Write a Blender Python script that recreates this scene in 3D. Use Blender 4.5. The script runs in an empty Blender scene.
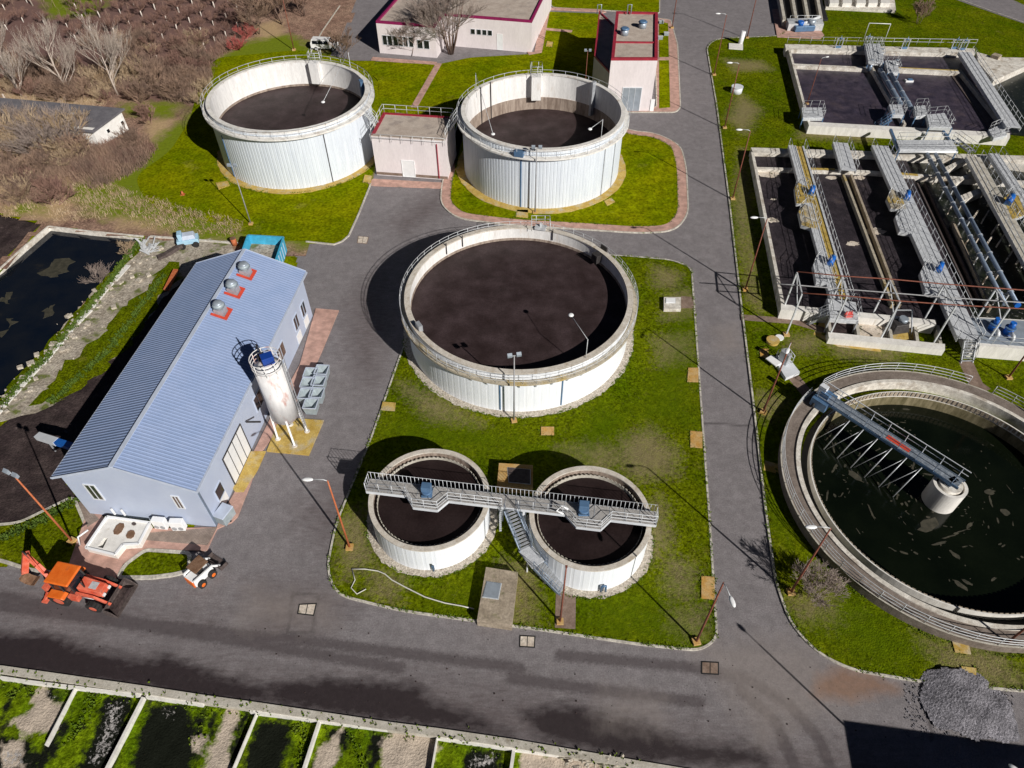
import bpy, bmesh, math, random
import numpy as np
from mathutils import Vector, Matrix
from mathutils.geometry import tessellate_polygon
random.seed(7)
PI = math.pi
R = math.radians
S = bpy.context.scene
COL = S.collection

# ------------------------------------------------------------------ camera, sky, sun, exposure
F = 705.0; PITCH = R(47.2); H = 50.0
cam_d = bpy.data.cameras.new('camera'); cam = bpy.data.objects.new('camera', cam_d); COL.objects.link(cam)
cam.location = (0, 0, H); cam.rotation_euler = (PI/2 - PITCH, 0, 0)
cam_d.sensor_width = 36; cam_d.lens = 36*F/1024; cam_d.clip_end = 3000; cam_d.clip_start = 0.5
S.camera = cam
S.render.resolution_x = 1024; S.render.resolution_y = 768
SUN_EL = R(31.7); SH_AZ = R(128.8)                 # direction in which shadows fall on the ground
wld = bpy.data.worlds.new("World"); S.world = wld; wld.use_nodes = True
nt = wld.node_tree; bg = nt.nodes['Background']
sky = nt.nodes.new('ShaderNodeTexSky'); sky.sky_type = 'NISHITA'; sky.sun_disc = False
sky.sun_elevation = SUN_EL; sky.air_density = .14; sky.dust_density = .1; sky.ozone_density = 3.0
tosun = Vector((-math.cos(SH_AZ)*math.cos(SUN_EL), -math.sin(SH_AZ)*math.cos(SUN_EL), math.sin(SUN_EL)))
sky.sun_rotation = math.atan2(tosun.x, tosun.y)
nt.links.new(sky.outputs[0], bg.inputs[0]); bg.inputs[1].default_value = 0.05
sd = bpy.data.lights.new('sun', 'SUN'); sd.energy = 5.0; sd.angle = R(0.5); sd.color = (1.0, 0.955, 0.89)
so = bpy.data.objects.new('sun', sd); COL.objects.link(so); so.rotation_euler = tosun.to_track_quat('Z', 'Y').to_euler()
so.location = (40, -30, 60)
S.view_settings.view_transform = 'Standard'; S.view_settings.look = 'None'
S.view_settings.exposure = 0.0; S.view_settings.gamma = 1; S.view_settings.use_curve_mapping = False

# ------------------------------------------------------------------ helpers: survey (photo pixel -> ground plan)
_sp, _cp = math.sin(PITCH), math.cos(PITCH)
def ray(px, py):
    x = (px-512)/F; y = (384-py)/F
    return Vector((x, y*_sp+_cp, y*_cp-_sp))
def W(px, py, z=0.0):
    r = ray(px, py); t = (z-H)/r.z
    return Vector((r.x*t, r.y*t, z))
def W2(px, py, z=0.0):
    v = W(px, py, z); return (v.x, v.y)
def PX(v):
    d = v[1]*_cp-(v[2]-H)*_sp; u = v[1]*_sp+(v[2]-H)*_cp
    return 512+F*v[0]/d, 384-F*u/d
def onwall(px, py, o, d):
    """distance along a vertical wall (origin o, unit direction d) and height where the sight line meets it"""
    r = ray(px, py); n = Vector((-d[1], d[0]))
    t = (n.x*o[0]+n.y*o[1])/(n.x*r.x+n.y*r.y)
    p = Vector((0, 0, H))+r*t
    return (p.x-o[0])*d[0]+(p.y-o[1])*d[1], p.z
def poly(pts, z=0.0): return [W2(a, b, z) for a, b in pts]

# ------------------------------------------------------------------ materials
def mat(name, col, rough=0.8, metal=0.0, var=0.15, scale=1.5, bump=0.0, bscale=12.0, col2=None, fine=0.0, fscale=20.0,
        spec=0.5, lo=0.35, hi=0.65, alpha=None, mid=0.0, mscale=1.4, col3=None, s3=0.25, lo3=0.55, hi3=0.7, streak=None):
    m = bpy.data.materials.new(name); m.use_nodes = True
    n = m.node_tree.nodes; l = m.node_tree.links; b = n['Principled BSDF']
    b.inputs['Roughness'].default_value = rough; b.inputs['Metallic'].default_value = metal
    b.inputs['Specular IOR Level'].default_value = spec
    geo = n.new('ShaderNodeNewGeometry')
    def noise(sc, det=5, rg=0.6):
        t = n.new('ShaderNodeTexNoise'); t.inputs['Scale'].default_value = sc; t.inputs['Detail'].default_value = det
        t.inputs['Roughness'].default_value = rg
        if streak:
            mp = n.new('ShaderNodeMapping'); mp.inputs['Scale'].default_value = streak
            l.new(geo.outputs['Position'], mp.inputs[0]); l.new(mp.outputs[0], t.inputs['Vector'])
        else: l.new(geo.outputs['Position'], t.inputs['Vector'])
        return t.outputs[0]
    def ramp(src, a, c):
        q = n.new('ShaderNodeMapRange'); q.inputs[1].default_value = a; q.inputs[2].default_value = c
        l.new(src, q.inputs[0]); return q.outputs[0]
    def mix(f, a, c):
        q = n.new('ShaderNodeMix'); q.data_type = 'RGBA'
        if isinstance(f, float): q.inputs[0].default_value = f
        else: l.new(f, q.inputs[0])
        for i, v in ((6, a), (7, c)):
            if isinstance(v, (tuple, list)): q.inputs[i].default_value = (*v[:3], 1)
            else: l.new(v, q.inputs[i])
        return q.outputs[2]
    c2 = col2 if col2 else tuple(min(1, c*(1+var)) for c in col)
    c1 = col if col2 else tuple(c*(1-var) for c in col)
    out = mix(ramp(noise(scale), lo, hi), c1, c2)
    if col3: out = mix(ramp(noise(s3, 6), lo3, hi3), out, col3)
    if fine:
        q = n.new('ShaderNodeMix'); q.data_type = 'RGBA'; q.blend_type = 'MULTIPLY'; q.inputs[0].default_value = 1
        f2 = n.new('ShaderNodeMapRange'); f2.inputs[1].default_value = .3; f2.inputs[2].default_value = .7
        f2.inputs[3].default_value = 1-fine; f2.inputs[4].default_value = 1+fine
        l.new(noise(fscale, 3), f2.inputs[0])
        l.new(out, q.inputs[6]); l.new(f2.outputs[0], q.inputs[7]); out = q.outputs[2]
    if mid:
        q = n.new('ShaderNodeMix'); q.data_type = 'RGBA'; q.blend_type = 'MULTIPLY'; q.inputs[0].default_value = 1
        f2 = n.new('ShaderNodeMapRange'); f2.inputs[1].default_value = .32; f2.inputs[2].default_value = .68
        f2.inputs[3].default_value = 1-mid; f2.inputs[4].default_value = 1+mid
        l.new(noise(mscale, 6, .7), f2.inputs[0]); l.new(out, q.inputs[6]); l.new(f2.outputs[0], q.inputs[7]); out = q.outputs[2]
    l.new(out, b.inputs['Base Color'])
    if bump:
        bp = n.new('ShaderNodeBump'); bp.inputs['Strength'].default_value = bump; bp.inputs['Distance'].default_value = 0.1
        l.new(noise(bscale, 4), bp.inputs['Height']); l.new(bp.outputs[0], b.inputs['Normal'])
    m['_h'] = 1
    return m
def attr_mix(m, stops):
    """mix further colours into material m where a surface attribute, broken up by noise, is high; stops: (attr, colour, noise scale, softness, noise amount[, roughness])"""
    n = m.node_tree.nodes; l = m.node_tree.links; b = n['Principled BSDF']
    src = b.inputs['Base Color'].links[0].from_socket
    geo = n.new('ShaderNodeNewGeometry'); rsrc = None
    for st in stops:
        at = n.new('ShaderNodeAttribute'); at.attribute_name = st[0]
        t = n.new('ShaderNodeTexNoise'); t.inputs['Scale'].default_value = st[2]; t.inputs['Detail'].default_value = 7; t.inputs['Roughness'].default_value = .65
        mpp = n.new('ShaderNodeMapping'); mpp.inputs['Rotation'].default_value = (0, 0, R(9)); l.new(geo.outputs['Position'], mpp.inputs[0]); l.new(mpp.outputs[0], t.inputs['Vector'])
        if len(st) > 7: mpp.inputs['Scale'].default_value = st[7]
        s1 = n.new('ShaderNodeMath'); s1.operation = 'MULTIPLY_ADD'; l.new(t.outputs[0], s1.inputs[0]); s1.inputs[1].default_value = st[4]; s1.inputs[2].default_value = -st[4]/2
        s2 = n.new('ShaderNodeMath'); s2.operation = 'ADD'; l.new(s1.outputs[0], s2.inputs[0]); l.new(at.outputs['Fac'], s2.inputs[1])
        q = n.new('ShaderNodeMapRange'); q.inputs[1].default_value = .5-st[3]; q.inputs[2].default_value = .5+st[3]; l.new(s2.outputs[0], q.inputs[0])
        if len(st) > 6: q.inputs[4].default_value = st[6]
        mx = n.new('ShaderNodeMix'); mx.data_type = 'RGBA'; l.new(q.outputs[0], mx.inputs[0]); l.new(src, mx.inputs[6])
        # second noise gives the patch its own mottling
        t2 = n.new('ShaderNodeTexNoise'); t2.inputs['Scale'].default_value = 2.2; t2.inputs['Detail'].default_value = 10; t2.inputs['Roughness'].default_value = .8; l.new(geo.outputs['Position'], t2.inputs['Vector'])
        m2 = n.new('ShaderNodeMix'); m2.data_type = 'RGBA'; l.new(t2.outputs[0], m2.inputs[0])
        m2.inputs[6].default_value = (*[c*.35 for c in st[1]], 1); m2.inputs[7].default_value = (*[c*1.65 for c in st[1]], 1)
        l.new(m2.outputs[2], mx.inputs[7]); src = mx.outputs[2]
        if len(st) > 5 and st[5] is not None:
            rr = n.new('ShaderNodeMapRange'); rr.inputs[3].default_value = b.inputs['Roughness'].default_value; rr.inputs[4].default_value = st[5]
            l.new(q.outputs[0], rr.inputs[0]); l.new(rr.outputs[0], b.inputs['Roughness'])
    l.new(src, b.inputs['Base Color'])
def brick_mat(name, c1, c2, mortar, scale=3.0, rough=.85, rot=0.0):
    m = bpy.data.materials.new(name); m.use_nodes = True
    n = m.node_tree.nodes; l = m.node_tree.links; b = n['Principled BSDF']; b.inputs['Roughness'].default_value = rough
    geo = n.new('ShaderNodeNewGeometry'); mp = n.new('ShaderNodeMapping'); mp.inputs['Rotation'].default_value = (0, 0, rot)
    br = n.new('ShaderNodeTexBrick'); br.inputs['Scale'].default_value = scale
    br.inputs['Color1'].default_value = (*c1, 1); br.inputs['Color2'].default_value = (*c2, 1); br.inputs['Mortar'].default_value = (*mortar, 1)
    br.inputs['Mortar Size'].default_value = .02
    l.new(geo.outputs['Position'], mp.inputs[0]); l.new(mp.outputs[0], br.inputs['Vector'])
    t = n.new('ShaderNodeTexNoise'); t.inputs['Scale'].default_value = 1.3; t.inputs['Detail'].default_value = 6; l.new(geo.outputs['Position'], t.inputs['Vector'])
    mr = n.new('ShaderNodeMapRange'); mr.inputs[1].default_value = .3; mr.inputs[2].default_value = .7; mr.inputs[3].default_value = .72; mr.inputs[4].default_value = 1.2; l.new(t.outputs[0], mr.inputs[0])
    q = n.new('ShaderNodeMix'); q.data_type = 'RGBA'; q.blend_type = 'MULTIPLY'; q.inputs[0].default_value = 1
    l.new(br.outputs[0], q.inputs[6]); l.new(mr.outputs[0], q.inputs[7]); l.new(q.outputs[2], b.inputs['Base Color'])
    return m
M = {}
M['grass'] = mat('grass', (.062, .100, .001), .95, var=.2, scale=.16, bump=1.0, bscale=8, col2=(.130, .150, .003), fine=.72, fscale=5, mid=.32, mscale=1.3, spec=.0, lo=.3, hi=.7,
                 col3=(.160, .135, .030), s3=.45, lo3=.60, hi3=.85)
attr_mix(M['grass'], [('worn', (.30, .235, .135), 3.5, .35, 1.7, None, .62), ('lush', (.082, .128, .003), 1.6, .35, 1.3, None, .75)])
M['bed_grass'] = mat('bed_grass', (.075, .135, .003), .9, scale=.5, bump=1, bscale=7, col2=(.150, .215, .005), fine=.55, fscale=5, mid=.45, mscale=1.6, spec=.0, col3=(.03, .035, .012), s3=.9, lo3=.56, hi3=.66)
attr_mix(M['bed_grass'], [('pool', (.012, .014, .010), 1.5, .12, 1.2, .3), ('sandy', (.52, .44, .36), 1.2, .10, 1.1, None, 1), ('fleck', (.45, .43, .42), 5, .08, 1.5, None, 1)])
M['grass_far'] = mat('grass_far', (.120, .160, .001), .95, scale=.15, bump=.7, bscale=6, col2=(.200, .210, .002), fine=.45, fscale=3, mid=.30, mscale=.7, spec=.0, col3=(.20, .175, .04), s3=.2, lo3=.62, hi3=.85)
M['field'] = mat('field', (.21, .125, .095), .95, scale=.25, bump=.8, bscale=3, col2=(.33, .22, .16), fine=.5, fscale=4, mid=.35, mscale=.8, spec=.1)
attr_mix(M['field'], [('dark', (.175, .105, .092), .6, .25, .8), ('straw', (.42, .30, .17), .5, .25, .8), ('green', (.155, .20, .010), .5, .22, .9)])
M['asphalt'] = mat('asphalt', (.202, .186, .193), .78, scale=.5, bump=.5, bscale=22, col2=(.240, .222, .230), fine=.24, fscale=9, mid=.14, mscale=1.3, spec=.3,
                   col3=(.170, .152, .160), s3=1.6, lo3=.50, hi3=.85)
attr_mix(M['asphalt'], [('mud', (.110, .088, .090), 2.6, .40, 1.6, None, .8, (.35, 1.5, 1)), ('wet', (.036, .027, .029), 1.6, .24, .85, .45, 1, (.6, 1.2, 1)), ('track', (.080, .066, .070), 4, .35, 1.4, None, .75), ('crack', (.06, .052, .055), 3, .3, .8, None, .6), ('dust', (.27, .235, .22), .8, .4, 1.0, None, .6),
    ('rust', (.27, .15, .09), .8, .3, .7, None, .7)])
M['concrete'] = mat('concrete', (.40, .37, .31), .85, scale=.9, bump=.3, bscale=14, col2=(.55, .52, .46), fine=.15, fscale=8, col3=(.24, .21, .16), s3=1.1, lo3=.58, hi3=.75)
M['kerb'] = mat('kerb', (.42, .39, .34), .85, scale=1.2, col2=(.58, .55, .48), fine=.3, fscale=5, col3=(.15, .17, .06), s3=1.3, lo3=.58, hi3=.72)
M['pale_concrete'] = mat('pale_concrete', (.55, .51, .45), .8, scale=1.1, bump=.2, bscale=10, col2=(.74, .71, .65), fine=.16, fscale=7, col3=(.27, .21, .15), s3=.9, lo3=.52, hi3=.74, mid=.2, mscale=2)
M['old_concrete'] = mat('old_concrete', (.28, .23, .17), .9, scale=.9, bump=.35, bscale=10, col2=(.42, .35, .27), fine=.25, fscale=6, col3=(.12, .13, .04), s3=1.1, lo3=.58, hi3=.75)
M['yellow_slab'] = mat('yellow_slab', (.42, .27, .05), .85, scale=1.4, col2=(.55, .40, .12), fine=.2, fscale=9, col3=(.45, .40, .30), s3=.9, lo3=.5, hi3=.7)
M['orange_slab'] = mat('orange_slab', (.50, .27, .06), .85, scale=1.6, col2=(.52, .36, .16), fine=.2, fscale=9)
M['white_clad'] = mat('white_clad', (.60, .65, .72), .45, scale=.7, col2=(.69, .74, .80), fine=.04, fscale=4, streak=(3, 3, .25))
M['white_clad_bright'] = mat('white_clad_bright', (.78, .82, .88), .5, scale=.7, col2=(.84, .87, .91), fine=.04, fscale=4, streak=(3, 3, .25))
M['grating_dark'] = mat('grating_dark', (.27, .26, .25), .7, scale=3, col2=(.40, .385, .37), fine=.35, fscale=12)
M['tank_rim'] = mat('tank_rim', (.50, .45, .38), .8, scale=1.6, col2=(.66, .62, .56), fine=.15, fscale=9, col3=(.34, .25, .15), s3=1.0, lo3=.56, hi3=.75)
M['white_wall'] = mat('white_wall', (.66, .64, .60), .7, scale=1.2, col2=(.80, .78, .74), col3=(.42, .36, .28), s3=1.0, lo3=.62, hi3=.85, streak=(1.6, 1.6, .35), fine=.08, fscale=8)
M['inner_wall'] = mat('inner_wall', (.70, .69, .68), .75, scale=1.2, col2=(.82, .81, .80), col3=(.55, .47, .40), s3=1.4, lo3=.58, hi3=.85, streak=(1.4, 1.4, .25), fine=.1, fscale=8)
M['stained_wall'] = mat('stained_wall', (.20, .15, .12), .8, scale=1.2, col2=(.38, .31, .26), streak=(2, 2, .3), fine=.2, fscale=8)
M['coping'] = mat('coping', (.52, .43, .33), .8, scale=2.0, col2=(.64, .57, .48), fine=.15, fscale=9)
M['white_coping'] = mat('white_coping', (.64, .62, .58), .75, scale=1.4, col2=(.80, .78, .75), col3=(.42, .33, .26), s3=1.0, lo3=.56, hi3=.75, fine=.12, fscale=9)
M['sludge'] = mat('sludge', (.032, .020, .020), .55, scale=.5, col2=(.050, .034, .036), fine=.25, fscale=7, mid=.18, mscale=.5, bump=.12, bscale=14, spec=.2, col3=(.030, .020, .020), s3=.35)
M['foam_sludge'] = mat('foam_sludge', (.021, .017, .021), .6, scale=.5, col2=(.046, .037, .044), mid=.35, mscale=1.5, fine=.5, fscale=8, bump=.6, bscale=10, spec=.25, col3=(.09, .07, .065), s3=.5, lo3=.60, hi3=.8)
M['sludge_dark'] = mat('sludge_dark', (.016, .010, .010), .5, scale=.5, col2=(.026, .017, .017), fine=.2, fscale=6, spec=.12)
M['blue_sludge'] = mat('blue_sludge', (.032, .026, .042), .45, scale=.8, mid=.3, mscale=.9, col2=(.066, .052, .070), fine=.3, fscale=6, bump=.1, bscale=10, spec=.4, col3=(.085, .062, .065), s3=.4, lo3=.58, hi3=.85)
M['green_water'] = mat('green_water', (.0025, .0042, .002), .1, scale=.25, col2=(.005, .0075, .0035), bump=.02, bscale=6, spec=.35, fine=.1, fscale=6)
M['pond_water'] = mat('pond_water', (.004, .007, .014), .06, scale=.3, col2=(.010, .012, .016), bump=.01, bscale=4, spec=.5, col3=(.035, .03, .02), s3=.3, lo3=.62, hi3=.75)
M['black_water'] = mat('black_water', (.006, .008, .008), .3, scale=1.5, col2=(.018, .022, .012), bump=.05, bscale=6, col3=(.26, .25, .24), s3=3.2, lo3=.61, hi3=.68, spec=.3)
M['scum'] = mat('scum', (.026, .025, .015), .8, scale=2, col2=(.06, .054, .036), fine=.3, fscale=9)
M['soil'] = mat('soil', (.030, .020, .021), .9, scale=.6, mid=.4, mscale=.8, col2=(.062, .045, .043), fine=.4, fscale=6, bump=.9, bscale=5, spec=.2, col3=(.15, .12, .11), s3=.8, lo3=.63, hi3=.76)
M['sand'] = mat('sand', (.50, .42, .34), .9, scale=1.2, col2=(.68, .61, .53), fine=.25, fscale=5, col3=(.10, .10, .05), s3=1.3, lo3=.57, hi3=.66)
M['rubble'] = mat('rubble', (.27, .23, .18), .9, scale=1.0, col2=(.48, .43, .36), fine=.35, fscale=4, bump=.8, bscale=5, col3=(.12, .14, .03), s3=.5, lo3=.53, hi3=.62)
M['pebble'] = mat('pebble', (.36, .31, .25), .9, scale=4, col2=(.58, .53, .45), fine=.4, fscale=7, bump=.8, bscale=7)
M['gravel'] = mat('gravel', (.15, .145, .165), .9, scale=6, col2=(.27, .26, .29), fine=.5, fscale=12, bump=1, bscale=14, mid=.3, mscale=1.2)
M['pavers'] = brick_mat('pavers', (.56, .33, .27), (.48, .28, .23), (.38, .28, .23), 2.5, rot=.1)
M['pavers_grey'] = brick_mat('pavers_grey', (.26, .20, .17), (.33, .26, .22), (.16, .13, .1), 2.5)
M['path_brown'] = mat('path_brown', (.17, .115, .085), .9, scale=1.5, col2=(.26, .19, .15), fine=.2, fscale=7)
M['pink_wall'] = mat('pink_wall', (.70, .64, .65), .8, scale=.8, col2=(.76, .70, .71), fine=.05, fscale=6, streak=(1, 1, .3))
M['red_trim'] = mat('red_trim', (.33, .025, .045), .5, scale=2, var=.15)
M['magenta_trim'] = mat('magenta_trim', (.26, .012, .09), .5, scale=2, var=.15)
M['roof_felt'] = mat('roof_felt', (.40, .33, .28), .9, scale=.8, col2=(.50, .43, .37), fine=.15, fscale=7, col3=(.32, .27, .24), s3=.6, lo3=.55, hi3=.7)
M['blue_roof'] = mat('blue_roof', (.245, .325, .51), .55, metal=.0, scale=.5, col2=(.28, .355, .54), fine=.03, fscale=4, spec=.25)
M['hall_wall'] = mat('hall_wall', (.43, .49, .63), .5, scale=.5, col2=(.47, .53, .66), fine=.02, fscale=5)
M['hall_trim'] = mat('hall_trim', (.50, .56, .68), .45, var=.08)
M['steel'] = mat('steel', (.44, .46, .49), .45, metal=.35, var=.15, scale=3)
M['galv'] = mat('galv', (.60, .62, .64), .5, metal=.2, var=.15, scale=3, fine=.1, fscale=20)
M['grating'] = mat('grating', (.44, .46, .49), .6, scale=3, col2=(.57, .59, .62), fine=.28, fscale=14)
M['grating_yellow'] = mat('grating_yellow', (.40, .27, .04), .7, scale=2, col2=(.48, .36, .12), fine=.3, fscale=12)
M['deck_tan'] = mat('deck_tan', (.33, .29, .22), .8, scale=1.5, col2=(.46, .41, .32), fine=.3, fscale=10, col3=(.42, .30, .08), s3=.3, lo3=.55, hi3=.65)
M['white_steel'] = mat('white_steel', (.68, .71, .75), .45, var=.06)
M['steel_dark'] = mat('steel_dark', (.13, .16, .20), .6, scale=3, col2=(.24, .27, .31), fine=.4, fscale=9)
M['walkway_dark'] = mat('walkway_dark', (.15, .12, .10), .9, scale=1.5, col2=(.23, .19, .165), fine=.25, fscale=7)
M['algae'] = mat('algae', (.10, .085, .035), .8, scale=1.2, col2=(.26, .22, .13), streak=(2, 2, .4), fine=.3)
M['blue_steel'] = mat('blue_steel', (.10, .19, .33), .45, metal=.2, var=.15)
M['blue_pipe'] = mat('blue_pipe', (.22, .28, .37), .4, metal=.4, var=.12)
M['blue_motor'] = mat('blue_motor', (.012, .13, .52), .4, var=.15)
M['pale_blue'] = mat('pale_blue', (.30, .50, .66), .5, scale=3, col2=(.40, .60, .74))
M['cyan'] = mat('cyan', (.06, .40, .62), .5, var=.15, scale=2)
M['blue_cap'] = mat('blue_cap', (.01, .05, .28), .4, var=.1)
M['rust_pole'] = mat('rust_pole', (.15, .045, .03), .75, scale=3, col2=(.26, .08, .045), fine=.2, fscale=10)
M['orange_pole'] = mat('orange_pole', (.42, .10, .03), .7, scale=3, col2=(.52, .17, .07), fine=.2, fscale=10)
M['grey_pole'] = mat('grey_pole', (.30, .30, .31), .6, var=.2, scale=3)
M['lamp_white'] = mat('lamp_white', (.85, .86, .87), .35, var=.03)
M['lamp_grey'] = mat('lamp_grey', (.35, .40, .46), .4, metal=.3, var=.1)
M['white_door'] = mat('white_door', (.78, .79, .80), .5, var=.04)
M['dark_glass'] = mat('dark_glass', (.012, .016, .022), .08, var=.4, scale=.6, spec=.7)
M['green_glass'] = mat('green_glass', (.03, .045, .03), .1, scale=2, col2=(.08, .075, .05), spec=.7)
M['brown_glass'] = mat('brown_glass', (.06, .035, .025), .15, scale=2, col2=(.15, .11, .09), spec=.7)
M['black'] = mat('black', (.012, .012, .013), .7, var=.3)
M['rubber'] = mat('rubber', (.018, .017, .017), .85, var=.3)
M['dark_metal'] = mat('dark_metal', (.05, .045, .045), .6, metal=.3, var=.3, scale=3)
M['muddy_steel'] = mat('muddy_steel', (.055, .040, .037), .8, scale=4, col2=(.11, .085, .08), fine=.3, fscale=14)
M['red_paint'] = mat('red_paint', (.60, .085, .04), .5, scale=2, col2=(.72, .18, .11), col3=(.22, .10, .08), s3=1.9, lo3=.58, hi3=.8, fine=.15, fscale=10)
M['orange_paint'] = mat('orange_paint', (.70, .125, .01), .5, scale=2, col2=(.78, .17, .02), col3=(.30, .12, .06), s3=1.7, lo3=.6, hi3=.8, fine=.1)
M['red_flash'] = mat('red_flash', (.55, .06, .03), .6, var=.12, scale=4)
M['silo_white'] = mat('silo_white', (.66, .65, .65), .85, spec=.15, scale=1.4, col2=(.80, .79, .79), col3=(.50, .22, .17), s3=.9, lo3=.53, hi3=.72, fine=.05, streak=(1.5, 1.5, .5))
M['bin_grey'] = mat('bin_grey', (.30, .36, .39), .5, scale=3, col2=(.40, .46, .49), metal=.15)
M['rusty_brown'] = mat('rusty_brown', (.14, .07, .035), .8, scale=3, col2=(.22, .13, .08), fine=.25, fscale=10)
M['bark_pale'] = mat('bark_pale', (.42, .35, .29), .9, scale=3, col2=(.56, .48, .42))
M['bark_brown'] = mat('bark_brown', (.13, .085, .065), .9, scale=3, col2=(.20, .135, .11))
M['twig_brown'] = mat('twig_brown', (.20, .135, .105), .9, scale=.3, col2=(.36, .24, .17))
M['twig_red'] = mat('twig_red', (.20, .11, .09), .9, scale=.3, col2=(.30, .18, .135))
M['twig_crimson'] = mat('twig_crimson', (.42, .07, .07), .9, scale=.5, col2=(.50, .17, .14))
M['twig_straw'] = mat('twig_straw', (.40, .28, .17), .9, scale=.5, col2=(.52, .40, .27))
M['twig_grey'] = mat('twig_grey', (.27, .21, .185), .9, scale=1, col2=(.38, .31, .27))
M['trunk_lime'] = mat('trunk_lime', (.68, .62, .56), .9, var=.1)
M['leaf'] = mat('leaf', (.055, .10, .012), .8, scale=2, col2=(.10, .15, .02), spec=.2)
M['leaf_dark'] = mat('leaf_dark', (.02, .05, .012), .8, scale=2, col2=(.04, .085, .02), spec=.2)
M['blade'] = mat('blade', (.07, .125, .008), .85, scale=.8, col2=(.13, .175, .014), spec=.15)
M['shed_roof'] = mat('shed_roof', (.105, .10, .115), .8, scale=1.2, col2=(.15, .145, .16), fine=.15, fscale=7)
M['lime_wall'] = mat('lime_wall', (.70, .68, .65), .8, scale=1.5, col2=(.80, .79, .77), col3=(.30, .25, .2), s3=1, lo3=.62, hi3=.75)
M['car_white'] = mat('car_white', (.80, .80, .80), .25, var=.03)
M['car_blue'] = mat('car_blue', (.01, .05, .30), .25, var=.05)
M['hose'] = mat('hose', (.62, .61, .55), .6, var=.1)
M['red_seat'] = mat('red_seat', (.60, .10, .09), .6, var=.1)

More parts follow.
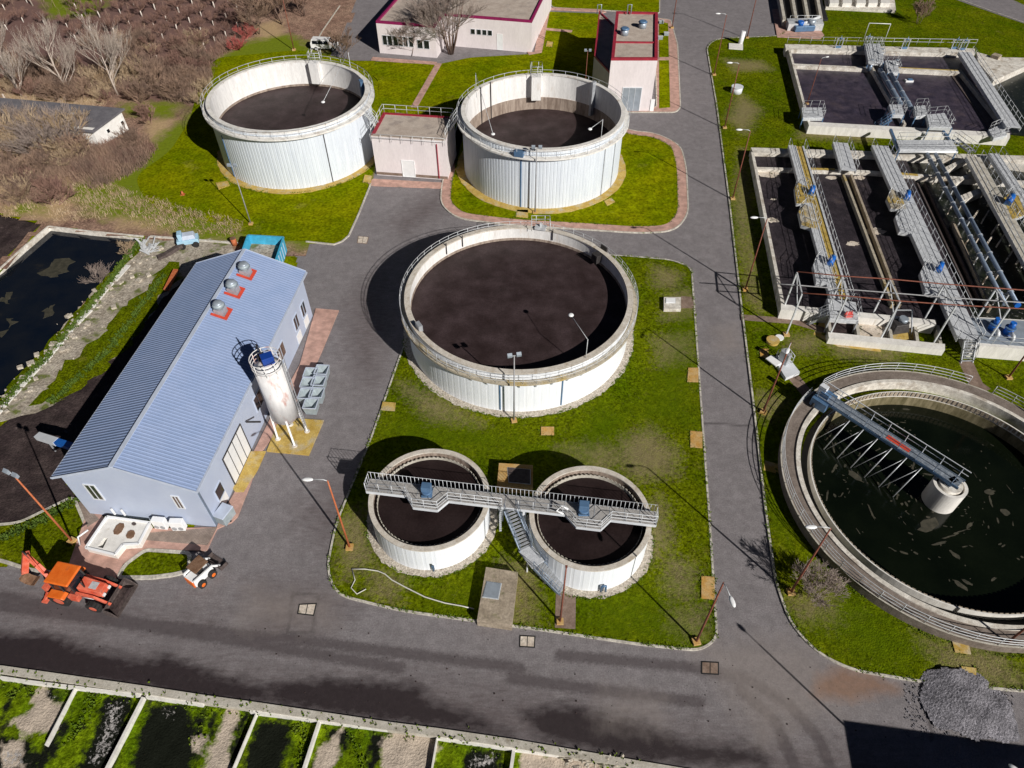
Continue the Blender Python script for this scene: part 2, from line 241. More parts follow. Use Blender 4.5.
# ------------------------------------------------------------------ mesh builder
class MB:
    def __init__(s): s.v = []; s.f = []; s.smooth = set()
    def quad(s, *p):
        i = len(s.v); s.v += [tuple(q) for q in p]; s.f.append(tuple(range(i, i+len(p)))); return s
    def box(s, c, size, rz=0.0, taper=1.0):
        x, y, z = c; a, b, h = size[0]/2, size[1]/2, size[2]
        co, si = math.cos(rz), math.sin(rz); i = len(s.v)
        for zz, k in ((z, 1), (z+h, taper)):
            for dx, dy in ((-a, -b), (a, -b), (a, b), (-a, b)):
                dx *= k; dy *= k
                s.v.append((x+dx*co-dy*si, y+dx*si+dy*co, zz))
        s.f += [(i+3, i+2, i+1, i), (i+4, i+5, i+6, i+7)] + [(i+j, i+(j+1) % 4, i+4+(j+1) % 4, i+4+j) for j in range(4)]
        return s
    def hexa(s, p):       # 8 corners: bottom 4 ccw, top 4 ccw
        i = len(s.v); s.v += [tuple(q) for q in p]
        s.f += [(i+3, i+2, i+1, i), (i+4, i+5, i+6, i+7)] + [(i+j, i+(j+1) % 4, i+4+(j+1) % 4, i+4+j) for j in range(4)]
        return s
    def prism(s, pts, z0, z1, holes=(), cap=True, bottom=False):
        A = sum(pts[i][0]*pts[(i+1) % len(pts)][1]-pts[(i+1) % len(pts)][0]*pts[i][1] for i in range(len(pts)))
        if A < 0: pts = pts[::-1]
        loops = [pts]+[list(h) for h in holes]
        if cap:
            flat = [p for L in loops for p in L]
            tr = tessellate_polygon([[Vector((p[0], p[1], 0)) for p in L] for L in loops])
            i = len(s.v); s.v += [(p[0], p[1], z1) for p in flat]
            for t in tr:
                a, b, c = (flat[k] for k in t)
                ar = (b[0]-a[0])*(c[1]-a[1])-(c[0]-a[0])*(b[1]-a[1])
                if abs(ar) < 1e-9: continue
                s.f.append(tuple(i+k for k in (t if ar > 0 else t[::-1])))
            if bottom:
                i = len(s.v); s.v += [(p[0], p[1], z0) for p in flat]
                for t in tr: s.f.append(tuple(i+k for k in t))
        if abs(z1-z0) > 1e-6:
            for L in loops:
                i = len(s.v); n = len(L)
                s.v += [(p[0], p[1], z0) for p in L]+[(p[0], p[1], z1) for p in L]
                for j in range(n): s.f.append((i+j, i+(j+1) % n, i+n+(j+1) % n, i+n+j))
        return s
    def cyl(s, c, r, z0, z1, n=24, r2=None, cap=True):
        r2 = r if r2 is None else r2; i = len(s.v)
        for zz, rr in ((z0, r), (z1, r2)):
            for k in range(n): s.v.append((c[0]+rr*math.cos(2*PI*k/n), c[1]+rr*math.sin(2*PI*k/n), zz))
        for k in range(n): s.f.append((i+k, i+(k+1) % n, i+n+(k+1) % n, i+n+k)); s.smooth.add(len(s.f)-1)
        if cap: s.f.append(tuple(i+n+k for k in range(n))); s.f.append(tuple(i+n-1-k for k in range(n)))
        return s
    def lathe(s, c, prof, n=96, a0=0, a1=2*PI, closed=True, sm=False):
        """prof: closed loop of (r, z) revolved round c"""
        full = abs(a1-a0-2*PI) < 1e-6; m = n if full else n+1; i = len(s.v); q = len(prof)
        for k in range(m):
            a = a0+(a1-a0)*k/n
            for r, z in prof: s.v.append((c[0]+r*math.cos(a), c[1]+r*math.sin(a), z))
        for k in range(n):
            k2 = (k+1) % m
            for j in range(q if closed else q-1):
                j2 = (j+1) % q
                s.f.append((i+k*q+j, i+k2*q+j, i+k2*q+j2, i+k*q+j2))
                if sm: s.smooth.add(len(s.f)-1)
        if not full and closed:
            s.f.append(tuple(i+j for j in range(q))); s.f.append(tuple(i+n*q+q-1-j for j in range(q)))
        return s
    def bar(s, p, q, w, h, up=Vector((0, 0, 1))):
        p = Vector(p); q = Vector(q); d = (q-p)
        if d.length < 1e-6: return s
        d.normalize(); x = d.cross(up)
        if x.length < 1e-4: x = Vector((1, 0, 0))
        x.normalize(); y = x.cross(d); i = len(s.v)
        for e in (p, q):
            for a, b in ((-1, -1), (1, -1), (1, 1), (-1, 1)): s.v.append(tuple(e+x*(a*w/2)+y*(b*h/2)))
        s.f += [(i+3, i+2, i+1, i), (i+4, i+5, i+6, i+7)]+[(i+j, i+(j+1) % 4, i+4+(j+1) % 4, i+4+j) for j in range(4)]
        return s
    def tube(s, pts, r, n=6, r2=None, cap=True, closed=False):
        pts = [Vector(p) for p in pts]; m = len(pts); r2 = r if r2 is None else r2; i = len(s.v); prev = None
        for k, p in enumerate(pts):
            if closed: d = pts[(k+1) % m]-pts[k-1]
            else: d = pts[min(k+1, m-1)]-pts[max(k-1, 0)]
            d.normalize()
            ref = Vector((0, 0, 1)) if abs(d.z) < .95 else Vector((1, 0, 0))
            x = d.cross(ref).normalized() if prev is None else (prev-d*prev.dot(d)).normalized()
            prev = x; y = d.cross(x); rr = r+(r2-r)*k/max(1, m-1)
            for j in range(n):
                a = 2*PI*j/n; s.v.append(tuple(p+x*(rr*math.cos(a))+y*(rr*math.sin(a))))
        for k in range(m if closed else m-1):
            k2 = (k+1) % m
            for j in range(n):
                s.f.append((i+k*n+j, i+k*n+(j+1) % n, i+k2*n+(j+1) % n, i+k2*n+j)); s.smooth.add(len(s.f)-1)
        if cap and not closed:
            s.f.append(tuple(i+n-1-j for j in range(n))); s.f.append(tuple(i+(m-1)*n+j for j in range(n)))
        return s
    def ball(s, c, r, n=10, m=6):
        rx, ry, rz = r if isinstance(r, (tuple, list)) else (r, r, r); i = len(s.v)
        for a in range(1, m):
            t = PI*a/m
            for b in range(n): s.v.append((c[0]+rx*math.sin(t)*math.cos(2*PI*b/n), c[1]+ry*math.sin(t)*math.sin(2*PI*b/n), c[2]+rz*math.cos(t)))
        s.v += [(c[0], c[1], c[2]+rz), (c[0], c[1], c[2]-rz)]; tp, bt = len(s.v)-2, len(s.v)-1
        for a in range(m-2):
            for b in range(n): s.f.append((i+a*n+b, i+(a+1)*n+b, i+(a+1)*n+(b+1) % n, i+a*n+(b+1) % n)); s.smooth.add(len(s.f)-1)
        for b in range(n):
            s.f.append((tp, i+b, i+(b+1) % n)); s.f.append((bt, i+(m-2)*n+(b+1) % n, i+(m-2)*n+b))
        return s
    def build(s, name, material, parent=None, world=True, bevel=0.0):
        off = Vector((0, 0, 0))
        if parent is not None and world:
            o = parent
            while o is not None: off += o.location; o = o.parent
        me = bpy.data.meshes.new(name)
        me.from_pydata([(x-off.x, y-off.y, z-off.z) for x, y, z in s.v], [], s.f)
        if s.smooth: me.polygons.foreach_set('use_smooth', [k in s.smooth for k in range(len(s.f))])
        me.materials.append(M[material] if isinstance(material, str) else material); me.update()
        o = bpy.data.objects.new(name, me); COL.objects.link(o)
        if parent is not None: o.parent = parent
        if bevel:
            b = o.modifiers.new('bevel', 'BEVEL'); b.width = bevel; b.segments = 2; b.limit_method = 'ANGLE'
        return o

def tag(o, label=None, cat=None, group=None, kind=None):
    if label: o['label'] = label
    if cat: o['category'] = cat
    if group: o['group'] = group
    if kind: o['kind'] = kind
    return o
def thing(name, label, cat, loc=(0, 0, 0), group=None, rz=0.0):
    o = bpy.data.objects.new(name, None); COL.objects.link(o); o.empty_display_size = .3
    o.location = loc; o.rotation_euler = (0, 0, rz); tag(o, label, cat, group); return o
def copy_tree(o, parent=None):
    c = o.copy(); COL.objects.link(c); c.parent = parent
    for ch in KIDS.get(o.name, []) or list(o.children): copy_tree(ch, c)
    return c
KIDS = {}
def place(o, loc, rz, label, group=None, scale=None):
    c = copy_tree(o); c.location = loc; c.rotation_euler = (0, 0, rz)
    if scale: c.scale = (scale, scale, scale)
    c['label'] = label
    if group: c['group'] = group
    return c
USED = set()
def first_or_copy(proto, loc, rz, label, group=None, scale=None):
    if proto.name in USED: return place(proto, loc, rz, label, group, scale)
    USED.add(proto.name); proto.location = loc; proto.rotation_euler = (0, 0, rz)
    if scale: proto.scale = (scale, scale, scale)
    proto['label'] = label
    if group: proto['group'] = group
    return proto
def pathlen(pts):
    return sum((Vector(pts[i+1])-Vector(pts[i])).length for i in range(len(pts)-1))
def resample(pts, step, closed=False):
    pts = [Vector(p) for p in pts]
    if closed: pts = pts+[pts[0]]
    L = pathlen(pts); n = max(1, round(L/step)); out = []
    for k in range(n+(0 if closed else 1)):
        t = L*k/n
        for i in range(len(pts)-1):
            d = (pts[i+1]-pts[i]).length
            if t <= d+1e-6 or i == len(pts)-2:
                out.append(pts[i].lerp(pts[i+1], min(1, t/d if d else 0))); break
            t -= d
    return out
_post = {}
def railing(parent, pts, h=1.05, step=1.6, rails=(1.0, .55), r=.036, material='galv', closed=False, name='railing', posts=True, kick=False):
    """tubular handrail following pts (feet of the posts); the posts are its sub-parts"""
    b = MB(); P = [Vector(p) for p in pts]
    for k in rails: b.tube([p+Vector((0, 0, h*k)) for p in P], r, 5, closed=closed)
    if kick:
        for i in range(len(P)-(0 if closed else 1)): b.bar(P[i]+Vector((0, 0, .09)), P[(i+1) % len(P)]+Vector((0, 0, .09)), .02, .14)
    ob = b.build(name, material, parent)
    root = parent.location if parent is not None else Vector((0, 0, 0))
    key = (h, r, material)
    if key not in _post:
        me_o = MB().cyl((0, 0), r*.95, 0, h, 6).build('post', material); _post[key] = me_o.data; bpy.data.objects.remove(me_o)
    if posts:
        for p in resample(P, step, closed):
            o = bpy.data.objects.new('post', _post[key]); COL.objects.link(o); o.parent = ob
            o.location = p-root if parent is not None else p
    return ob
def smooth_poly(pts, it=2, keep=()):
    for _ in range(it):
        out = []; n = len(pts)
        for i in range(n):
            a, b = pts[i], pts[(i+1) % n]
            out.append((a[0]*.75+b[0]*.25, a[1]*.75+b[1]*.25)); out.append((a[0]*.25+b[0]*.75, a[1]*.25+b[1]*.75))
        pts = out
    return pts
def round_poly(pts, r=1.5, n=5):
    """round every corner of a polygon by radius about r (metres)"""
    out = []; N = len(pts)
    for i in range(N):
        p0, p, p1 = Vector(pts[i-1]), Vector(pts[i]), Vector(pts[(i+1) % N])
        d0 = p0-p; d1 = p1-p; k = min(r, d0.length*.45, d1.length*.45)
        a = p+d0.normalized()*k; b = p+d1.normalized()*k
        for j in range(n+1):
            t = j/n; q = a*(1-t)**2+p*2*t*(1-t)+b*t*t; out.append((q.x, q.y))
    return out
def jag(pts, amp=.25, step=.6, seed=1):
    rnd = random.Random(seed); out = []; N = len(pts)
    for i in range(N):
        a, b = Vector(pts[i]), Vector(pts[(i+1) % N]); n = max(1, int((b-a).length/step))
        for k in range(n):
            p = a.lerp(b, k/n); out.append((p.x+rnd.gauss(0, amp), p.y+rnd.gauss(0, amp)))
    return out
def offset_poly(pts, d):
    """inset (d>0) of a polygon"""
    A = sum(pts[i][0]*pts[(i+1) % len(pts)][1]-pts[(i+1) % len(pts)][0]*pts[i][1] for i in range(len(pts)))
    sg = 1 if A > 0 else -1; out = []; N = len(pts)
    for i in range(N):
        p0, p, p1 = Vector(pts[i-1]), Vector(pts[i]), Vector(pts[(i+1) % N])
        e0 = (p-p0); e1 = (p1-p)
        if e0.length < 1e-6 or e1.length < 1e-6: out.append(tuple(p)); continue
        n0 = Vector((-e0.y, e0.x)).normalized()*sg; n1 = Vector((-e1.y, e1.x)).normalized()*sg
        m = (n0+n1)
        if m.length < 1e-3: m = n0.copy()
        m.normalize(); k = max(.5, m.dot(n0)); q = p+m*(d/k); out.append((q.x, q.y))
    return out
def inside(P, Q):
    """numpy point-in-polygon: P (n,2)"""
    x, y = P[:, 0], P[:, 1]; r = np.zeros(len(P), bool); n = len(Q)
    for i in range(n):
        x0, y0 = Q[i]; x1, y1 = Q[(i+1) % n]
        if y0 == y1: continue
        c = ((y0 > y) != (y1 > y)) & (x < (x1-x0)*(y-y0)/(y1-y0)+x0); r ^= c
    return r
def dist_line(P, L):
    d = np.full(len(P), 1e9)
    for i in range(len(L)-1):
        a = np.array(L[i]); b = np.array(L[i+1]); ab = b-a
        t = np.clip(((P-a)@ab)/max(1e-9, ab@ab), 0, 1)
        d = np.minimum(d, np.hypot(*(P-a-t[:, None]*ab).T))
    return d
def soft(P, Q, w):
    """1 inside polygon Q, 0 outside, 0.5 on the outline, ramp of width w"""
    d = dist_line(P, list(Q)+[Q[0]]); s = np.where(inside(P, Q), d, -d)
    return np.clip(.5+s/(2*w), 0, 1)
def sheet(name, Q, cell, z, material, attrs, holes=(), bumpf=None, kind='structure', label=None):
    Q = [tuple(q) for q in Q]; xs = [q[0] for q in Q]; ys = [q[1] for q in Q]
    nx = int((max(xs)-min(xs))/cell)+1; ny = int((max(ys)-min(ys))/cell)+1
    X, Y = np.meshgrid(min(xs)+np.arange(nx+1)*cell, min(ys)+np.arange(ny+1)*cell)
    P = np.c_[X.ravel(), Y.ravel()]
    idx = np.arange((nx+1)*(ny+1)).reshape(ny+1, nx+1)
    f = np.stack([idx[:-1, :-1], idx[:-1, 1:], idx[1:, 1:], idx[1:, :-1]], -1).reshape(-1, 4)
    c = P[f].mean(1); ok = inside(c, Q)
    for h in holes: ok &= ~inside(c, h)
    f = f[ok]; used = np.unique(f); rm = -np.ones(len(P), int); rm[used] = np.arange(len(used)); P = P[used]; f = rm[f]
    zz = np.full(len(P), z) if bumpf is None else z+bumpf(P)
    me = bpy.data.meshes.new(name); me.from_pydata(np.c_[P, zz].tolist(), [], f.tolist())
    for k, fn in attrs.items():
        a = me.attributes.new(k, 'FLOAT', 'POINT'); a.data.foreach_set('value', fn(P).astype(np.float32))
    me.materials.append(M[material]); me.update()
    o = bpy.data.objects.new(name, me); COL.objects.link(o); tag(o, label, None, None, kind); return o
def struct(name, b, material, label=None):
    o = b.build(name, material); tag(o, label, None, None, 'structure'); return o
def lawn(px, z=.10, r=1.5, holes=(), material='grass', kerb=True, world=False, kw=.16):
    Q = px if world else poly(px)
    if r: Q = round_poly(Q, r)
    inner = offset_poly(Q, kw) if kerb else Q
    b = MB().prism(inner, -.02, z, holes=holes); struct('lawn', b, material)
    if kerb:
        k = MB(); A = sum(Q[i][0]*Q[(i+1) % len(Q)][1]-Q[(i+1) % len(Q)][0]*Q[i][1] for i in range(len(Q)))
        q0, q1 = (Q, inner) if A > 0 else (Q[::-1], inner[::-1]); n = len(q0)
        i = len(k.v)
        for z_, L in ((-.02, q0), (z+.025, q0), (z+.025, q1), (z-.02, q1)): k.v += [(p[0], p[1], z_) for p in L]
        for a in range(3):
            for j in range(n): k.f.append((a*n+j, a*n+(j+1) % n, (a+1)*n+(j+1) % n, (a+1)*n+j))
        struct('kerb', k, 'kerb')
    return Q
def strip(pts, w, z0, z1, material, name='pavement', world=False, kind=True):
    """band of width w along a polyline"""
    P = [Vector(p) for p in (pts if world else poly(pts))]; L = []; Rr = []
    for i, p in enumerate(P):
        d = (P[min(i+1, len(P)-1)]-P[max(i-1, 0)]).normalized(); n = Vector((-d.y, d.x))
        L.append(tuple(p+n*w/2)); Rr.append(tuple(p-n*w/2))
    b = MB().prism(L+Rr[::-1], z0, z1)
    return struct(name, b, material) if kind else b
# ------------------------------------------------------------------ GROUND
C_CTR = (.66, 53.83); C_TL = (-29.36, 90.96); C_TR = (3.94, 86.37); C_S1 = (-6.52, 31.27); C_S2 = (6.03, 29.45)
C_CL = (36.4, 33.6)
bed_edge = [(-80, 662), (0, 671), (140, 691), (205, 701), (256, 709), (390, 727), (437, 733), (512, 744), (620, 762), (760, 788)]
BE = poly(bed_edge)
bed_hole = BE + [(BE[-1][0], 2), (-75, 2)]
pondA = poly([(46, 226), (143, 238), (0, 402), (-60, 470), (-150, 470), (-150, 380), (0, 272)])
pondB = poly([(-120, 205), (-10, 212), (41, 224), (0, 262), (-150, 350)])
circ = lambda c, r, n=64: [(c[0]+r*math.cos(2*PI*k/n), c[1]+r*math.sin(2*PI*k/n)) for k in range(n)]
cl_hole = circ(C_CL, 11.6)
g = MB().prism([(-500, -60), (500, -60), (500, 700), (-500, 700)], -.05, -.05, holes=[bed_hole, pondA, pondB, cl_hole])
struct('ground', g, 'grass_far')

# asphalt, with its mud, wet patches, tyre marks and dust as wear of the surface
road_poly = poly([(-200, 540), (0, 566), (90, 560), (215, 520), (300, 340), (296, 246), (330, 200), (372, 150), (430, 62), (330, 60), (345, -30), (800, -30), (800, 60), (1080, 660), (1100, 800)]) + [BE[-1]] + BE[::-1]
def blobs(lst, w=1.0):
    def fn(P):
        r = np.zeros(len(P))
        for q in lst: r = np.maximum(r, soft(P, poly(q), w))
        return r
    return fn
def lines(lst, w=.5, soft_=.6):
    def fn(P):
        r = np.zeros(len(P))
        for q in lst: r = np.maximum(r, np.clip(1-(dist_line(P, poly(q))-w)/soft_, 0, 1))
        return r
    return fn
mud = blobs([[(-50, 630), (60, 634), (150, 652), (260, 672), (400, 680), (520, 690), (640, 720), (750, 738), (900, 760), (900, 800), (500, 752), (250, 712), (0, 675), (-50, 668)],
             [(0, 590), (60, 600), (130, 612), (220, 620), (200, 632), (80, 622), (0, 612)],
             [(395, 222), (440, 190), (440, 210), (405, 232)], [(350, 300), (372, 280), (385, 330), (370, 380), (352, 350)],
             [(305, 512), (345, 480), (350, 505), (330, 545), (312, 530)], [(255, 590), (330, 590), (345, 605), (300, 640), (250, 640)]], 2.8)
wet = blobs([[(-50, 632), (50, 634), (75, 644), (140, 660), (170, 655), (225, 676), (260, 684), (290, 706), (210, 703), (140, 690), (60, 679), (-50, 669)],
             [(258, 684), (330, 678), (420, 684), (430, 700), (470, 712), (515, 738), (430, 728), (280, 708)],
             [(520, 712), (560, 704), (604, 712), (640, 722), (690, 742), (760, 748), (770, 768), (640, 762), (575, 748), (540, 738)]], 1.1)
track = lines([[(512, 678), (600, 690), (700, 702)], [(700, 670), (745, 678), (790, 705), (820, 740), (830, 768)], [(0, 606), (120, 622), (260, 645), (400, 668)],
               [(0, 596), (150, 625), (300, 640), (520, 668)], [(740, 690), (775, 720), (795, 768)], [(560, 655), (700, 668)]], .18, .45)
dust = blobs([[(610, 692), (660, 700), (660, 725), (600, 720)], [(715, 330), (735, 325), (745, 350), (720, 352)], [(250, 590), (330, 600), (330, 625), (240, 622)], [(690, 640), (800, 640), (860, 700), (760, 740)]], 1.5)
rust = blobs([[(820, 676), (838, 667), (868, 672), (900, 690), (850, 700), (815, 695)]], .9)
crack = lines([[(288, 632), (293, 593), (318, 596), (313, 634), (288, 632)], [(703, 423), (725, 424), (748, 426)],
    [(925, 690), (928, 700), (932, 740)]], .05, .18)
sheet('road', road_poly, .25, -.004, 'asphalt', {'mud': mud, 'wet': wet, 'track': track, 'dust': dust, 'rust': rust, 'crack': crack}, holes=[bed_hole, cl_hole])

# rough field in the upper left: scrub, dry grass and green patches
field_poly = poly([(-260, 470), (0, 425), (60, 375), (135, 262), (300, 258), (372, 180), (380, 150), (358, 75), (325, 60), (352, 18), (362, -25), (380, -90), (-250, -90)])
green = blobs([[(60, 190), (120, 165), (150, 145), (200, 105), (215, 60), (245, 42), (290, 34), (320, 50), (400, 60), (372, 180), (340, 250), (200, 240), (150, 222), (90, 215)],
               [(20, 195), (40, 190), (42, 212), (10, 215)], [(120, 105), (180, 102), (175, 118), (130, 115)], [(40, -5), (120, -5), (90, 16), (50, 18)]], 3.0)
darkf = blobs([[(-50, 60), (0, 60), (130, 60), (200, 90), (190, 110), (140, 95), (0, 95), (-50, 90)], [(0, 130), (90, 150), (140, 160), (70, 180), (0, 190)], [(0, 0), (250, 0), (240, 30), (180, 80), (0, 60)]], 3.0)
straw = blobs([[(0, 92), (70, 96), (110, 100), (70, 110), (20, 108)], [(20, 170), (60, 165), (70, 185), (30, 190)], [(90, 200), (150, 205), (230, 225), (250, 238), (120, 228)], [(0, 195), (80, 200), (60, 222), (0, 215)],
                [(140, 150), (170, 130), (180, 118), (150, 120)], [(255, 25), (280, 20), (290, 50), (270, 60)]], 2.0)
sheet('ground', field_poly, .8, .02, 'field', {'green': green, 'dark': darkf, 'straw': straw}, holes=[pondA, pondB])

# central lawn with its kerb
def worn_lawn(Q, worn, lush, z=.112, cell=.3, holes=(), clip=None):
    I = offset_poly(Q, .25)
    if clip: I = [(min(max(a, -80), clip[0]), min(max(b, 5), clip[1])) for a, b in I]
    sheet('lawn', I, cell, z, 'grass', {'worn': blobs(worn, 1.5), 'lush': blobs(lush, 3.0)}, holes=holes)
QA = lawn([(626, 256), (672, 260), (692, 268), (703, 420), (711, 530), (718, 640), (700, 652), (640, 646), (540, 631), (480, 623), (400, 612), (336, 596), (326, 570), (335, 525), (370, 440), (400, 355),
           (425, 290), (470, 262), (540, 252)], r=1.6)
worn_lawn(QA, [[(622, 440), (650, 430), (675, 452), (672, 475), (640, 480), (618, 462)], [(655, 340), (690, 335), (690, 360), (660, 365)], [(670, 295), (700, 290), (700, 315), (665, 320)], [(655, 268), (678, 275), (676, 288), (655, 286)], [(560, 450), (600, 445), (625, 460), (600, 470)],
    [(670, 560), (692, 570), (688, 600), (668, 590)], [(672, 612), (702, 612), (700, 638), (672, 630)], [(340, 520), (362, 510), (372, 560), (345, 575)], [(505, 565), (535, 570), (530, 625), (512, 622)], [(375, 575), (400, 580), (395, 600), (372, 595)], [(400, 385), (440, 400), (480, 425), (430, 420)], [(640, 520), (660, 500), (668, 540), (650, 560)]],
    [[(560, 480), (650, 400), (690, 300), (690, 420), (640, 420), (600, 410)], [(590, 600), (660, 590), (700, 650), (600, 640)], [(440, 600), (475, 590), (480, 618), (440, 612)], [(380, 420), (480, 430), (560, 455), (470, 450), (400, 440)]])
# lawn and paved path round the right-hand digester
QB = poly([(441, 186), (440, 205), (456, 219), (510, 226), (580, 230), (640, 234), (675, 232), (689, 215), (687, 168), (681, 145), (655, 133), (631, 131), (560, 100), (458, 120)])
QB = round_poly(QB, 2.5); QBi = offset_poly(QB, 1.35)
lawn(QB, z=.10, r=0, world=True, material='pavers')
struct('lawn', MB().prism(QBi, .10, .14), 'grass_far')
# right-hand lawn
QF = lawn([(706, 47), (716, 39), (782, 36), (830, -40), (1300, -40), (1300, 800), (1240, 705), (1040, 694), (925, 684), (850, 671), (815, 653), (790, 625), (775, 585), (765, 515), (752, 400), (741, 310), (729, 205), (716, 105)], r=2.0, holes=[cl_hole])
worn_lawn(QF, [[(740, 95), (760, 110), (745, 135), (728, 120)], [(742, 150), (750, 200), (742, 260), (736, 200)], [(800, 130), (870, 136), (870, 142), (800, 138)], [(945, 132), (1024, 136), (1024, 148), (950, 146)], [(830, 345), (900, 352), (890, 362), (840, 356)], [(790, 340), (820, 335), (812, 352), (788, 350)], [(760, 395), (785, 400), (770, 420), (758, 412)],
    [(725, 60), (760, 62), (770, 70), (735, 72)], [(935, 46), (1024, 60), (1024, 66), (950, 54)], [(920, 640), (1000, 655), (1024, 690), (960, 680), (935, 660)], [(790, 600), (830, 595), (835, 620), (800, 620)], [(745, 200), (755, 280), (760, 310), (748, 300)]],
    [[(850, 600), (920, 640), (900, 670), (850, 655), (815, 630)], [(770, 440), (785, 480), (790, 540), (772, 520)], [(830, 5), (1024, 45), (1024, 20), (900, 0)]], cell=.4, holes=[circ(C_CL, 13.3)], clip=(75, 150))
# lawn between the buildings at the top
lawn([(352, 61), (437, 65), (470, 58), (538, 54), (546, 12), (600, 14), (600, 112), (560, 120), (456, 178), (450, 120), (380, 110), (378, 80)], r=1.0, material='grass_far', kerb=False)
lawn([(552, 8), (660, 14), (660, -2), (640, -3), (545, -6)], r=1, material='grass_far')
# lawn round the left digester, meeting the rough field
lawn([(371, 183), (358, 215), (346, 240), (334, 244), (306, 241), (290, 241), (270, 241), (262, 236), (240, 234), (228, 224), (205, 222), (188, 216), (160, 212), (142, 196), (135, 176), (170, 152), (190, 120), (200, 80), (215, 58), (300, 50), (360, 62), (385, 90), (378, 150)],
     r=2.2, material='grass_far', kerb=False, z=.05)
strip([(371, 184), (359, 214), (349, 236), (342, 242), (334, 245), (306, 242)], .18, 0, .13, 'kerb', 'kerb')
# paved strip round the pink building and paths
lawn([(654, 18), (671, 20), (678, 45), (681, 108), (676, 113), (612, 113), (612, 104), (656, 108)], r=.8, material='pavers', z=.10)
struct('lawn', MB().prism(poly([(659, 22), (668, 24), (670, 108), (659, 109)]), .09, .135), 'grass_far')
struct('path', MB().prism(poly([(659, 58), (670, 58), (670, 61), (659, 61)]), .1, .145), 'pavers')
strip([(439, 64), (414, 108)], 1.0, .09, .125, 'pavers', 'path')
strip([(372, 59), (436, 64)], 1.1, .0, .13, 'pavers', 'path')
strip([(528, 54), (538, 53), (547, 8)], 1.3, .0, .13, 'pavers', 'path')
strip([(538, 29), (572, 32)], 1.0, .0, .128, 'pavers', 'path')
strip([(548, 9), (600, 11), (604, 13)], 1.1, .0, .13, 'pavers', 'path')
struct('pavement', MB().prism(poly([(364, 179), (455, 184), (453, 193), (445, 189), (370, 186)]), 0, .115), 'pavers')
struct('pavement', MB().prism(poly([(777, 38), (772, 10), (803, 8), (824, 36), (820, 40)]), .0, .16), 'pavers')
# car park mud and kerb by the van
strip([(340, 6), (322, 32), (308, 58)], .18, 0, .12, 'kerb', 'kerb')
# hall surroundings
struct('pavement', MB().prism(poly([(216, 530), (224, 512), (238, 487), (252, 456), (270, 420), (300, 365), (316, 309), (339, 311), (322, 352), (300, 400), (262, 452), (250, 487), (238, 517), (232, 523)]), .0, .11), 'pavers')
struct('pavement', MB().prism(poly([(232, 488), (251, 452), (266, 452), (258, 470), (244, 493), (236, 493)]), .0, .125), 'yellow_slab', 'yellow ramp slab')
struct('pavement', MB().prism(poly([(267, 452), (280, 418), (324, 421), (309, 456)]), .02, .135), 'yellow_slab')
lawn([(-120, 530), (0, 524), (20, 522), (75, 495), (90, 530), (92, 548), (80, 566), (62, 575), (30, 572), (0, 562), (-100, 548)], r=.8, kw=.25)
struct('pavement', MB().prism(poly([(66, 575), (88, 512), (100, 512), (112, 530), (218, 528), (207, 551), (150, 551), (140, 562), (124, 564), (116, 580)]), .0, .13), 'pavers')
struct('pavement', MB().prism(poly([(78, 500), (92, 512), (100, 520), (88, 528)]), .0, .135), 'pavers_grey')
struct('pavement', MB().prism(poly([(143, 534), (218, 528), (208, 546), (146, 541)]), .10, .136), 'pavers_grey')
lawn([(116, 580), (124, 565), (146, 549), (192, 552), (192, 572), (175, 577), (150, 580)], r=.5, kw=.3, z=.145)
# mud beside the hall
struct('ground', MB().prism(jag(poly([(-150, 560), (-150, 430), (0, 428), (35, 405), (90, 380), (170, 290), (196, 262), (200, 300), (60, 472), (90, 512), (60, 520), (20, 526), (0, 540)]), .2, .8, 3), -.01, .03), 'soil')
struct('ground', MB().prism(jag(poly([(140, 240), (232, 240), (236, 262), (198, 268), (178, 285), (100, 370), (45, 410), (8, 420), (-20, 425), (60, 330)]), .25, .8, 4), -.01, .034), 'rubble')
struct('ground', MB().prism(jag(poly([(172, 262), (180, 275), (130, 345), (90, 385), (45, 408), (35, 400), (85, 350), (130, 300)]), .35, .7, 9), 0, .045), 'grass')
# grass bank between pond and rubble
struct('ground', MB().prism(jag(poly([(141, 239), (146, 243), (56, 345), (0, 408), (-10, 408), (60, 330)]), .12, .7, 5), -.9, .05), 'grass')
# pond floors and water
struct('water', MB().prism(offset_poly(pondA, -.3), -.5, -.5), 'pond_water')
struct('ground', MB().prism(offset_poly(pondB, -.3), -.45, -.45), 'soil')
struct('ground', MB().prism(jag(poly([(42, 277), (60, 262), (74, 266), (66, 276), (50, 282)], -1), .25, .5, 12), -1.1, -.47), 'scum')
struct('ground', MB().prism(jag(poly([(36, 400), (60, 372), (52, 366), (28, 384)], -1), .25, .5, 13), -1.1, -.47), 'scum')
for i, q in enumerate([[(-2, 305), (14, 296), (10, 308)], [(43, 316), (56, 308), (54, 318), (46, 322)], [(8, 322), (20, 325), (14, 330)], [(-3, 336), (10, 334), (5, 340)]]):
    struct('ground', MB().prism(jag(poly(q, -1), .15, .3, 20+i), -1.1, -.465), 'scum')
# mud spilt bits near the basins: worn turf, brown paths
strip([(741, 318), (793, 322), (838, 335)], .9, .09, .118, 'path_brown', 'path')
strip([(826, 318), (817, 335), (838, 345), (880, 350)], .8, .09, .116, 'yellow_slab', 'path')
strip([(790, 374), (800, 386), (808, 396)], 1.2, .09, .12, 'path_brown', 'path')
strip([(965, 362), (975, 384), (985, 392)], 1.4, .09, .12, 'path_brown', 'path')
strip([(764, 466), (783, 471)], 1.1, .09, .12, 'yellow_slab', 'path')
strip([(566, 588), (565, 629)], 1.5, .09, .125, 'path_brown', 'path')

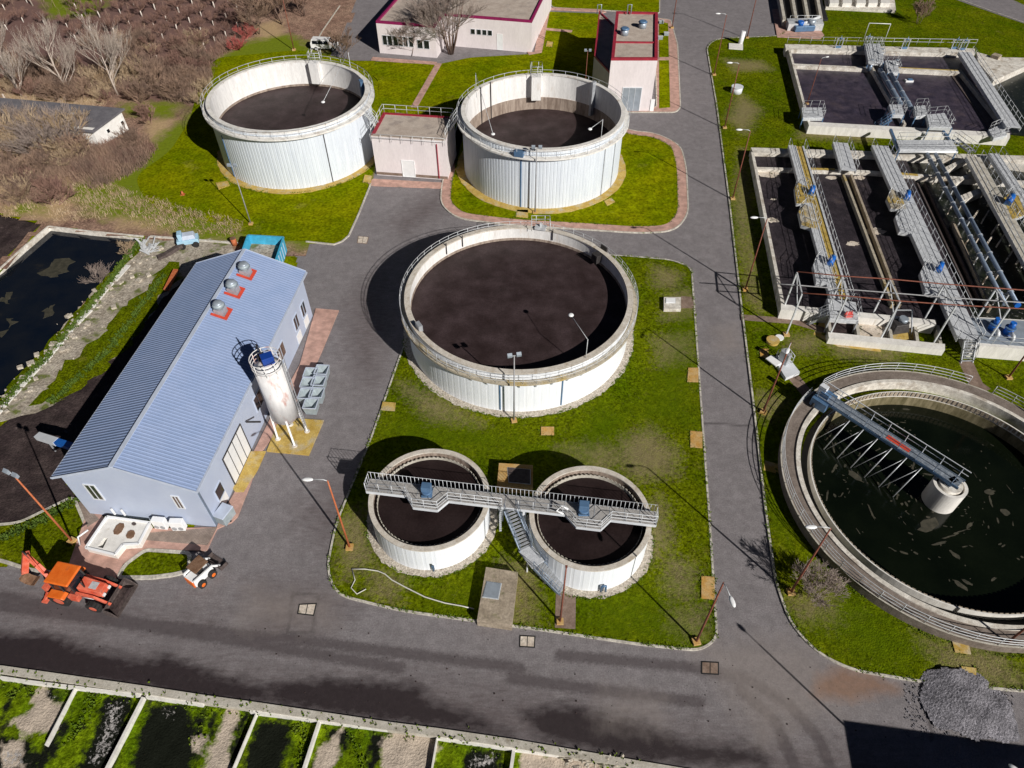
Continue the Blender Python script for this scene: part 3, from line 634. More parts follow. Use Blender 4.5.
# ------------------------------------------------------------------ drying beds along the bottom edge
def bp5(l, w):
    def fn(P):
        r = np.zeros(len(P))
        for q in l: r = np.maximum(r, soft(P, poly(q, -.5), w))
        return r
    return fn
pools = [[(-20, 775), (0, 735), (32, 742), (48, 775)], [(104, 697), (132, 696), (128, 725), (110, 775), (76, 775), (92, 735)], [(46, 740), (70, 712), (64, 735), (44, 775), (30, 775)], [(2, 712), (12, 690), (16, 690), (4, 722)],
    [(148, 706), (184, 702), (196, 725), (192, 775), (130, 775), (138, 738)], [(196, 716), (206, 712), (200, 752), (192, 760)], [(208, 722), (214, 714), (216, 726), (210, 740)], [(236, 722), (246, 712), (242, 760), (230, 768)], [(262, 722), (290, 720), (290, 745), (275, 780), (240, 780), (248, 742)],
    [(330, 730), (350, 728), (346, 750), (330, 748)], [(310, 762), (330, 752), (330, 778), (308, 778)], [(372, 733), (388, 732), (380, 760), (366, 778)], [(400, 746), (410, 742), (412, 752)], [(466, 750), (505, 750), (500, 775), (460, 775)], [(40, 690), (56, 686), (60, 700), (46, 704)]]
sands = [[(36, 695), (44, 686), (50, 700), (62, 706), (56, 728), (42, 734), (22, 734), (12, 722), (30, 712)], [(222, 716), (236, 706), (240, 712), (232, 735), (228, 778), (204, 778), (208, 745), (220, 738)], [(190, 738), (206, 736), (202, 756), (192, 752)],
    [(318, 748), (334, 735), (342, 728), (338, 758), (325, 778), (310, 778)], [(384, 738), (395, 730), (432, 733), (436, 750), (428, 778), (385, 778), (380, 755)], [(520, 752), (600, 760), (610, 780), (518, 780)], [(0, 745), (20, 742), (24, 768), (4, 768)]]
flecks = [[(108, 700), (128, 700), (122, 725), (104, 768), (84, 768), (98, 732)], [(160, 708), (176, 706), (180, 720), (165, 722)], [(0, 748), (24, 746), (28, 768), (0, 768)], [(470, 752), (500, 752), (496, 770), (466, 770)], [(44, 688), (60, 694), (54, 706)]]
sheet('ground', [(-62, 1)]+[(BE[-1][0], 1)]+[(p[0], p[1]+.4) for p in BE[::-1]], .16, -.5, 'bed_grass', {'pool': bp5(pools, .9), 'sandy': bp5(sands, .8), 'fleck': lambda P: bp5(flecks, .5)(P)*.5}, bumpf=lambda P: .035*np.sin(P[:, 0]*3.1+P[:, 1])*np.sin(P[:, 1]*2.7-P[:, 0]*.7))
def slab_line(pts, w, z0, z1, z, material):      # strip through survey points measured at height z
    return strip([W2(a, b, z) for a, b in pts], w, z0, z1, material, world=True, kind=False)
bt = thing('drying_bed', 'row of concrete walled drying beds along the bottom of the photo', 'drying bed', W(250, 706))
slab_line([(-80, 660), (0, 669), (140, 689), (205, 699), (256, 706), (390, 726), (437, 732), (512, 743), (640, 765), (760, 785)], .5, -.6, .10, .1, 'concrete').build('edge_kerb', 'concrete', bt)
for seg in ([(0, 677), (26, 681), (140, 695)], [(146, 696), (203, 704)], [(250, 711), (388, 729)], [(437, 737), (511, 748), (600, 760)]):
    slab_line(seg, .18, -.6, -.05, -.05, 'white').build('bed_wall', 'white_wall', bt)
for a, b, w in [((75, 687), (45, 745), .08), ((143, 697), (95, 790), .2), ((257, 711), (230, 775), .08), ((319, 721), (298, 785), .18), ((437, 737), (428, 790), .08), ((514, 748), (508, 790), .2)]:
    slab_line([a, b], w, -.6, -.08, -.08, 'white').build('partition_wall', 'white_wall', bt)
# damp patch by the bed edge, stones left there
st = MB(); rr = random.Random(5)
for k in range(46):
    p = W(565+rr.random()*62, 752+rr.random()*16); st.ball((p.x, p.y-.2, .02), (.06+rr.random()*.13, .06+rr.random()*.12, .05+rr.random()*.08), 6, 4)
tag(st.build('stone_pile', 'pebble'), 'loose pale stones dumped on the verge at the bottom of the photo', 'stones', None, 'stuff')

# pond edge walls
def wall_line(label, pts, w, z0, z1, material, cat='low wall', name='low_wall', zt=None):
    b = slab_line(pts, w, z0, z1, z1 if zt is None else zt, material); o = b.build(name, material); tag(o, label, cat); return o
wall_line('pale concrete divider between the brown sludge bed and the dark pond', [(48, 226), (22, 248), (0, 268), (-60, 312), (-160, 380)], .2, -1.2, .12, 'pale_concrete')
wall_line('long pale concrete rim along the far side of the dark pond', [(48, 226), (90, 231), (143, 236)], .2, -1.2, .1, 'pale_concrete')
wall_line('pale concrete rim behind the light blue machine', [(150, 236), (190, 239), (238, 243)], .28, -.1, .14, 'pale_concrete')
wt = thing('broken_wall', 'crumbling white concrete strip beside the grassy bank of the dark pond', 'wall', W(60, 340))
seg = [(128, 265), (112, 283), (104, 292), (90, 310), (75, 325), (62, 342), (50, 355), (40, 366), (20, 388), (0, 410), (-25, 436)]
for i in range(len(seg)-1):
    a, b_ = Vector(seg[i]), Vector(seg[i+1]); c_ = a.lerp(b_, .93 if i % 2 else .86)
    slab_line([tuple(a), tuple(c_)], (.45 if i % 3 else .62), -.2, .12+.05*(i % 2), .1, '').build('slab', 'lime_wall', wt)
rb = MB(); rr = random.Random(9)
for k in range(150):
    t = rr.random(); x = 150-150*t+rr.gauss(0, 9); y = 250+160*t+rr.gauss(0, 5)
    p = W(x, y); s_ = .08+rr.random()**3*.5; rb.box((p.x, p.y, .0), (s_, s_*(.6+rr.random()*.6), .08+s_*.35), rr.random()*3)
tag(rb.build('rubble', 'pebble'), 'broken concrete lumps scattered on the rough strip by the pond', 'rubble', None, 'stuff')
# ------------------------------------------------------------------ round tanks
def ring_seg(b, c, r0, r1, z0, z1, n=96, a0=0, a1=2*PI):
    return b.lathe(c, [(r0, z0), (r1, z0), (r1, z1), (r0, z1)], n, a0, a1)
def corrugated(c, r, z0, z1, n=150, d=.035):
    b = MB(); P = []
    for k in range(n):
        a = 2*PI*k/n
        for f, rr in ((0, r), (.62, r), (.72, r-d), (.9, r-d)):
            aa = a+2*PI/n*f; P.append((c[0]+rr*math.cos(aa), c[1]+rr*math.sin(aa)))
    m = len(P); b.v = [(x, y, z0) for x, y in P]+[(x, y, z1) for x, y in P]
    b.f = [(j, (j+1) % m, m+(j+1) % m, m+j) for j in range(m)]
    return b
def big_tank(label, c, rin, h, zp, rp, zw, ctr=False, deck='deck_tan'):
    t = thing('digester_tank', label, 'tank', (c[0], c[1], 0))
    ro = rin+.38
    corrugated(c, ro+.04, .05, h-.15 if ctr else h-.3, 100 if ctr else 150, .01 if ctr else .028).build('cladding', 'white_clad_bright' if ctr else 'white_clad', t)
    MB().lathe(c, [(rin, h-.08), (ro, h-.08), (ro, .0), (ro-.3, 0), (ro-.3, 1.0), (rin, 1.0)], 120, sm=False).build('wall', 'inner_wall', t)
    ring_seg(MB(), c, rin-.06, ro+.1, h-.09, h+.05, 120).build('coping', 'tank_rim' if ctr else 'white_coping', t)
    ring_seg(MB(), c, ro+.06, rp, zp-.22, zp, 120).build('platform', deck, t)
    for k in range(48 if ctr else 0):
        br = MB(); a = 2*PI*k/48; ca, sa = math.cos(a), math.sin(a)
        br.hexa([(c[0]+r_*ca-s_*.06*sa, c[1]+r_*sa+s_*.06*ca, z_) for (r_, z_, s_) in
                 ((ro+.03, zp-.95, -1), (ro+.12, zp-.95, -1), (ro+.12, zp-.95, 1), (ro+.03, zp-.95, 1), (ro+.03, zp-.23, -1), (rp-.1, zp-.23, -1), (rp-.1, zp-.23, 1), (ro+.03, zp-.23, 1))])
        br.build('bracket', 'steel', t)
    ring = [Vector((c[0]+(rp-.05)*math.cos(2*PI*k/60), c[1]+(rp-.05)*math.sin(2*PI*k/60), zp)) for k in range(60)]
    railing(t, ring, 1.05, 1.7 if not ctr else 1.2, (1.0, .55) if not ctr else (1.0, .66, .33), .026, 'galv', closed=True)
    ring_seg(MB(), c, rin-.05, rin+.01, zw-.2, zw+.28, 120).build('scum_line', 'stained_wall', t)
    struct('water', MB().cyl(c, rin+.02, zw-.01, zw, 96), 'sludge')
    return t, ro
def on_ring(c, r, px, z):
    """angle on a ring nearest to photo column px, near side"""
    best = min(range(720), key=lambda k: (abs(PX((c[0]+r*math.cos(PI+PI*k/720), c[1]+r*math.sin(PI+PI*k/720), z))[0]-px)))
    return PI+PI*best/720
def seam(c, r, px, z0, z1, w=.12, m='blue_steel'):
    a = on_ring(c, r, px, (z0+z1)/2); p = (c[0]+r*math.cos(a), c[1]+r*math.sin(a))
    return MB().box((p[0], p[1], z0), (.1, w, z1-z0), a)

# the wide tank on the central lawn
t, ro = big_tank('widest white round tank, brimming with dark sludge, on the central lawn', C_CTR, 10.74, 5.25, 4.45, 11.72, 3.7, True)
for px in (500, 562): seam(C_CTR, ro+.06, px, .3, 4.0).build('cable_duct', 'blue_steel', t)
struct('ground', MB().prism(jag(circ(C_CTR, ro+.75, 120), .06, .25, 2), .0, .14), 'pebble')
# overflow weir boxes and depth probes on its rim
for px, a in ((423, 2.95),):
    p = (C_CTR[0]+10.6*math.cos(a+PI*.07), C_CTR[1]+10.6*math.sin(a+PI*.07))
def rim_pt(c, r, px, py, z):
    p = W(px, py, z); a = math.atan2(p.y-c[1], p.x-c[0]); return (c[0]+r*math.cos(a), c[1]+r*math.sin(a), a)
x, y, a = rim_pt(C_CTR, 10.3, 592, 256, 5.2)
MB().box((x, y, 4.2), (.7, .8, .95), a).build('inlet_box', 'dark_metal', t); MB().box((x+.9*math.cos(a-.09), y+.9*math.sin(a-.09), 4.3), (.12, .9, 1.5), a).build('gate', 'dark_metal', t)
x, y, a = rim_pt(C_CTR, 10.9, 541, 228, 5.2)
MB().box((x, y, 5.3), (.8, 1.2, .25), a).bar((x, y, 5.3), (x, y, 6.0), .2, .2).build('valve_box', 'galv', t)
railing(t, [Vector((x-1.0, y-.5, 5.3)), Vector((x-1.0, y+.9, 5.3)), Vector((x+1.0, y+.9, 5.3)), Vector((x+1.0, y-.5, 5.3))], 1.0, 1.0, name='guard')
for px, py in ((461, 258), (475, 253), (548, 243)):
    x, y, a = rim_pt(C_CTR, 10.66, px, py, 4.9); MB().bar((x, y, 4.2), (x, y, 5.6), .1, .1).build('probe', 'dark_metal', t)
x, y, a = rim_pt(C_CTR, 10.75, 421, 328, 5.3); MB().box((x, y, 5.2), (.4, .8, .7), a).build('control_box', 'steel', t)
# sampling booms with a white float over the sludge
def boom(label, c, r, px, py, z, head, zh, fl=True):
    x, y, a = rim_pt(c, r, px, py, z); tt = thing('rim_lamp', label, 'lamp', (x, y, z))
    hx = W(*head, zh)
    MB().tube([(x, y, z-.8), (x, y, z+2.4)], .035, 6).build('pole', 'galv', tt)
    MB().tube([(x, y, z+2.35), hx], .028, 6).build('arm', 'galv', tt)
    MB().ball(hx, (.26, .26, .12)).build('lamp_head', 'lamp_white', tt); return tt
boom('thin rim lamp with a round white head over the sludge of the widest tank', C_CTR, 11.0, 583, 356, 5.2, (571, 315), 7.6)
boom('short rim lamp standing at the right front edge of the right-hand digester', C_TR, 10.1, 604, 140, 8.1, (590, 129), 10.4)
boom('rim lamp reaching over the far sludge of the left digester', C_TL, 10.2, 335, 76, 7.9, (323, 102), 9.0)
boom('rim lamp on the left edge of the right-hand digester', C_TR, 9.9, 478, 92, 8.1, (493, 134), 8.6)

# left digester
t, ro = big_tank('left white corrugated digester beside the rough field, half full', C_TL, 10.0, 7.94, 7.35, 11.08, 4.5, deck='white_coping')
struct('ground', MB().prism(jag(circ(C_TL, ro+1.0, 80), .06, .6, 3), .0, .13), 'yellow_slab')
x, y, a = rim_pt(C_TL, 9.6, 315, 62, 7.9)
MB().box((x, y, 5.2), (1.1, 1.3, 2.9), a).build('outlet_box', 'inner_wall', t)
railing(t, [Vector((x-.6, y-.3, 8.1)), Vector((x-.6, y+1.4, 8.1)), Vector((x+1.0, y+1.4, 8.1)), Vector((x+1.0, y-.3, 8.1)), Vector((x-.6, y-.3, 8.1))], 1.3, 1.0, name='cage')
x, y, a = rim_pt(C_TL, 9.75, 356, 82, 7.9); MB().box((x, y, 5.0), (.5, .9, 3.0), a).build('overflow_duct', 'blue_steel', t)
for px, z0, z1, m in ((328, .1, 7.2, 'dark_metal'), (228, .2, 6.0, 'blue_steel')): seam(C_TL, ro+.07, px, z0, z1, .1, m).build('downpipe', m, t)
# right digester
t, ro = big_tank('right-hand white corrugated digester ringed by a pink paved path', C_TR, 9.92, 8.12, 7.3, 11.0, 3.3, deck='white_coping')
struct('ground', MB().prism(jag(circ(C_TR, ro+1.1, 80), .06, .6, 3), .1, .19), 'yellow_slab')
ring_seg(MB(), C_TR, 9.84, 9.93, 3.2, 5.0, 120).build('scum_line', 'stained_wall', t)
x, y, a = rim_pt(C_TR, 9.4, 537, 80, 8.1)
MB().box((x, y, 5.0), (1.1, 1.3, 3.2), a).build('outlet_box', 'inner_wall', t)
railing(t, [Vector((x-.8, y-.3, 8.2)), Vector((x-.8, y+1.4, 8.2)), Vector((x+.8, y+1.4, 8.2)), Vector((x+.8, y-.3, 8.2)), Vector((x-.8, y-.3, 8.2))], 1.3, 1.0, name='cage')
x, y, a = rim_pt(C_TR, 9.6, 588, 88, 8.1); MB().box((x, y, 4.0), (.7, .35, 4.6), a).build('overflow_duct', 'steel', t)
for px, py in ((490, 92), (499, 88)):
    x, y, a = rim_pt(C_TR, 9.8, px, py, 8.1); MB().bar((x, y, 3.2), (x, y, 8.4), .12, .12).build('riser_pipe', 'dark_metal', t)
for px, z0, z1, m in ((521, .2, 6.8, 'blue_steel'), (603, .2, 6.9, 'steel'), (613, .2, 6.9, 'steel')): seam(C_TR, ro+.07, px, z0, z1, .14, m).build('downpipe', m, t)
x, y, a = rim_pt(C_TR, 10.7, 521, 153, 7.3); MB().box((x, y, 7.35), (.7, 1.1, .6), a).build('motor_box', 'blue_steel', t)

# two thickeners with a footbridge
def thickener(label, c, rout, h, zw):
    t = thing('thickener_tank', label, 'tank', (c[0], c[1], 0)); rin = rout-.32
    corrugated(c, rout, .05, h-.12, 40, .012).build('cladding', 'white_clad_bright', t)
    MB().lathe(c, [(rin, h-.05), (rout-.04, h-.05), (rout-.04, 0), (rout-.25, 0), (rout-.25, .8), (rin, .8)], 90).build('wall', 'stained_wall', t)
    ring_seg(MB(), c, rin-.03, rout+.04, h-.06, h+.06, 90).build('coping', 'tank_rim', t)
    wr = MB(); ring_seg(wr, c, rin-.32, rin-.28, h-.75, h-.32, 72)
    for k in range(72):
        a = 2*PI*k/72; wr.box((c[0]+(rin-.3)*math.cos(a), c[1]+(rin-.3)*math.sin(a), h-.34), (.06, .16, .11), a)
    wr.build('toothed_weir', 'concrete', t)
    ring_seg(MB(), c, rin-.32, rin+.02, h-.8, h-.72, 72).build('launder', 'muddy_steel', t)
    struct('water', MB().cyl(c, rin-.25, zw-.01, zw, 72), 'sludge_dark')
    struct('ground', MB().prism(jag(circ(c, rout+.6, 90), .06, .2, 6), .0, .14), 'pebble')
    return t
t = thickener('left small round thickener under the footbridge', C_S1, 4.75, 3.06, 2.5)
x, y, a = rim_pt(C_S1, 4.85, 433, 562, 1.0); MB().tube([(x, y, .5), (x, y-.15, 1.3), (x, y-.1, .4)], .1).build('outlet_pipe', 'blue_steel', t)
t = thickener('right small round thickener under the footbridge, beside the stairs', C_S2, 4.66, 3.26, 2.6)
x, y, a = rim_pt(C_S2, 4.75, 603, 584, .8); MB().tube([(x-.2, y-.1, .3), (x-.2, y-.15, 1.2), (x+.1, y-.15, 1.25), (x+.15, y-.1, .3)], .09).build('outlet_pipe', 'blue_steel', t)

ZB = 3.75
fA = W(366, 491, ZB); fB = W(656, 525, ZB); du = (fB-fA).normalized(); dv = Vector((-du.y, du.x, 0)); LB = (fB-fA).length
bt = thing('footbridge', 'grey steel footbridge spanning both small thickeners', 'bridge', (fA.x, fA.y, 0))
def bp(s, v, z=0): return fA+du*s+dv*v+Vector((0, 0, z))
def s_at(px, py): return (W(px, py, ZB)-fA).dot(du)
sg = []
for (a0, a1, a2, a3) in (((408, 491), (415, 500), (439, 503), (450, 494)), ((566, 508), (577, 519), (601, 522), (611, 513))):
    sg.append([s_at(*a0), s_at(*a1), s_at(*a2), s_at(*a3)])
WD = 1.15; BUL = .95
front = [(0, 0)]
for q in sg: front += [(q[0], 0), (q[1], -BUL), (q[2], -BUL), (q[3], 0)]
front.append((LB, 0))
outline = [tuple(bp(s, v).xy) for s, v in front]+[tuple(bp(LB, WD).xy), tuple(bp(0, WD).xy)]
MB().prism(outline, ZB-.06, ZB, bottom=True).build('deck', 'grating_dark', bt)
gd = MB()
for i in range(len(front)-1): gd.bar(bp(*front[i], -.14), bp(*front[i+1], -.14), .09, .26)
gd.bar(bp(0, WD, -.14), bp(LB, WD, -.14), .09, .26); gd.bar(bp(0, 0, -.14), bp(0, WD, -.14), .09, .26); gd.bar(bp(LB, 0, -.14), bp(LB, WD, -.14), .09, .26)
gd.build('girder', 'white_steel', bt)
pl = MB()
for s in np.arange(.6, LB, 1.15): pl.bar(bp(s, .02, .012), bp(s, WD-.02, .012), .05, .015)
pl.build('deck_joints', 'steel', bt)
for s in (s_at(497, 500)+.3, s_at(527, 505)-.2):
    for v in (.1, WD-.1):
        p = bp(s, v); MB().bar((p.x, p.y, 0), (p.x, p.y, ZB-.35), .18, .18).build('leg', 'white_steel', bt)
railing(bt, [bp(LB, 0), bp(LB, WD-.03), bp(0, WD-.03), bp(0, 0)], 1.0, .32, (1.0,), .022, 'white_steel', name='rear_railing')
gap0, gap1 = s_at(503, 500), s_at(519, 503)
fr = [q for q in front if q[0] <= sg[0][3]+.1]+[(gap0, 0)]
railing(bt, [bp(s, v+.04) for s, v in fr], 1.1, 1.1, (1.0, .6, .25), .024, 'white_steel', name='front_railing')
fr = [(gap1, 0)]+[q for q in front if q[0] >= sg[1][0]-.1]
railing(bt, [bp(s, v+.04) for s, v in fr], 1.1, 1.1, (1.0, .6, .25), .024, 'white_steel', name='front_railing')
for q, nm in ((sg[0], 0), (sg[1], 1)):
    c = bp((q[1]+q[2])/2-.15 if nm == 0 else (q[0]+q[1])/2+.9, .42)
    g_ = MB().box((c.x, c.y, c.z+.02), (.85, .85, .12), 0).cyl((c.x, c.y), .42, c.z+.14, c.z+.45, 16).box((c.x, c.y+.05, c.z+.45), (.75, .6, .6), -.1)
    g_.build('scraper_drive', 'blue_steel', bt, bevel=.03)
    if nm: MB().tube([c+Vector((-1.2, -.1, .5)), c+Vector((-1.7, .1, .7)), c+Vector((-2.1, -.2, .4)), c+Vector((-1.6, -.5, .5))], .08).build('hose_coil', 'lamp_white', bt)
# stairs: upper flight straight down, landing, lower flight
st = thing('stairs', 'grey steel stairs leading from the footbridge down to the brown slab', 'stairs', W(545, 560))
def flight(p0, p1, z0, z1, w, parent, nst, material='steel', rail=True, side=None):
    p0 = Vector((p0[0], p0[1], z0)); p1 = Vector((p1[0], p1[1], z1)); d = (p1-p0); hd = Vector((d.x, d.y, 0)).normalized(); n_ = Vector((-hd.y, hd.x, 0))
    for sgn in (-1, 1):
        MB().bar(p0+n_*sgn*w/2-Vector((0, 0, .1)), p1+n_*sgn*w/2-Vector((0, 0, .1)), .06, .26).build('stringer', material, parent)
    for k in range(nst):
        q = p0.lerp(p1, (k+.5)/nst); rz = math.atan2(hd.y, hd.x)
        MB().box((q.x, q.y, q.z-.02), (.17, w-.06, .035), rz).build('tread', 'steel', parent)
    if rail:
        for sgn in (-1, 1): railing(parent, [p0+n_*sgn*w/2, p1+n_*sgn*w/2], 1.0, 1.0, (1.0, .5), .025, material, name='handrail')
pA = bp((gap0+gap1)/2, -.05); pL0 = W(526, 549, 2.0); pL1 = W(537, 563, 2.0); pG = W(563, 590, .14)
flight((pA.x, pA.y), (pL0.x, pL0.y), ZB, 2.0, 1.0, st, 12, 'blue_pipe')
c = (pL0+pL1)/2; rzL = math.atan2(pL1.y-pL0.y, pL1.x-pL0.x)
MB().box((c.x, c.y, 1.93), ((pL1-pL0).length+.3, 1.15, .07), rzL).build('landing', 'grating', st)
for dx, dy in ((-.3, -.3), (.4, .3)): MB().bar((c.x+dx, c.y+dy, 0), (c.x+dx, c.y+dy, 1.93), .1, .1).build('leg', 'white_steel', st)
flight((pL1.x, pL1.y), (pG.x, pG.y), 2.0, .16, 1.0, st, 13, 'blue_pipe')

# concrete chambers on the central lawn
def chamber(label, quad, z, material='old_concrete', name='valve_chamber', hatch=None, hm='lamp_grey', cat='concrete box', group=None, z0=0.0):
    t = thing(name, label, cat, W(*quad[0], z0), group)
    MB().prism(poly(quad, z), z0, z).build('slab' if z < .6 else 'chamber', material, t)
    if hatch:
        Q = poly(hatch, z); MB().prism(Q, z+.003, z+.07).build('hatch', hm, t)
        MB().prism(offset_poly(Q, -.06), z+.002, z+.03).build('hatch_frame', 'galv', t)
    return t
t = chamber('concrete chamber with a light blue hatch on the lawn kerb below the left thickener', [(486, 567), (518, 572), (512, 625), (477, 620)], .95, hatch=[(487, 582), (501, 584), (498, 599), (483, 597)])
chamber('brown concrete chamber half shaded behind the gap between the thickeners', [(499, 463), (533, 465), (533, 488), (497, 486)], 1.0, 'orange_slab', hatch=[(508, 468), (530, 470), (530, 484), (509, 482)], hm='muddy_steel')
chamber('concrete pad with a grey steel hatch right of the widest tank', [(664, 297), (681, 297), (681, 309), (664, 309)], .5, 'pale_concrete', hatch=[(666, 298.5), (675, 298.5), (675, 303), (666, 303)], hm='lamp_white')
struct('pavement', MB().prism(poly([(681, 297), (693, 298), (694, 309), (681, 309)]), .09, .135), 'path_brown')
covers = [('small orange slab on the lawn just below the widest tank', [(541, 428), (554, 428), (554, 436), (541, 436)]),
    ('orange slab against the kerb level with the widest tank', [(688, 369), (698, 369), (698, 383), (687, 383)]),
    ('orange slab by the kerb between the widest tank and the road', [(690, 432), (702, 433), (702, 449), (690, 448)]),
    ('mustard slab beside the lamp at the lower right lawn corner', [(701, 577), (714, 578), (714, 601), (701, 599)]),
    ('yellow slab on the left lawn kerb beside the widest tank', [(383, 403), (396, 404), (395, 412), (381, 411)]),
    ('yellow slab in front of the left digester near the field', [(216, 184), (228, 182), (230, 186), (219, 190)]),
    ('yellow slab between the left digester and the pump house', [(365, 176), (372, 177), (371, 184), (363, 183)]),
    ('yellow slab at the foot of the right-hand digester near its lamp', [(517, 211), (528, 211), (528, 219), (516, 218)]),
    ('yellow slab on the right foot of the right-hand digester', [(604, 202), (611, 199), (615, 203), (607, 207)]),
    ('yellow slab nearest the gravel heap, partly buried', [(960, 667), (975, 669), (975, 676), (962, 674)]),
    ('yellow slab on the grass below the round clarifier', [(951, 642), (967, 643), (970, 655), (954, 653)]),
    ('small orange slab beside the kiosk steps near the road', [(759, 350), (768, 350), (768, 359), (760, 358)]),
    ('pale slab among the shadows on the lawn of the pink building', [(547, 42), (553, 43), (552, 48), (546, 47)])]
for lb, q in covers:
    o = MB().prism(poly(q), .0, .19).build('manhole_slab', 'orange_slab' if 'orange' in lb or 'mustard' in lb else 'yellow_slab'); tag(o, lb, 'concrete slab', 'yellow cover slabs on the lawns')
for lb, q in [('square pale grate of two panels in the road below the chamber', [(519.5, 635), (535.5, 636), (535, 648), (519, 647)]), ('pinkish concrete cover at the road corner by the mustard slab', [(701, 661), (719, 662), (719, 675), (701, 674)]),
              ('broken pale drain cover on the road right of the skid steer', [(299, 604), (317, 603), (314, 616), (297, 614)]), ('small worn orange drain in the road near the left digester lawn', [(358, 236), (369, 237), (367, 244), (357, 243)])]:
    t = thing('drain_cover', lb, 'drain cover', W(*q[0])); Q = poly(q)
    MB().prism(Q, -.1, .018).build('frame', 'black' if 'orange' not in lb else 'path_brown', t)
    I = offset_poly(Q, .09); a, b, c, d = [Vector(p) for p in I]
    for u0, u1 in ((0, .47), (.53, 1)):
        MB().prism([tuple(a.lerp(b, u0)), tuple(a.lerp(b, u1)), tuple(d.lerp(c, u1)), tuple(d.lerp(c, u0))], 0, .03).build('panel', 'sand' if 'pink' not in lb else 'path_brown', t)
hp = [(352, 569), (355, 580), (351, 588), (357, 594), (366, 589)]
tag(MB().tube([W(a, b, .17) for a, b in hp], .045, 5).build('garden_hose', 'hose'), 'short kinked white hose end on the lawn corner', 'hose')
hp = [(385, 574), (392, 580), (405, 587), (425, 597), (445, 603), (462, 606), (474, 609)]
tag(MB().tube([W(a, b, .18) for a, b in [(352, 569), (365, 569), (378, 571)]+hp], .05, 5).build('garden_hose', 'hose'), 'long white hose curving over the lawn to the concrete chamber', 'hose')

# ------------------------------------------------------------------ sunk clarifier with rotating bridge
c = C_CL; ZCW = -.95
t = thing('clarifier', 'large sunken round clarifier with dark green water', 'clarifier', (c[0], c[1], 0))
MB().lathe(c, [(12.30, .05), (13.55, .05), (13.55, 1.0), (12.30, 1.0)], 140).build('walkway', 'walkway_dark', t)
MB().lathe(c, [(13.45, 1.003), (13.57, 1.003), (13.57, 1.04), (13.45, 1.04)], 140).build('walkway_edge', 'concrete', t)
MB().lathe(c, [(11.92, -2.3), (12.30, -2.3), (12.30, 1.12), (11.92, 1.12)], 140).build('rim_wall', 'pale_concrete', t)
MB().lathe(c, [(11.05, -2.0), (11.85, -2.0), (11.85, .05), (11.05, .05)], 140).build('channel_floor', 'black', t)
MB().lathe(c, [(10.95, -2.0), (11.06, -2.0), (11.06, .78), (10.95, .78)], 140).build('weir_wall', 'white_wall', t)
MB().lathe(c, [(10.90, -1.2), (10.95, -1.2), (10.95, .12), (10.90, .12)], 140).build('algae_band', 'algae', t)
wr = MB()
for k in range(170):
    a = 2*PI*k/170; wr.box((c[0]+10.9*math.cos(a), c[1]+10.9*math.sin(a), .3), (.05, .26, .5), a)
wr.build('toothed_weir', 'old_concrete', t)
struct('water', MB().cyl(c, 10.97, ZCW-.02, ZCW, 120), 'green_water')
struct('ground', MB().cyl(c, 11.8, -2.1, -2.05, 60), 'soil')
rr = random.Random(21); sc = MB()
for k in range(230):
    a = 2*PI*rr.random(); q = 10.6*math.sqrt(rr.random())*(.25+.75*rr.random()) if k > 60 else 7+3.5*rr.random()
    if k <= 60: a = 1.4+1.7*rr.random()
    x, y = c[0]+q*math.cos(a), c[1]+q*math.sin(a); L = (.10+rr.random()**4*1.5); w = .03+rr.random()**2*.10; rot = a+PI/2+rr.gauss(0, .35)
    pts = [(x+L*.5*math.cos(f)*math.cos(rot)*rr.uniform(.7, 1.2)-w*math.sin(f)*math.sin(rot), y+L*.5*math.cos(f)*math.sin(rot)*rr.uniform(.7, 1.2)+w*math.sin(f)*math.cos(rot)) for f in np.arange(0, 2*PI, .6)]
    sc.prism(pts, ZCW+.001, ZCW+.006+k*.00008)
for (px, py, L, w, ro_) in ((928, 525, 2.2, .5, .5), (855, 476, 1.7, .32, -.9), (930, 390, 1.5, .5, 0.1), (960, 585, 1.2, .2, -.8), (955, 555, 1.1, .18, -.8), (966, 582, .9, .15, -.6), (990, 492, .9, .3, .2), (1005, 512, .7, .4, 1.2)):
    p = W(px, py, ZCW); pts = [(p.x+L*.5*math.cos(f)*math.cos(ro_)*rr.uniform(.6, 1.2)-w*math.sin(f)*math.sin(ro_), p.y+L*.5*math.cos(f)*math.sin(ro_)*rr.uniform(.6, 1.2)+w*math.sin(f)*math.cos(ro_)) for f in np.arange(0, 2*PI, .5)]
    sc.prism(pts, ZCW+.001, ZCW+.021+w*.01)
tag(sc.build('scum', 'scum'), 'brown flakes of scum floating on the clarifier', 'scum', None, 'stuff')
def arc(c, r, a0, a1, z, n=40): return [Vector((c[0]+r*math.cos(a0+(a1-a0)*k/n), c[1]+r*math.sin(a0+(a1-a0)*k/n), z)) for k in range(n+1)]
def ang_of(px, py, z=1.0): p = W(px, py, z); return math.atan2(p.y-c[1], p.x-c[0])
for lb, p0, p1 in (('curved railing along the far left edge of the clarifier walkway', (968, 381), (822, 388)), ('railing on the near left edge of the clarifier walkway', (810, 396), (1100, 655)), ('short railing at the far right of the clarifier path', (1100, 470), (990, 398))):
    a0, a1 = ang_of(*p0), ang_of(*p1)
    while a1 < a0: a1 += 2*PI
    tt = thing('handrail', lb, 'railing', (c[0]+13.6*math.cos((a0+a1)/2), c[1]+13.6*math.sin((a0+a1)/2), 1.0))
    railing(tt, arc(c, 13.5, a0, a1, 1.04), 1.05, 1.6, (1.0, .66, .33), .032, 'galv')
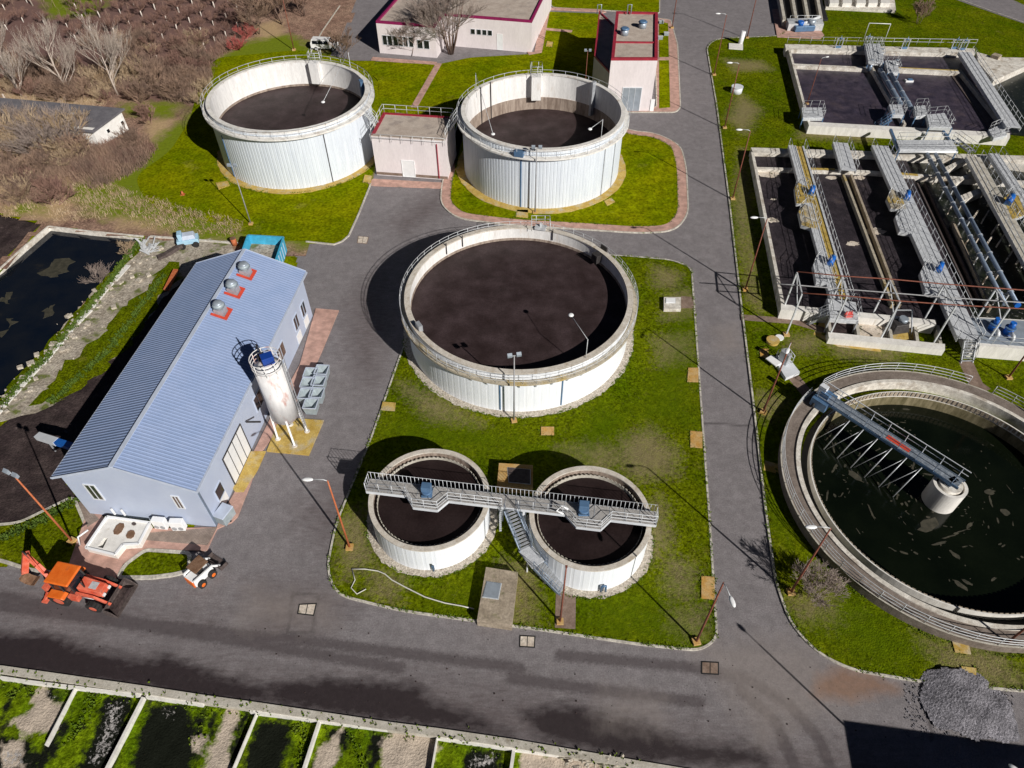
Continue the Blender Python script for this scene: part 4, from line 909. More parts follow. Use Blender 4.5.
# centre column
MB().lathe(c, [(1.08, -2), (1.34, -2), (1.34, 1.4), (1.08, 1.4)], 48, sm=False).build('feed_well', 'white_wall', t)
MB().cyl(c, .9, -2, 1.55, 36).build('centre_pier', 'pale_concrete', t)
MB().cyl(c, 1.1, .2, .8, 36).build('well_floor', 'black', t)
MB().cyl(c, .3, 1.6, 2.1, 16).box((c[0]-.1, c[1], 1.6), (.7, .5, .55), .4).build('pivot', 'blue_steel', t)
# bridge
ZR = 2.15; e0 = W(825, 396, ZR); d = Vector((e0.x-c[0], e0.y-c[1], 0)); ang = math.atan2(d.y, d.x); L = 12.6; d.normalize(); n_ = Vector((-d.y, d.x, 0)); C0 = Vector((c[0], c[1], ZR))
rb = thing('scraper_bridge', 'blue rotating scraper bridge over the clarifier with a red patch', 'bridge', (c[0], c[1], 0))
hw = .56
MB().hexa([C0-d*.5+n_*s*hw+Vector((0, 0, z)) if i in (0, 3) else C0+d*L+n_*s*hw+Vector((0, 0, z)) for z in (-.04, .0) for i, s in enumerate((-1, -1, 1, 1))]).build('deck', 'steel_dark', rb)
for s in (-1, 1):
    tr = MB(); zt = 1.05
    tr.bar(C0-d*.6+n_*s*hw+Vector((0, 0, -.12)), C0+d*L+n_*s*hw+Vector((0, 0, -.12)), .08, .26)
    tr.build('girder', 'blue_steel', rb)
    tr = MB(); q = 8
    tr.bar(C0-d*.6+n_*s*hw+Vector((0, 0, zt)), C0+d*L+n_*s*hw+Vector((0, 0, zt)), .06, .06)
    tr.bar(C0-d*.6+n_*s*hw+Vector((0, 0, .55)), C0+d*L+n_*s*hw+Vector((0, 0, .55)), .045, .045)
    for k in range(q+1):
        p = C0+d*(L*k/q)+n_*s*hw; tr.bar(p, p+Vector((0, 0, zt)), .05, .05)
    tr.build('truss_railing', 'blue_pipe' if s > 0 else 'white_steel', rb)
MB().hexa([C0+d*a_+n_*s_+Vector((0, 0, z)) for z in (.005, .02) for a_, s_ in ((3.9, -.15), (6.0, -.2), (6.0, .3), (3.9, .28))]).build('red_mat', 'red_flash', rb)
E_ = C0+d*(L-.5)
dr = MB().box((E_.x, E_.y, .98+.2), (1.5, 1.9, .9), ang).box((E_.x, E_.y, 2.1), (.8, .7, .6), ang); dr.build('end_carriage', 'blue_steel', rb)
for s in (-1, 1):
    p = C0+d*(L-.15)+n_*s*.85; w_ = MB(); w_.tube([p+Vector((0, 0, -.82))-d*.12, p+Vector((0, 0, -.82))+d*.12], .28, 14); w_.build('wheel', 'rubber', rb)
MB().box((E_.x-.3, E_.y+.3, 2.2), (.7, .5, 1.0), ang).build('control_cabinet', 'white_steel', rb)
# scraper arms under the bridge on its lower side
ns = -1 if (C0+n_).y > C0.y else 1
for k in range(6):
    a_ = 2.4+k*1.35; top = C0+d*a_+n_*ns*.6+Vector((0, 0, -.3)); lo = C0+d*(a_+.35)+n_*ns*(2.7)+Vector((0, 0, -3.3))
    sm_ = MB().tube([top, lo], .055, 5); sm_.build('scraper_arm', 'steel', rb)
    if k < 6:
        lo2 = C0+d*(a_+1.6)+n_*ns*2.5+Vector((0, 0, -3.3)); MB().tube([top, lo2], .03, 4).build('cross_brace', 'steel', rb)
# kiosk by the clarifier
kt = thing('control_kiosk', 'white steel platform with cabinet at the end of the clarifier path', 'kiosk', W(785, 372))
MB().prism(poly([(773, 357), (786, 354), (800, 372), (786, 378)], .5), .1, .5).build('base', 'white_steel', kt)
p = W(783, 362, .5); MB().box((p.x, p.y, .5), (.5, 1.0, 1.3), .6).build('cabinet', 'steel', kt); MB().box((p.x-.9, p.y+.1, .5), (.9, 1.3, .12), .6).build('lid', 'lamp_white', kt)
railing(kt, [W(776, 357, .5), W(786, 355, .5), W(792, 363, .5)], 1.0, .6)
# round pits and white tank lids on the grass
for lb, px, py, r_, z_, m_ in (('round mustard pit cover near the gantry legs', 772, 343, .62, .4, 'yellow_slab'), ('small round white lid beside the mustard pit cover', 779, 339, .4, .2, 'lamp_white'),
                               ('white cylindrical container on the grass right of the road', 736, 93, .85, 1.0, 'white_steel')):
    p = W(px, py); tt = thing('round_tub', lb, 'cover', p)
    MB().cyl((p.x, p.y), r_, .0, z_, 24).build('body', m_, tt); MB().cyl((p.x, p.y), r_*1.07, z_, z_+.06, 24).build('lid', m_, tt)
tt = chamber('white slab with a tilted white pipe stub at the top of the right lawn', [(729, 43), (743, 44), (743, 49), (729, 48)], .3, 'white_wall', 'valve_chamber')
p = W(740, 45); MB().tube([p, p+Vector((.2, .3, 2.2))], .4, 12).build('vent_stub', 'lamp_white', tt)
# ------------------------------------------------------------------ the metal hall
hO = Vector((-24.09, 30.44)); hd = Vector((math.cos(R(83.5)), math.sin(R(83.5)))); hw = Vector((-math.cos(R(-6.5)), -math.sin(R(-6.5))))  # along the side, along the front to the left
HWD, HLN, HE, HR = 10.74, 25.9, 5.7, 7.75
ht = thing('metal_hall', 'blue grey metal clad hall with a ribbed gable roof', 'industrial hall', (hO.x, hO.y, 0))
def hp_(s, w, z): p = hO+hd*s+hw*w; return Vector((p.x, p.y, z))
wm = MB()
for (s,) in ((0,), (HLN,)):
    wm.quad(hp_(s, 0, 0), hp_(s, 0, HE), hp_(s, HWD/2, HR), hp_(s, HWD, HE), hp_(s, HWD, 0))
wm.quad(hp_(0, 0, 0), hp_(HLN, 0, 0), hp_(HLN, 0, HE), hp_(0, 0, HE)).quad(hp_(0, HWD, 0), hp_(HLN, HWD, 0), hp_(HLN, HWD, HE), hp_(0, HWD, HE))
wm.build('wall', 'hall_wall', ht)
ov = .38; sl = (HR-HE)/(HWD/2)
def ribroof(w_eave, w_ridge):
    """ribbed sheet from the eave to the ridge, ribs run down the slope"""
    b = MB(); n = int((HLN+2*ov)/.30); z = lambda w, up: (HE+sl*(w if w <= HWD/2 else HWD-w))+.10+up
    rows = []
    for k in range(n):
        s0 = -ov+(HLN+2*ov)*k/n; ds = (HLN+2*ov)/n
        for f, up in ((0, 0), (.55, 0), (.66, .038), (.89, .038)): rows.append((s0+ds*f, up))
    rows.append((HLN+ov, 0))
    for s, up in rows: b.v.append(tuple(hp_(s, w_eave, z(w_eave, up)))); b.v.append(tuple(hp_(s, w_ridge, z(w_ridge, up))))
    for i in range(len(rows)-1): b.f.append((2*i, 2*i+2, 2*i+3, 2*i+1))
    return b
roof = ribroof(-ov, HWD/2).build('roof', 'blue_roof', ht)
r2 = ribroof(HWD+ov, HWD/2).build('roof', 'blue_roof', ht)
tr = MB()
zr = HR+.17
tr.bar(hp_(-ov, HWD/2, zr), hp_(HLN+ov, HWD/2, zr), .34, .05); tr.build('ridge_cap', 'hall_trim', ht)
for s in (-ov-.02, HLN+ov+.02):
  for _w in (0,):
    tr = MB().bar(hp_(s, -ov, HE-sl*ov+.06), hp_(s, HWD/2, HR+.10), .05, .22); tr.build('verge_trim', 'hall_trim', ht); MB().bar(hp_(s, HWD+ov, HE-sl*ov+.06), hp_(s, HWD/2, HR+.10), .05, .22).build('verge_trim', 'hall_trim', ht)
for w in (-ov-.05, HWD+ov+.05):
    MB().bar(hp_(-ov, w, HE-sl*ov-.02), hp_(HLN+ov, w, HE-sl*ov-.02), .14, .14).build('gutter', 'hall_trim', ht)
MB().bar(hp_(.12, -.07, 0), hp_(.12, -.07, HE-.15), .12, .12).build('downpipe', 'blue_pipe', ht)
def wall_item(px, name, material, frame, o, dr, parent, depth=.06, fw=.09, out=None, fm=None, cols=0):
    """a framed opening whose four photo corners lie on the wall"""
    q = [onwall(a, b, o, dr) for a, b in px]; s0 = (min(a for a, _ in q)*1.0); s1 = max(a for a, _ in q); z0 = min(b for _, b in q); z1 = max(b for _, b in q)
    if len(q) == 4: s0 = (q[0][0]+q[3][0])/2; s1 = (q[1][0]+q[2][0])/2; z1 = (q[0][1]+q[1][1])/2; z0 = (q[2][1]+q[3][1])/2
    if s1 < s0: s0, s1 = s1, s0
    z0 = max(z0, .12)
    return framed(s0, s1, z0, z1, name, material, frame, o, dr, parent, depth, fw, out, fm, cols)
def framed(s0, s1, z0, z1, name, material, frame, o, dr, parent, depth=.06, fw=.09, out=None, fm=None, cols=0):
    o = Vector(o); dr = Vector(dr); n = Vector(out) if out is not None else Vector((dr.y, -dr.x))
    def P(s, z, e): q = o+dr*s+n*e; return Vector((q.x, q.y, z))
    b = MB().hexa([P(s0, z0, 0.0), P(s1, z0, 0.0), P(s1, z0, depth*.5), P(s0, z0, depth*.5), P(s0, z1, 0.0), P(s1, z1, 0.0), P(s1, z1, depth*.5), P(s0, z1, depth*.5)])
    ob = b.build(name, material, parent)
    if frame:
        f = MB()
        for (a, c_) in (((s0-fw, z0), (s0, z1)), ((s1, z0), (s1+fw, z1)), ((s0-fw, z1), (s1+fw, z1+fw)), ((s0-fw, z0-fw), (s1+fw, z0))):
            f.hexa([P(a[0], a[1], 0.0), P(c_[0], a[1], 0.0), P(c_[0], a[1], depth), P(a[0], a[1], depth), P(a[0], c_[1], 0.0), P(c_[0], c_[1], 0.0), P(c_[0], c_[1], depth), P(a[0], c_[1], depth)])
        for k in range(1, cols):
            s = s0+(s1-s0)*k/cols; f.hexa([P(s-.025, z0, 0), P(s+.025, z0, 0), P(s+.025, z0, depth), P(s-.025, z0, depth), P(s-.025, z1, 0), P(s+.025, z1, 0), P(s+.025, z1, depth), P(s-.025, z1, depth)])
        f.build('frame', frame, ob)
    return ob
so2 = (hO.x, hO.y); sd_ = (hd.x, hd.y); so_out = (-hw.x, -hw.y); fo_out = (-hd.x, -hd.y)
framed(*[sum(v)/1 for v in ((onwall(236, 486, so2, sd_)[0],), (onwall(251, 451, so2, sd_)[0],))], .13, 3.6, 'sectional_door', 'white_door', 'dark_metal', so2, sd_, ht, .08, .1, so_out, cols=4)
s_ = onwall(226, 503, so2, sd_)[0]
framed(s_-.55, s_+.55, .12, 1.25, 'door', 'white_door', None, so2, sd_, ht, .08, .08, so_out)
framed(s_-.55, s_+.5, 1.3, 2.6, 'window', 'dark_glass', 'hall_trim', so2, sd_, ht, .07, .08, so_out)
for px, py in ((309, 330), (302, 345), (285, 375)):
    s_ = onwall(px, py, so2, sd_)[0]
    framed(s_-.55, s_+.55, .12, 1.25, 'door', 'white_door', None, so2, sd_, ht, .08, .08, so_out)
for px, py, ww in ((303, 309, .5), (296, 322, .5), (281, 352, .8), (258, 400, .7)):
    s_, z_ = onwall(px, py, so2, sd_); framed(s_-ww, s_+ww, max(1.6, z_-.8), z_+.75, 'window', 'dark_glass' if py != 352 else 'brown_glass', 'hall_trim', so2, sd_, ht, .07, .08, so_out, cols=2)
fd_ = (hw.x, hw.y)
for q, gm in (([(85, 486), (97, 485), (105, 499), (92, 499)], 'green_glass'), ([(170, 495), (180, 497), (188, 508), (176, 508)], 'brown_glass')):
    qq = [onwall(a, b, so2, fd_) for a, b in q]; s0 = min(a for a, _ in qq)+.3; s1 = max(a for a, _ in qq)-.3; z0 = min(b for _, b in qq)+.15; z1 = max(b for _, b in qq)-.1
    framed(s0, s1, z0, z1, 'window', gm, 'white_steel', so2, fd_, ht, .07, .09, fo_out, cols=2)
MB().bar(hp_(8.6, -.15, 3.1), hp_(8.6, -1.5, 3.3), .12, .12).build('outlet_arm', 'dark_metal', ht)
# roof ventilators with red flashing
def roofpt(px, py):
    for w in np.arange(-.3, HWD/2, .02):
        z = HE+sl*w+.12; p = W(px, py, z); v = Vector((p.x, p.y))-hO
        if abs(v.dot(hw)-w) < .03: return p, w
    return W(px, py, 7.3), 4.5
for i, (px, py, lb) in enumerate(((246, 273, 'roof ventilator farthest from the camera on the blue roof'), (234, 291, 'middle roof ventilator of the three on the blue roof'), (221, 312, 'nearest roof ventilator on the blue roof'))):
    p, w = roofpt(px, py); vt = thing('roof_ventilator', lb, 'ventilator', p, 'red based ventilators on the hall roof')
    z = p.z
    a = math.atan2(hd.y, hd.x)
    fl = MB(); F_ = lambda s, w_: Vector((p.x, p.y, z))+Vector((hd.x, hd.y, 0))*s+Vector((hw.x, hw.y, sl))*w_
    for s0, s1, w0, w1 in ((-.75, .75, -.75, -.5), (-.75, -.5, -.5, .6), (.5, .75, -.5, .6)):
        fl.hexa([F_(s0, w0), F_(s1, w0), F_(s1, w1), F_(s0, w1)]+[q+Vector((0, 0, .09)) for q in (F_(s0, w0), F_(s1, w0), F_(s1, w1), F_(s0, w1))])
    fl.build('flashing', 'red_flash', vt)
    MB().box((p.x, p.y, z-.2), (.85, .85, .75), a).build('curb', 'steel', vt)
    MB().cyl((p.x, p.y), .40, z+.55, z+.8, 16).build('throat', 'steel', vt)
    MB().cyl((p.x, p.y), .58, z+.8, z+1.05, 16, r2=.46).build('cowl', 'bin_grey', vt); MB().ball((p.x, p.y, z+1.05), (.46, .46, .22), 14, 6).build('cap', 'lamp_grey', vt)
# conveyor chute on the far wall of the hall
p0 = W(38, 436, 2.2); p1 = W(70, 446, 3.0)
ch = thing('conveyor_chute', 'white and blue chute sticking out of the far wall of the hall', 'chute', (p0.x, p0.y, 0))
MB().bar(p0, p0.lerp(p1, .6), .6, .45).build('cover', 'white_steel', ch); MB().bar(p0.lerp(p1, .6), p1+(p1-p0)*.4, .55, .4).build('tail', 'blue_motor', ch)
MB().bar((p0.x+.5, p0.y, 0), (p0.x+.5, p0.y, 2.1), .1, .1).build('leg', 'steel', ch)
# concrete pit, cabinets and box at the hall front
pt = thing('grit_pit', 'white concrete pit platform with brown hatches before the hall', 'concrete pit', W(110, 545))
Q = poly([(86, 548), (107, 517), (150, 523), (139, 544), (123, 545), (115, 555)], .75)
MB().prism(Q, .1, .75, holes=[poly([(97, 547), (104, 538), (108, 538), (103, 548)], .75)]).build('pit_wall', 'white_wall', pt)
MB().prism(offset_poly(Q, .1), .2, .25).build('pit_floor', 'black', pt)
rim = MB(); n = len(Q)
for i in range(n): rim.bar((*Q[i], .79), (*Q[(i+1) % n], .79), .18, .12)
rim.build('pit_rim', 'lamp_white', pt)
for q in ([(112, 534), (118, 523), (126, 524), (120, 535)], [(125, 538), (129, 530), (136, 531), (133, 539)], [(131, 524), (134, 522), (137, 524), (134, 526)]): MB().prism(smooth_poly(poly(q, .75), 1), .752, .80).build('hatch', 'rusty_brown' if q[0][1] > 530 else 'muddy_steel', pt)
for px, py in ((115, 514), (125, 515), (100, 508)):
    p = W(px, py, .75); MB().bar((p.x, p.y, .7), (p.x, p.y, 1.5), .12, .12).build('pipe_stub', 'lamp_white' if px > 100 else 'dark_metal', pt)
MB().tube([W(80, 545, .2), W(78, 537, 1.2), W(88, 530, 1.2)], .08).build('vent_pipe', 'lamp_white', pt)
for k, (q, lb) in enumerate((([(155, 523), (164, 525), (167, 532), (156, 531)], 'left white heat pump cabinet against the hall front'), ([(172, 524), (182, 526), (185, 533), (174, 533)], 'right white heat pump cabinet against the hall front'))):
    a = W(*q[3]); b = W(*q[2]); dd = Vector((b.x-a.x, b.y-a.y)).normalized(); cc = (a+b)/2+Vector((-dd.y, dd.x, 0))*.35
    ct = thing('heat_pump', lb, 'cabinet', (cc.x, cc.y, .1), 'white heat pumps at the hall'); az = math.atan2(dd.y, dd.x)
    MB().box((cc.x, cc.y, .15), (1.05, .5, 1.15), az).build('casing', 'lamp_white', ct, bevel=.03)
    f = cc+Vector((dd.y, -dd.x, 0))*.27
    for sx in (-.25, .25):
        q_ = f+Vector((dd.x, dd.y, 0))*sx; MB().tube([q_+Vector((0, 0, .5)), q_+Vector((dd.y*.03, -dd.x*.03, .5))], .2, 14).build('fan_grille', 'steel', ct)
    for sx in (-.4, .4):
        q_ = cc+Vector((dd.x, dd.y, 0))*sx; MB().box((q_.x, q_.y, .05), (.1, .45, .1), az).build('foot', 'dark_metal', ct)
bt_ = thing('waste_bin', 'grey blue lidded container at the near corner of the hall', 'container', W(226, 520), None)
p = W(227, 519); MB().box((p.x, p.y, .12), (1.3, .95, 1.0), 1.2, 1.05).build('body', 'bin_grey', bt_, bevel=.03); MB().box((p.x, p.y, 1.12), (1.38, 1.04, .12), 1.2).build('lid', 'hall_trim', bt_, bevel=.03)
for dx, dy in ((-.4, -.5), (.4, -.45)): MB().ball((p.x+dx, p.y+dy*.6, .1), .1, 8, 6).build('castor', 'rubber', bt_)
# silo
feet = [W(282.5, 443), W(299, 445), W(306.5, 437)]; sc_ = Vector((0, 0, 0))
b0, b1, b2 = feet; cen = (b0+b2)/2+Vector((-.1, .35, 0)); cen.z = 0
sc_ = Vector((W(293, 436).x, W(293, 436).y, 0))
si = thing('silo', 'tall white steel silo on four legs beside the hall', 'silo', sc_)
SR = 1.16; Z0, Z1 = 3.0, 9.0
MB().cyl(sc_, SR, Z0, Z1, 40).build('barrel', 'silo_white', si)
MB().cyl(sc_, .8, 2.5, Z0, 40, r2=SR-.01, cap=False).build('cone', 'silo_white', si)
MB().cyl(sc_, SR-.01, Z1, Z1+.45, 40, r2=.5).build('dome', 'silo_white', si)
MB().cyl(sc_, .35, 1.9, 2.51, 14).build('outlet_valve', 'dark_metal', si)
for k in range(4):
    a = R(20)+k*PI/2; p = sc_+Vector((1.15*math.cos(a), 1.15*math.sin(a), 0)); q = sc_+Vector((1.3*math.cos(a), 1.3*math.sin(a), 0))
    lg = MB().bar(q+Vector((0, 0, .15)), p+Vector((0, 0, Z0+.4)), .16, .16).build('leg', 'lamp_white', si)
    MB().cyl((q.x, q.y), .32, .05, .22, 12, r2=.2).build('foot', 'pale_concrete', lg)
rp = [Vector((sc_.x+(SR+.05)*math.cos(2*PI*k/24), sc_.y+(SR+.05)*math.sin(2*PI*k/24), Z1-.1)) for k in range(24)]
railing(si, rp, 1.15, .8, (1.0, .66, .33), .04, 'silo_white', closed=True, name='guard_rail')
MB().box((sc_.x+.15, sc_.y+.1, Z1+.42), (.95, .8, .75), .5).build('filter_unit', 'blue_cap', si, bevel=.04)
MB().cyl((sc_.x-.6, sc_.y+.4), .18, Z1+.1, Z1+.8, 10).build('vent', 'dark_metal', si)
lp = sc_+Vector((SR+.3, -.1, 0)); ld = MB()
for dy in (-.22, .22): ld.bar(lp+Vector((0, dy, 1.2)), lp+Vector((0, dy, Z1+1.0)), .05, .05)
for k in range(26): ld.bar(lp+Vector((0, -.22, 1.3+k*.33)), lp+Vector((0, .22, 1.3+k*.33)), .03, .03)
ld.build('ladder', 'steel', si)
tp = sc_+Vector((-.9, .9, 0))
MB().tube([tp+Vector((0, 0, .6)), tp+Vector((-.3, .35, Z1+.3)), tp+Vector((.2, -.1, Z1+1.7)), tp+Vector((.7, -.6, Z1+.7))], .05, 6).build('fill_pipe', 'dark_metal', si)
# funnel hoppers stacked beside the silo
bins = [(311, 374), (322, 371), (308, 384), (319, 382), (306, 395), (317, 394), (311, 405)]
lbs = ['far left grey bottomless hopper in the cluster by the silo', 'far right grey hopper in the cluster by the silo', 'grey hopper in the second row of the cluster, left side', 'grey hopper in the second row of the cluster, right side',
       'grey hopper in the third row of the cluster, nearest the silo', 'grey hopper in the third row of the cluster, road side', 'front grey hopper of the cluster, nearest the yellow slab']
proto = thing('hopper', 'x', 'hopper', (0, 0, 0))
hb = MB(); s1_, s2_ = .62, .5
for k in range(4):
    a0, a1 = PI/4+k*PI/2, PI/4+(k+1)*PI/2; r1, r2 = s1_*1.414, s2_*1.414
    p = [(r2*math.cos(a0), r2*math.sin(a0), 0), (r2*math.cos(a1), r2*math.sin(a1), 0), (r1*math.cos(a1), r1*math.sin(a1), 1.0), (r1*math.cos(a0), r1*math.sin(a0), 1.0)]
    hb.quad(*p)
    q = [(x*.93, y*.93, z+(.02 if z == 0 else 0)) for x, y, z in p]; hb.quad(q[3], q[2], q[1], q[0])
hb.build('shell', 'bin_grey', proto)
ins = MB()
for k in range(4):
    a0, a1 = PI/4+k*PI/2, PI/4+(k+1)*PI/2; ins.quad((.79*math.cos(a0), .79*math.sin(a0), .93), (.79*math.cos(a1), .79*math.sin(a1), .93), (0, 0, .35))
ins.build('funnel', 'bin_grey', proto)
rim = MB()
for k in range(4):
    a0, a1 = PI/4+k*PI/2, PI/4+(k+1)*PI/2; rim.bar((.86*math.cos(a0), .86*math.sin(a0), 1.0), (.86*math.cos(a1), .86*math.sin(a1), 1.0), .07, .06)
rim.build('rim', 'hall_trim', proto)
for (px, py), lb in zip(bins, lbs):
    p = W(px, py, .9); o = first_or_copy(proto, (p.x, p.y, .12), R(83.5)+.05, lb, 'grey hoppers beside the silo')
# blue skip behind the hall
sk = thing('skip', 'open light blue skip full of rubble behind the hall', 'skip', W(280, 262))
Q = poly([(241, 247), (249, 234), (285, 237), (284, 262), (262, 262)], 2.0)
a, b, c3, d4 = Vector(W2(240, 258, 2.0)), Vector(W2(248, 235.5, 2.0)), Vector(W2(283.5, 237.5, 2.0)), Vector(W2(275, 263, 2.0))
Q = [tuple(v) for v in (a, b, c3, d4)]; IN = offset_poly(Q, .16)
MB().prism(Q, .15, 2.0, holes=[IN]).build('shell', 'cyan', sk)
MB().prism(offset_poly(Q, .17), .9, 1.0).build('rubble_fill', 'rubble', sk)
rbm = MB(); q0 = IN[0]
for i in range(4): rbm.bar((*Q[i], 2.03), (*Q[(i+1) % 4], 2.03), .2, .1)
rbm.build('rim', 'cyan', sk)
for i in range(4):
    A_, B_ = Vector(Q[i]), Vector(Q[(i+1) % 4])
    for k in range(1, 6):
        p = A_.lerp(B_, k/6); o_ = (B_-A_).normalized(); MB().box((p.x, p.y, .2), (.1, .1, 1.8), math.atan2(o_.y, o_.x)).build('rib', 'hall_trim', sk)
cz = W(235, 245); dm = thing('oil_drum', 'rusty orange drum in the shade beside the blue skip', 'drum', cz)
MB().cyl(cz, .32, .05, .95, 18).build('body', 'orange_pole', dm); MB().cyl(cz, .33, .93, .98, 18).build('rim', 'rusty_brown', dm)

# ------------------------------------------------------------------ boxy buildings
def slab_building(t, corners, h, wall, roofm, trim, par=.35, tw=.3, ptop=None, trims=(0, 1, 2, 3), z0=0.0):
    MB().prism(corners, z0, h-.02).build('wall', wall, t)
    I = offset_poly(corners, tw)
    MB().prism(I, h-.01, h+.05).build('roof', roofm, t)
    n = len(corners)
    A = sum(corners[i][0]*corners[(i+1) % n][1]-corners[(i+1) % n][0]*corners[i][1] for i in range(n))
    for i in range(n):
        m_ = trim if i in trims else roofm
        b = MB().prism([corners[i], corners[(i+1) % n], I[(i+1) % n], I[i]], h-.02, h+par, bottom=True)
        b.build('parapet', m_, t)
def solve_h(bot, top):
    g_ = W(*bot); best = min((abs(PX((g_.x, g_.y, z))[1]-top[1]), z) for z in np.arange(.5, 16, .05)); return best[1]
# pump house between the two digesters
fl, fr_ = W(377, 175), W(448, 180); hh = 4.6
dd = (fr_-fl).normalized(); nn = Vector((-dd.y, dd.x, 0))
for z in np.arange(2, 9, .05):
    if PX((fl.x, fl.y, z))[1] < 136: hh = z; break
bk = W(382, 113, hh); dep = (bk-fl).dot(nn)
pc = [tuple(v.xy) for v in (fl, fr_, fr_+nn*dep, fl+nn*dep)]
t = thing('pump_house', 'small pink pump house with a flat red rimmed roof between the digesters', 'pump house', fl)
slab_building(t, pc, hh, 'pink_wall', 'roof_felt', 'red_trim', .12, .45, trims=(2, 3))
o2, d2 = tuple(fl.xy), tuple(dd.xy)
s0 = onwall(403, 172, o2, d2)[0]; s1 = onwall(415, 172, o2, d2)[0]
framed(s0, s1, .13, 2.4, 'door', 'white_door', 'lamp_white', o2, d2, t, .08, .06)
s0 = onwall(438, 160, o2, d2)[0]; p = fl+dd*s0-nn*.09; MB().bar((p.x, p.y, .2), (p.x, p.y, hh-.5), .11, .11).build('downpipe', 'red_trim', t)
MB().hexa([Vector((v[0], v[1], z)) for z in (.12, .5) for v in [tuple((fl-nn*.03).xy), tuple((fr_-nn*.03).xy), tuple((fr_+nn*.0).xy), tuple((fl+nn*.0).xy)]]).build('plinth', 'path_brown', t)
zt = hh+.12
railing(t, [fl+nn*.2+Vector((0, 0, zt)), fl+nn*dep+Vector((0, 0, zt)), fr_+nn*dep+Vector((0, 0, zt)), fr_+nn*.2+Vector((0, 0, zt))], 1.1, 1.5, (1.0, .5), .035, 'galv')
railing(t, [fl-nn*.35+Vector((0, 0, hh-.5)), fr_-nn*.35+Vector((0, 0, hh-.5))], 1.0, 1.3, (1.0, .5), .03, 'galv')
# gangways from the pump-house roof to the two tanks
for lb, P0, cc, rr_ in (('steel gangway between the left digester and the pump house roof', fl+nn*3.0, C_TL, 11.0), ('steel gangway between the pump house roof and the right-hand digester', fr_+nn*3.0, C_TR, 10.9)):
    v = Vector((cc[0], cc[1], 0))-Vector((P0.x, P0.y, 0)); v.normalize(); q = Vector((cc[0], cc[1], 7.3))-v*rr_
    g_ = thing('gangway', lb, 'gangway', (P0.x, P0.y, hh)); flight((q.x, q.y), (P0.x, P0.y), 7.3, hh+.12, .9, g_, 8, 'galv')
# white office building at the top
f0, f1 = W(380, 53), W(437, 58); dd = (f1-f0).normalized(); nn = Vector((-dd.y, dd.x, 0))
hh = solve_h((380, 53), (380, 23)); print('office h', hh, 'pump h done')
e1 = W(533, 49); e0 = W(440, 45)
L2_ = (e1-f0).dot(dd); setb = (e0-f0).dot(nn)
oc = [tuple(v.xy) for v in (f0, f1, f1+nn*max(2.0, setb), f0+dd*L2_+nn*max(2.0, setb), f0+dd*L2_+nn*26, f0+nn*26)]
t = thing('office_building', 'white single storey building with a magenta roof rim at the top edge', 'building', f0)
slab_building(t, oc, hh, 'pink_wall', 'roof_felt', 'magenta_trim', .35, .35, trims=(0, 1, 2, 3, 4, 5))
o2, d2 = tuple(f0.xy), tuple(dd.xy)
def s_on(px, py): return onwall(px, py, o2, d2)[0]
for x0, x1 in ((383.5, 387.5), (388.5, 392.5), (394, 398), (399, 403), (404, 408), (409.5, 413.5)): framed(s_on(x0, 45), s_on(x1, 45), 1.5, 3.0, 'window', 'dark_glass', 'white_steel', o2, d2, t, .06, .06)
for x0, x1 in ((418, 423), (424.5, 429.5)): framed(s_on(x0, 49), s_on(x1, 49), 1.4, 2.7, 'window', 'dark_glass', 'white_steel', o2, d2, t, .06, .06)
o3 = tuple((f0+nn*max(2.0, setb)).xy)
for x0, x1 in ((471, 475), (477, 481), (482.5, 486.5), (488, 492)): framed(onwall(x0, 35, o3, d2)[0], onwall(x1, 35, o3, d2)[0], 2.3, 3.1, 'window', 'dark_glass', 'white_steel', o3, d2, t, .06, .05)
framed(onwall(497.5, 45, o3, d2)[0], onwall(502.5, 45, o3, d2)[0], .1, 2.6, 'door', 'white_door', 'lamp_white', o3, d2, t, .06, .06)
# pink plant room on the right
f0, f1 = W(604, 112), W(657, 112); dd = (f1-f0).normalized(); nn = Vector((-dd.y, dd.x, 0)); hh = solve_h((657, 112), (657, 61)); print('pink h', hh)
bk = W(657, 15, hh); dep = (bk-f1).dot(nn); wd = (f1-W(611, 112)).length
f0 = f1-dd*wd
t = thing('plant_room', 'tall pink plant room with dark red roof rim and two roof vents', 'building', f0)
rc = [W2(a, b, hh) for a, b in ((611, 60.5), (657.5, 60.5), (657.7, 14), (616, 13))]
slab_building(t, rc, hh, 'pink_wall', 'roof_felt', 'red_trim', .3, .45)
f0 = Vector((*rc[0], 0)); f1 = Vector((*rc[1], 0)); dd = (f1-f0).normalized(); nn = Vector((-dd.y, dd.x, 0)); wd = (f1-f0).length
m0 = W(612.5, 43, hh); m1 = W(657, 43.5, hh); MB().bar(m0+Vector((0, 0, .12)), m1+Vector((0, 0, .12)), .35, .2).build('roof_ridge', 'red_trim', t)
p = W(612.5, 55, 4.0)
ax = [W2(a, b, hh-2) for a, b in ((594, 57), (608.5, 57), (613, 12), (599, 12))]; ax[1] = tuple((Vector(rc[0]).lerp(Vector(rc[3]), .02)-Vector((.03, 0)))); ax[2] = tuple(Vector(rc[3])-Vector((.03, 0)))
t2 = thing('annex', 'low pink annex on the shaded side of the plant room', 'building', (ax[0][0], ax[0][1], 0))
slab_building(t2, ax, hh-2, 'pink_wall', 'roof_felt', 'red_trim', .25, .35, trims=(0, 2, 3))
o2, d2 = tuple(f0.xy), tuple(dd.xy)
framed(onwall(622, 100, o2, d2)[0], onwall(640, 100, o2, d2)[0], .1, 3.6, 'gate_door', 'lamp_grey', 'white_steel', o2, d2, t, .08, .1, cols=3)
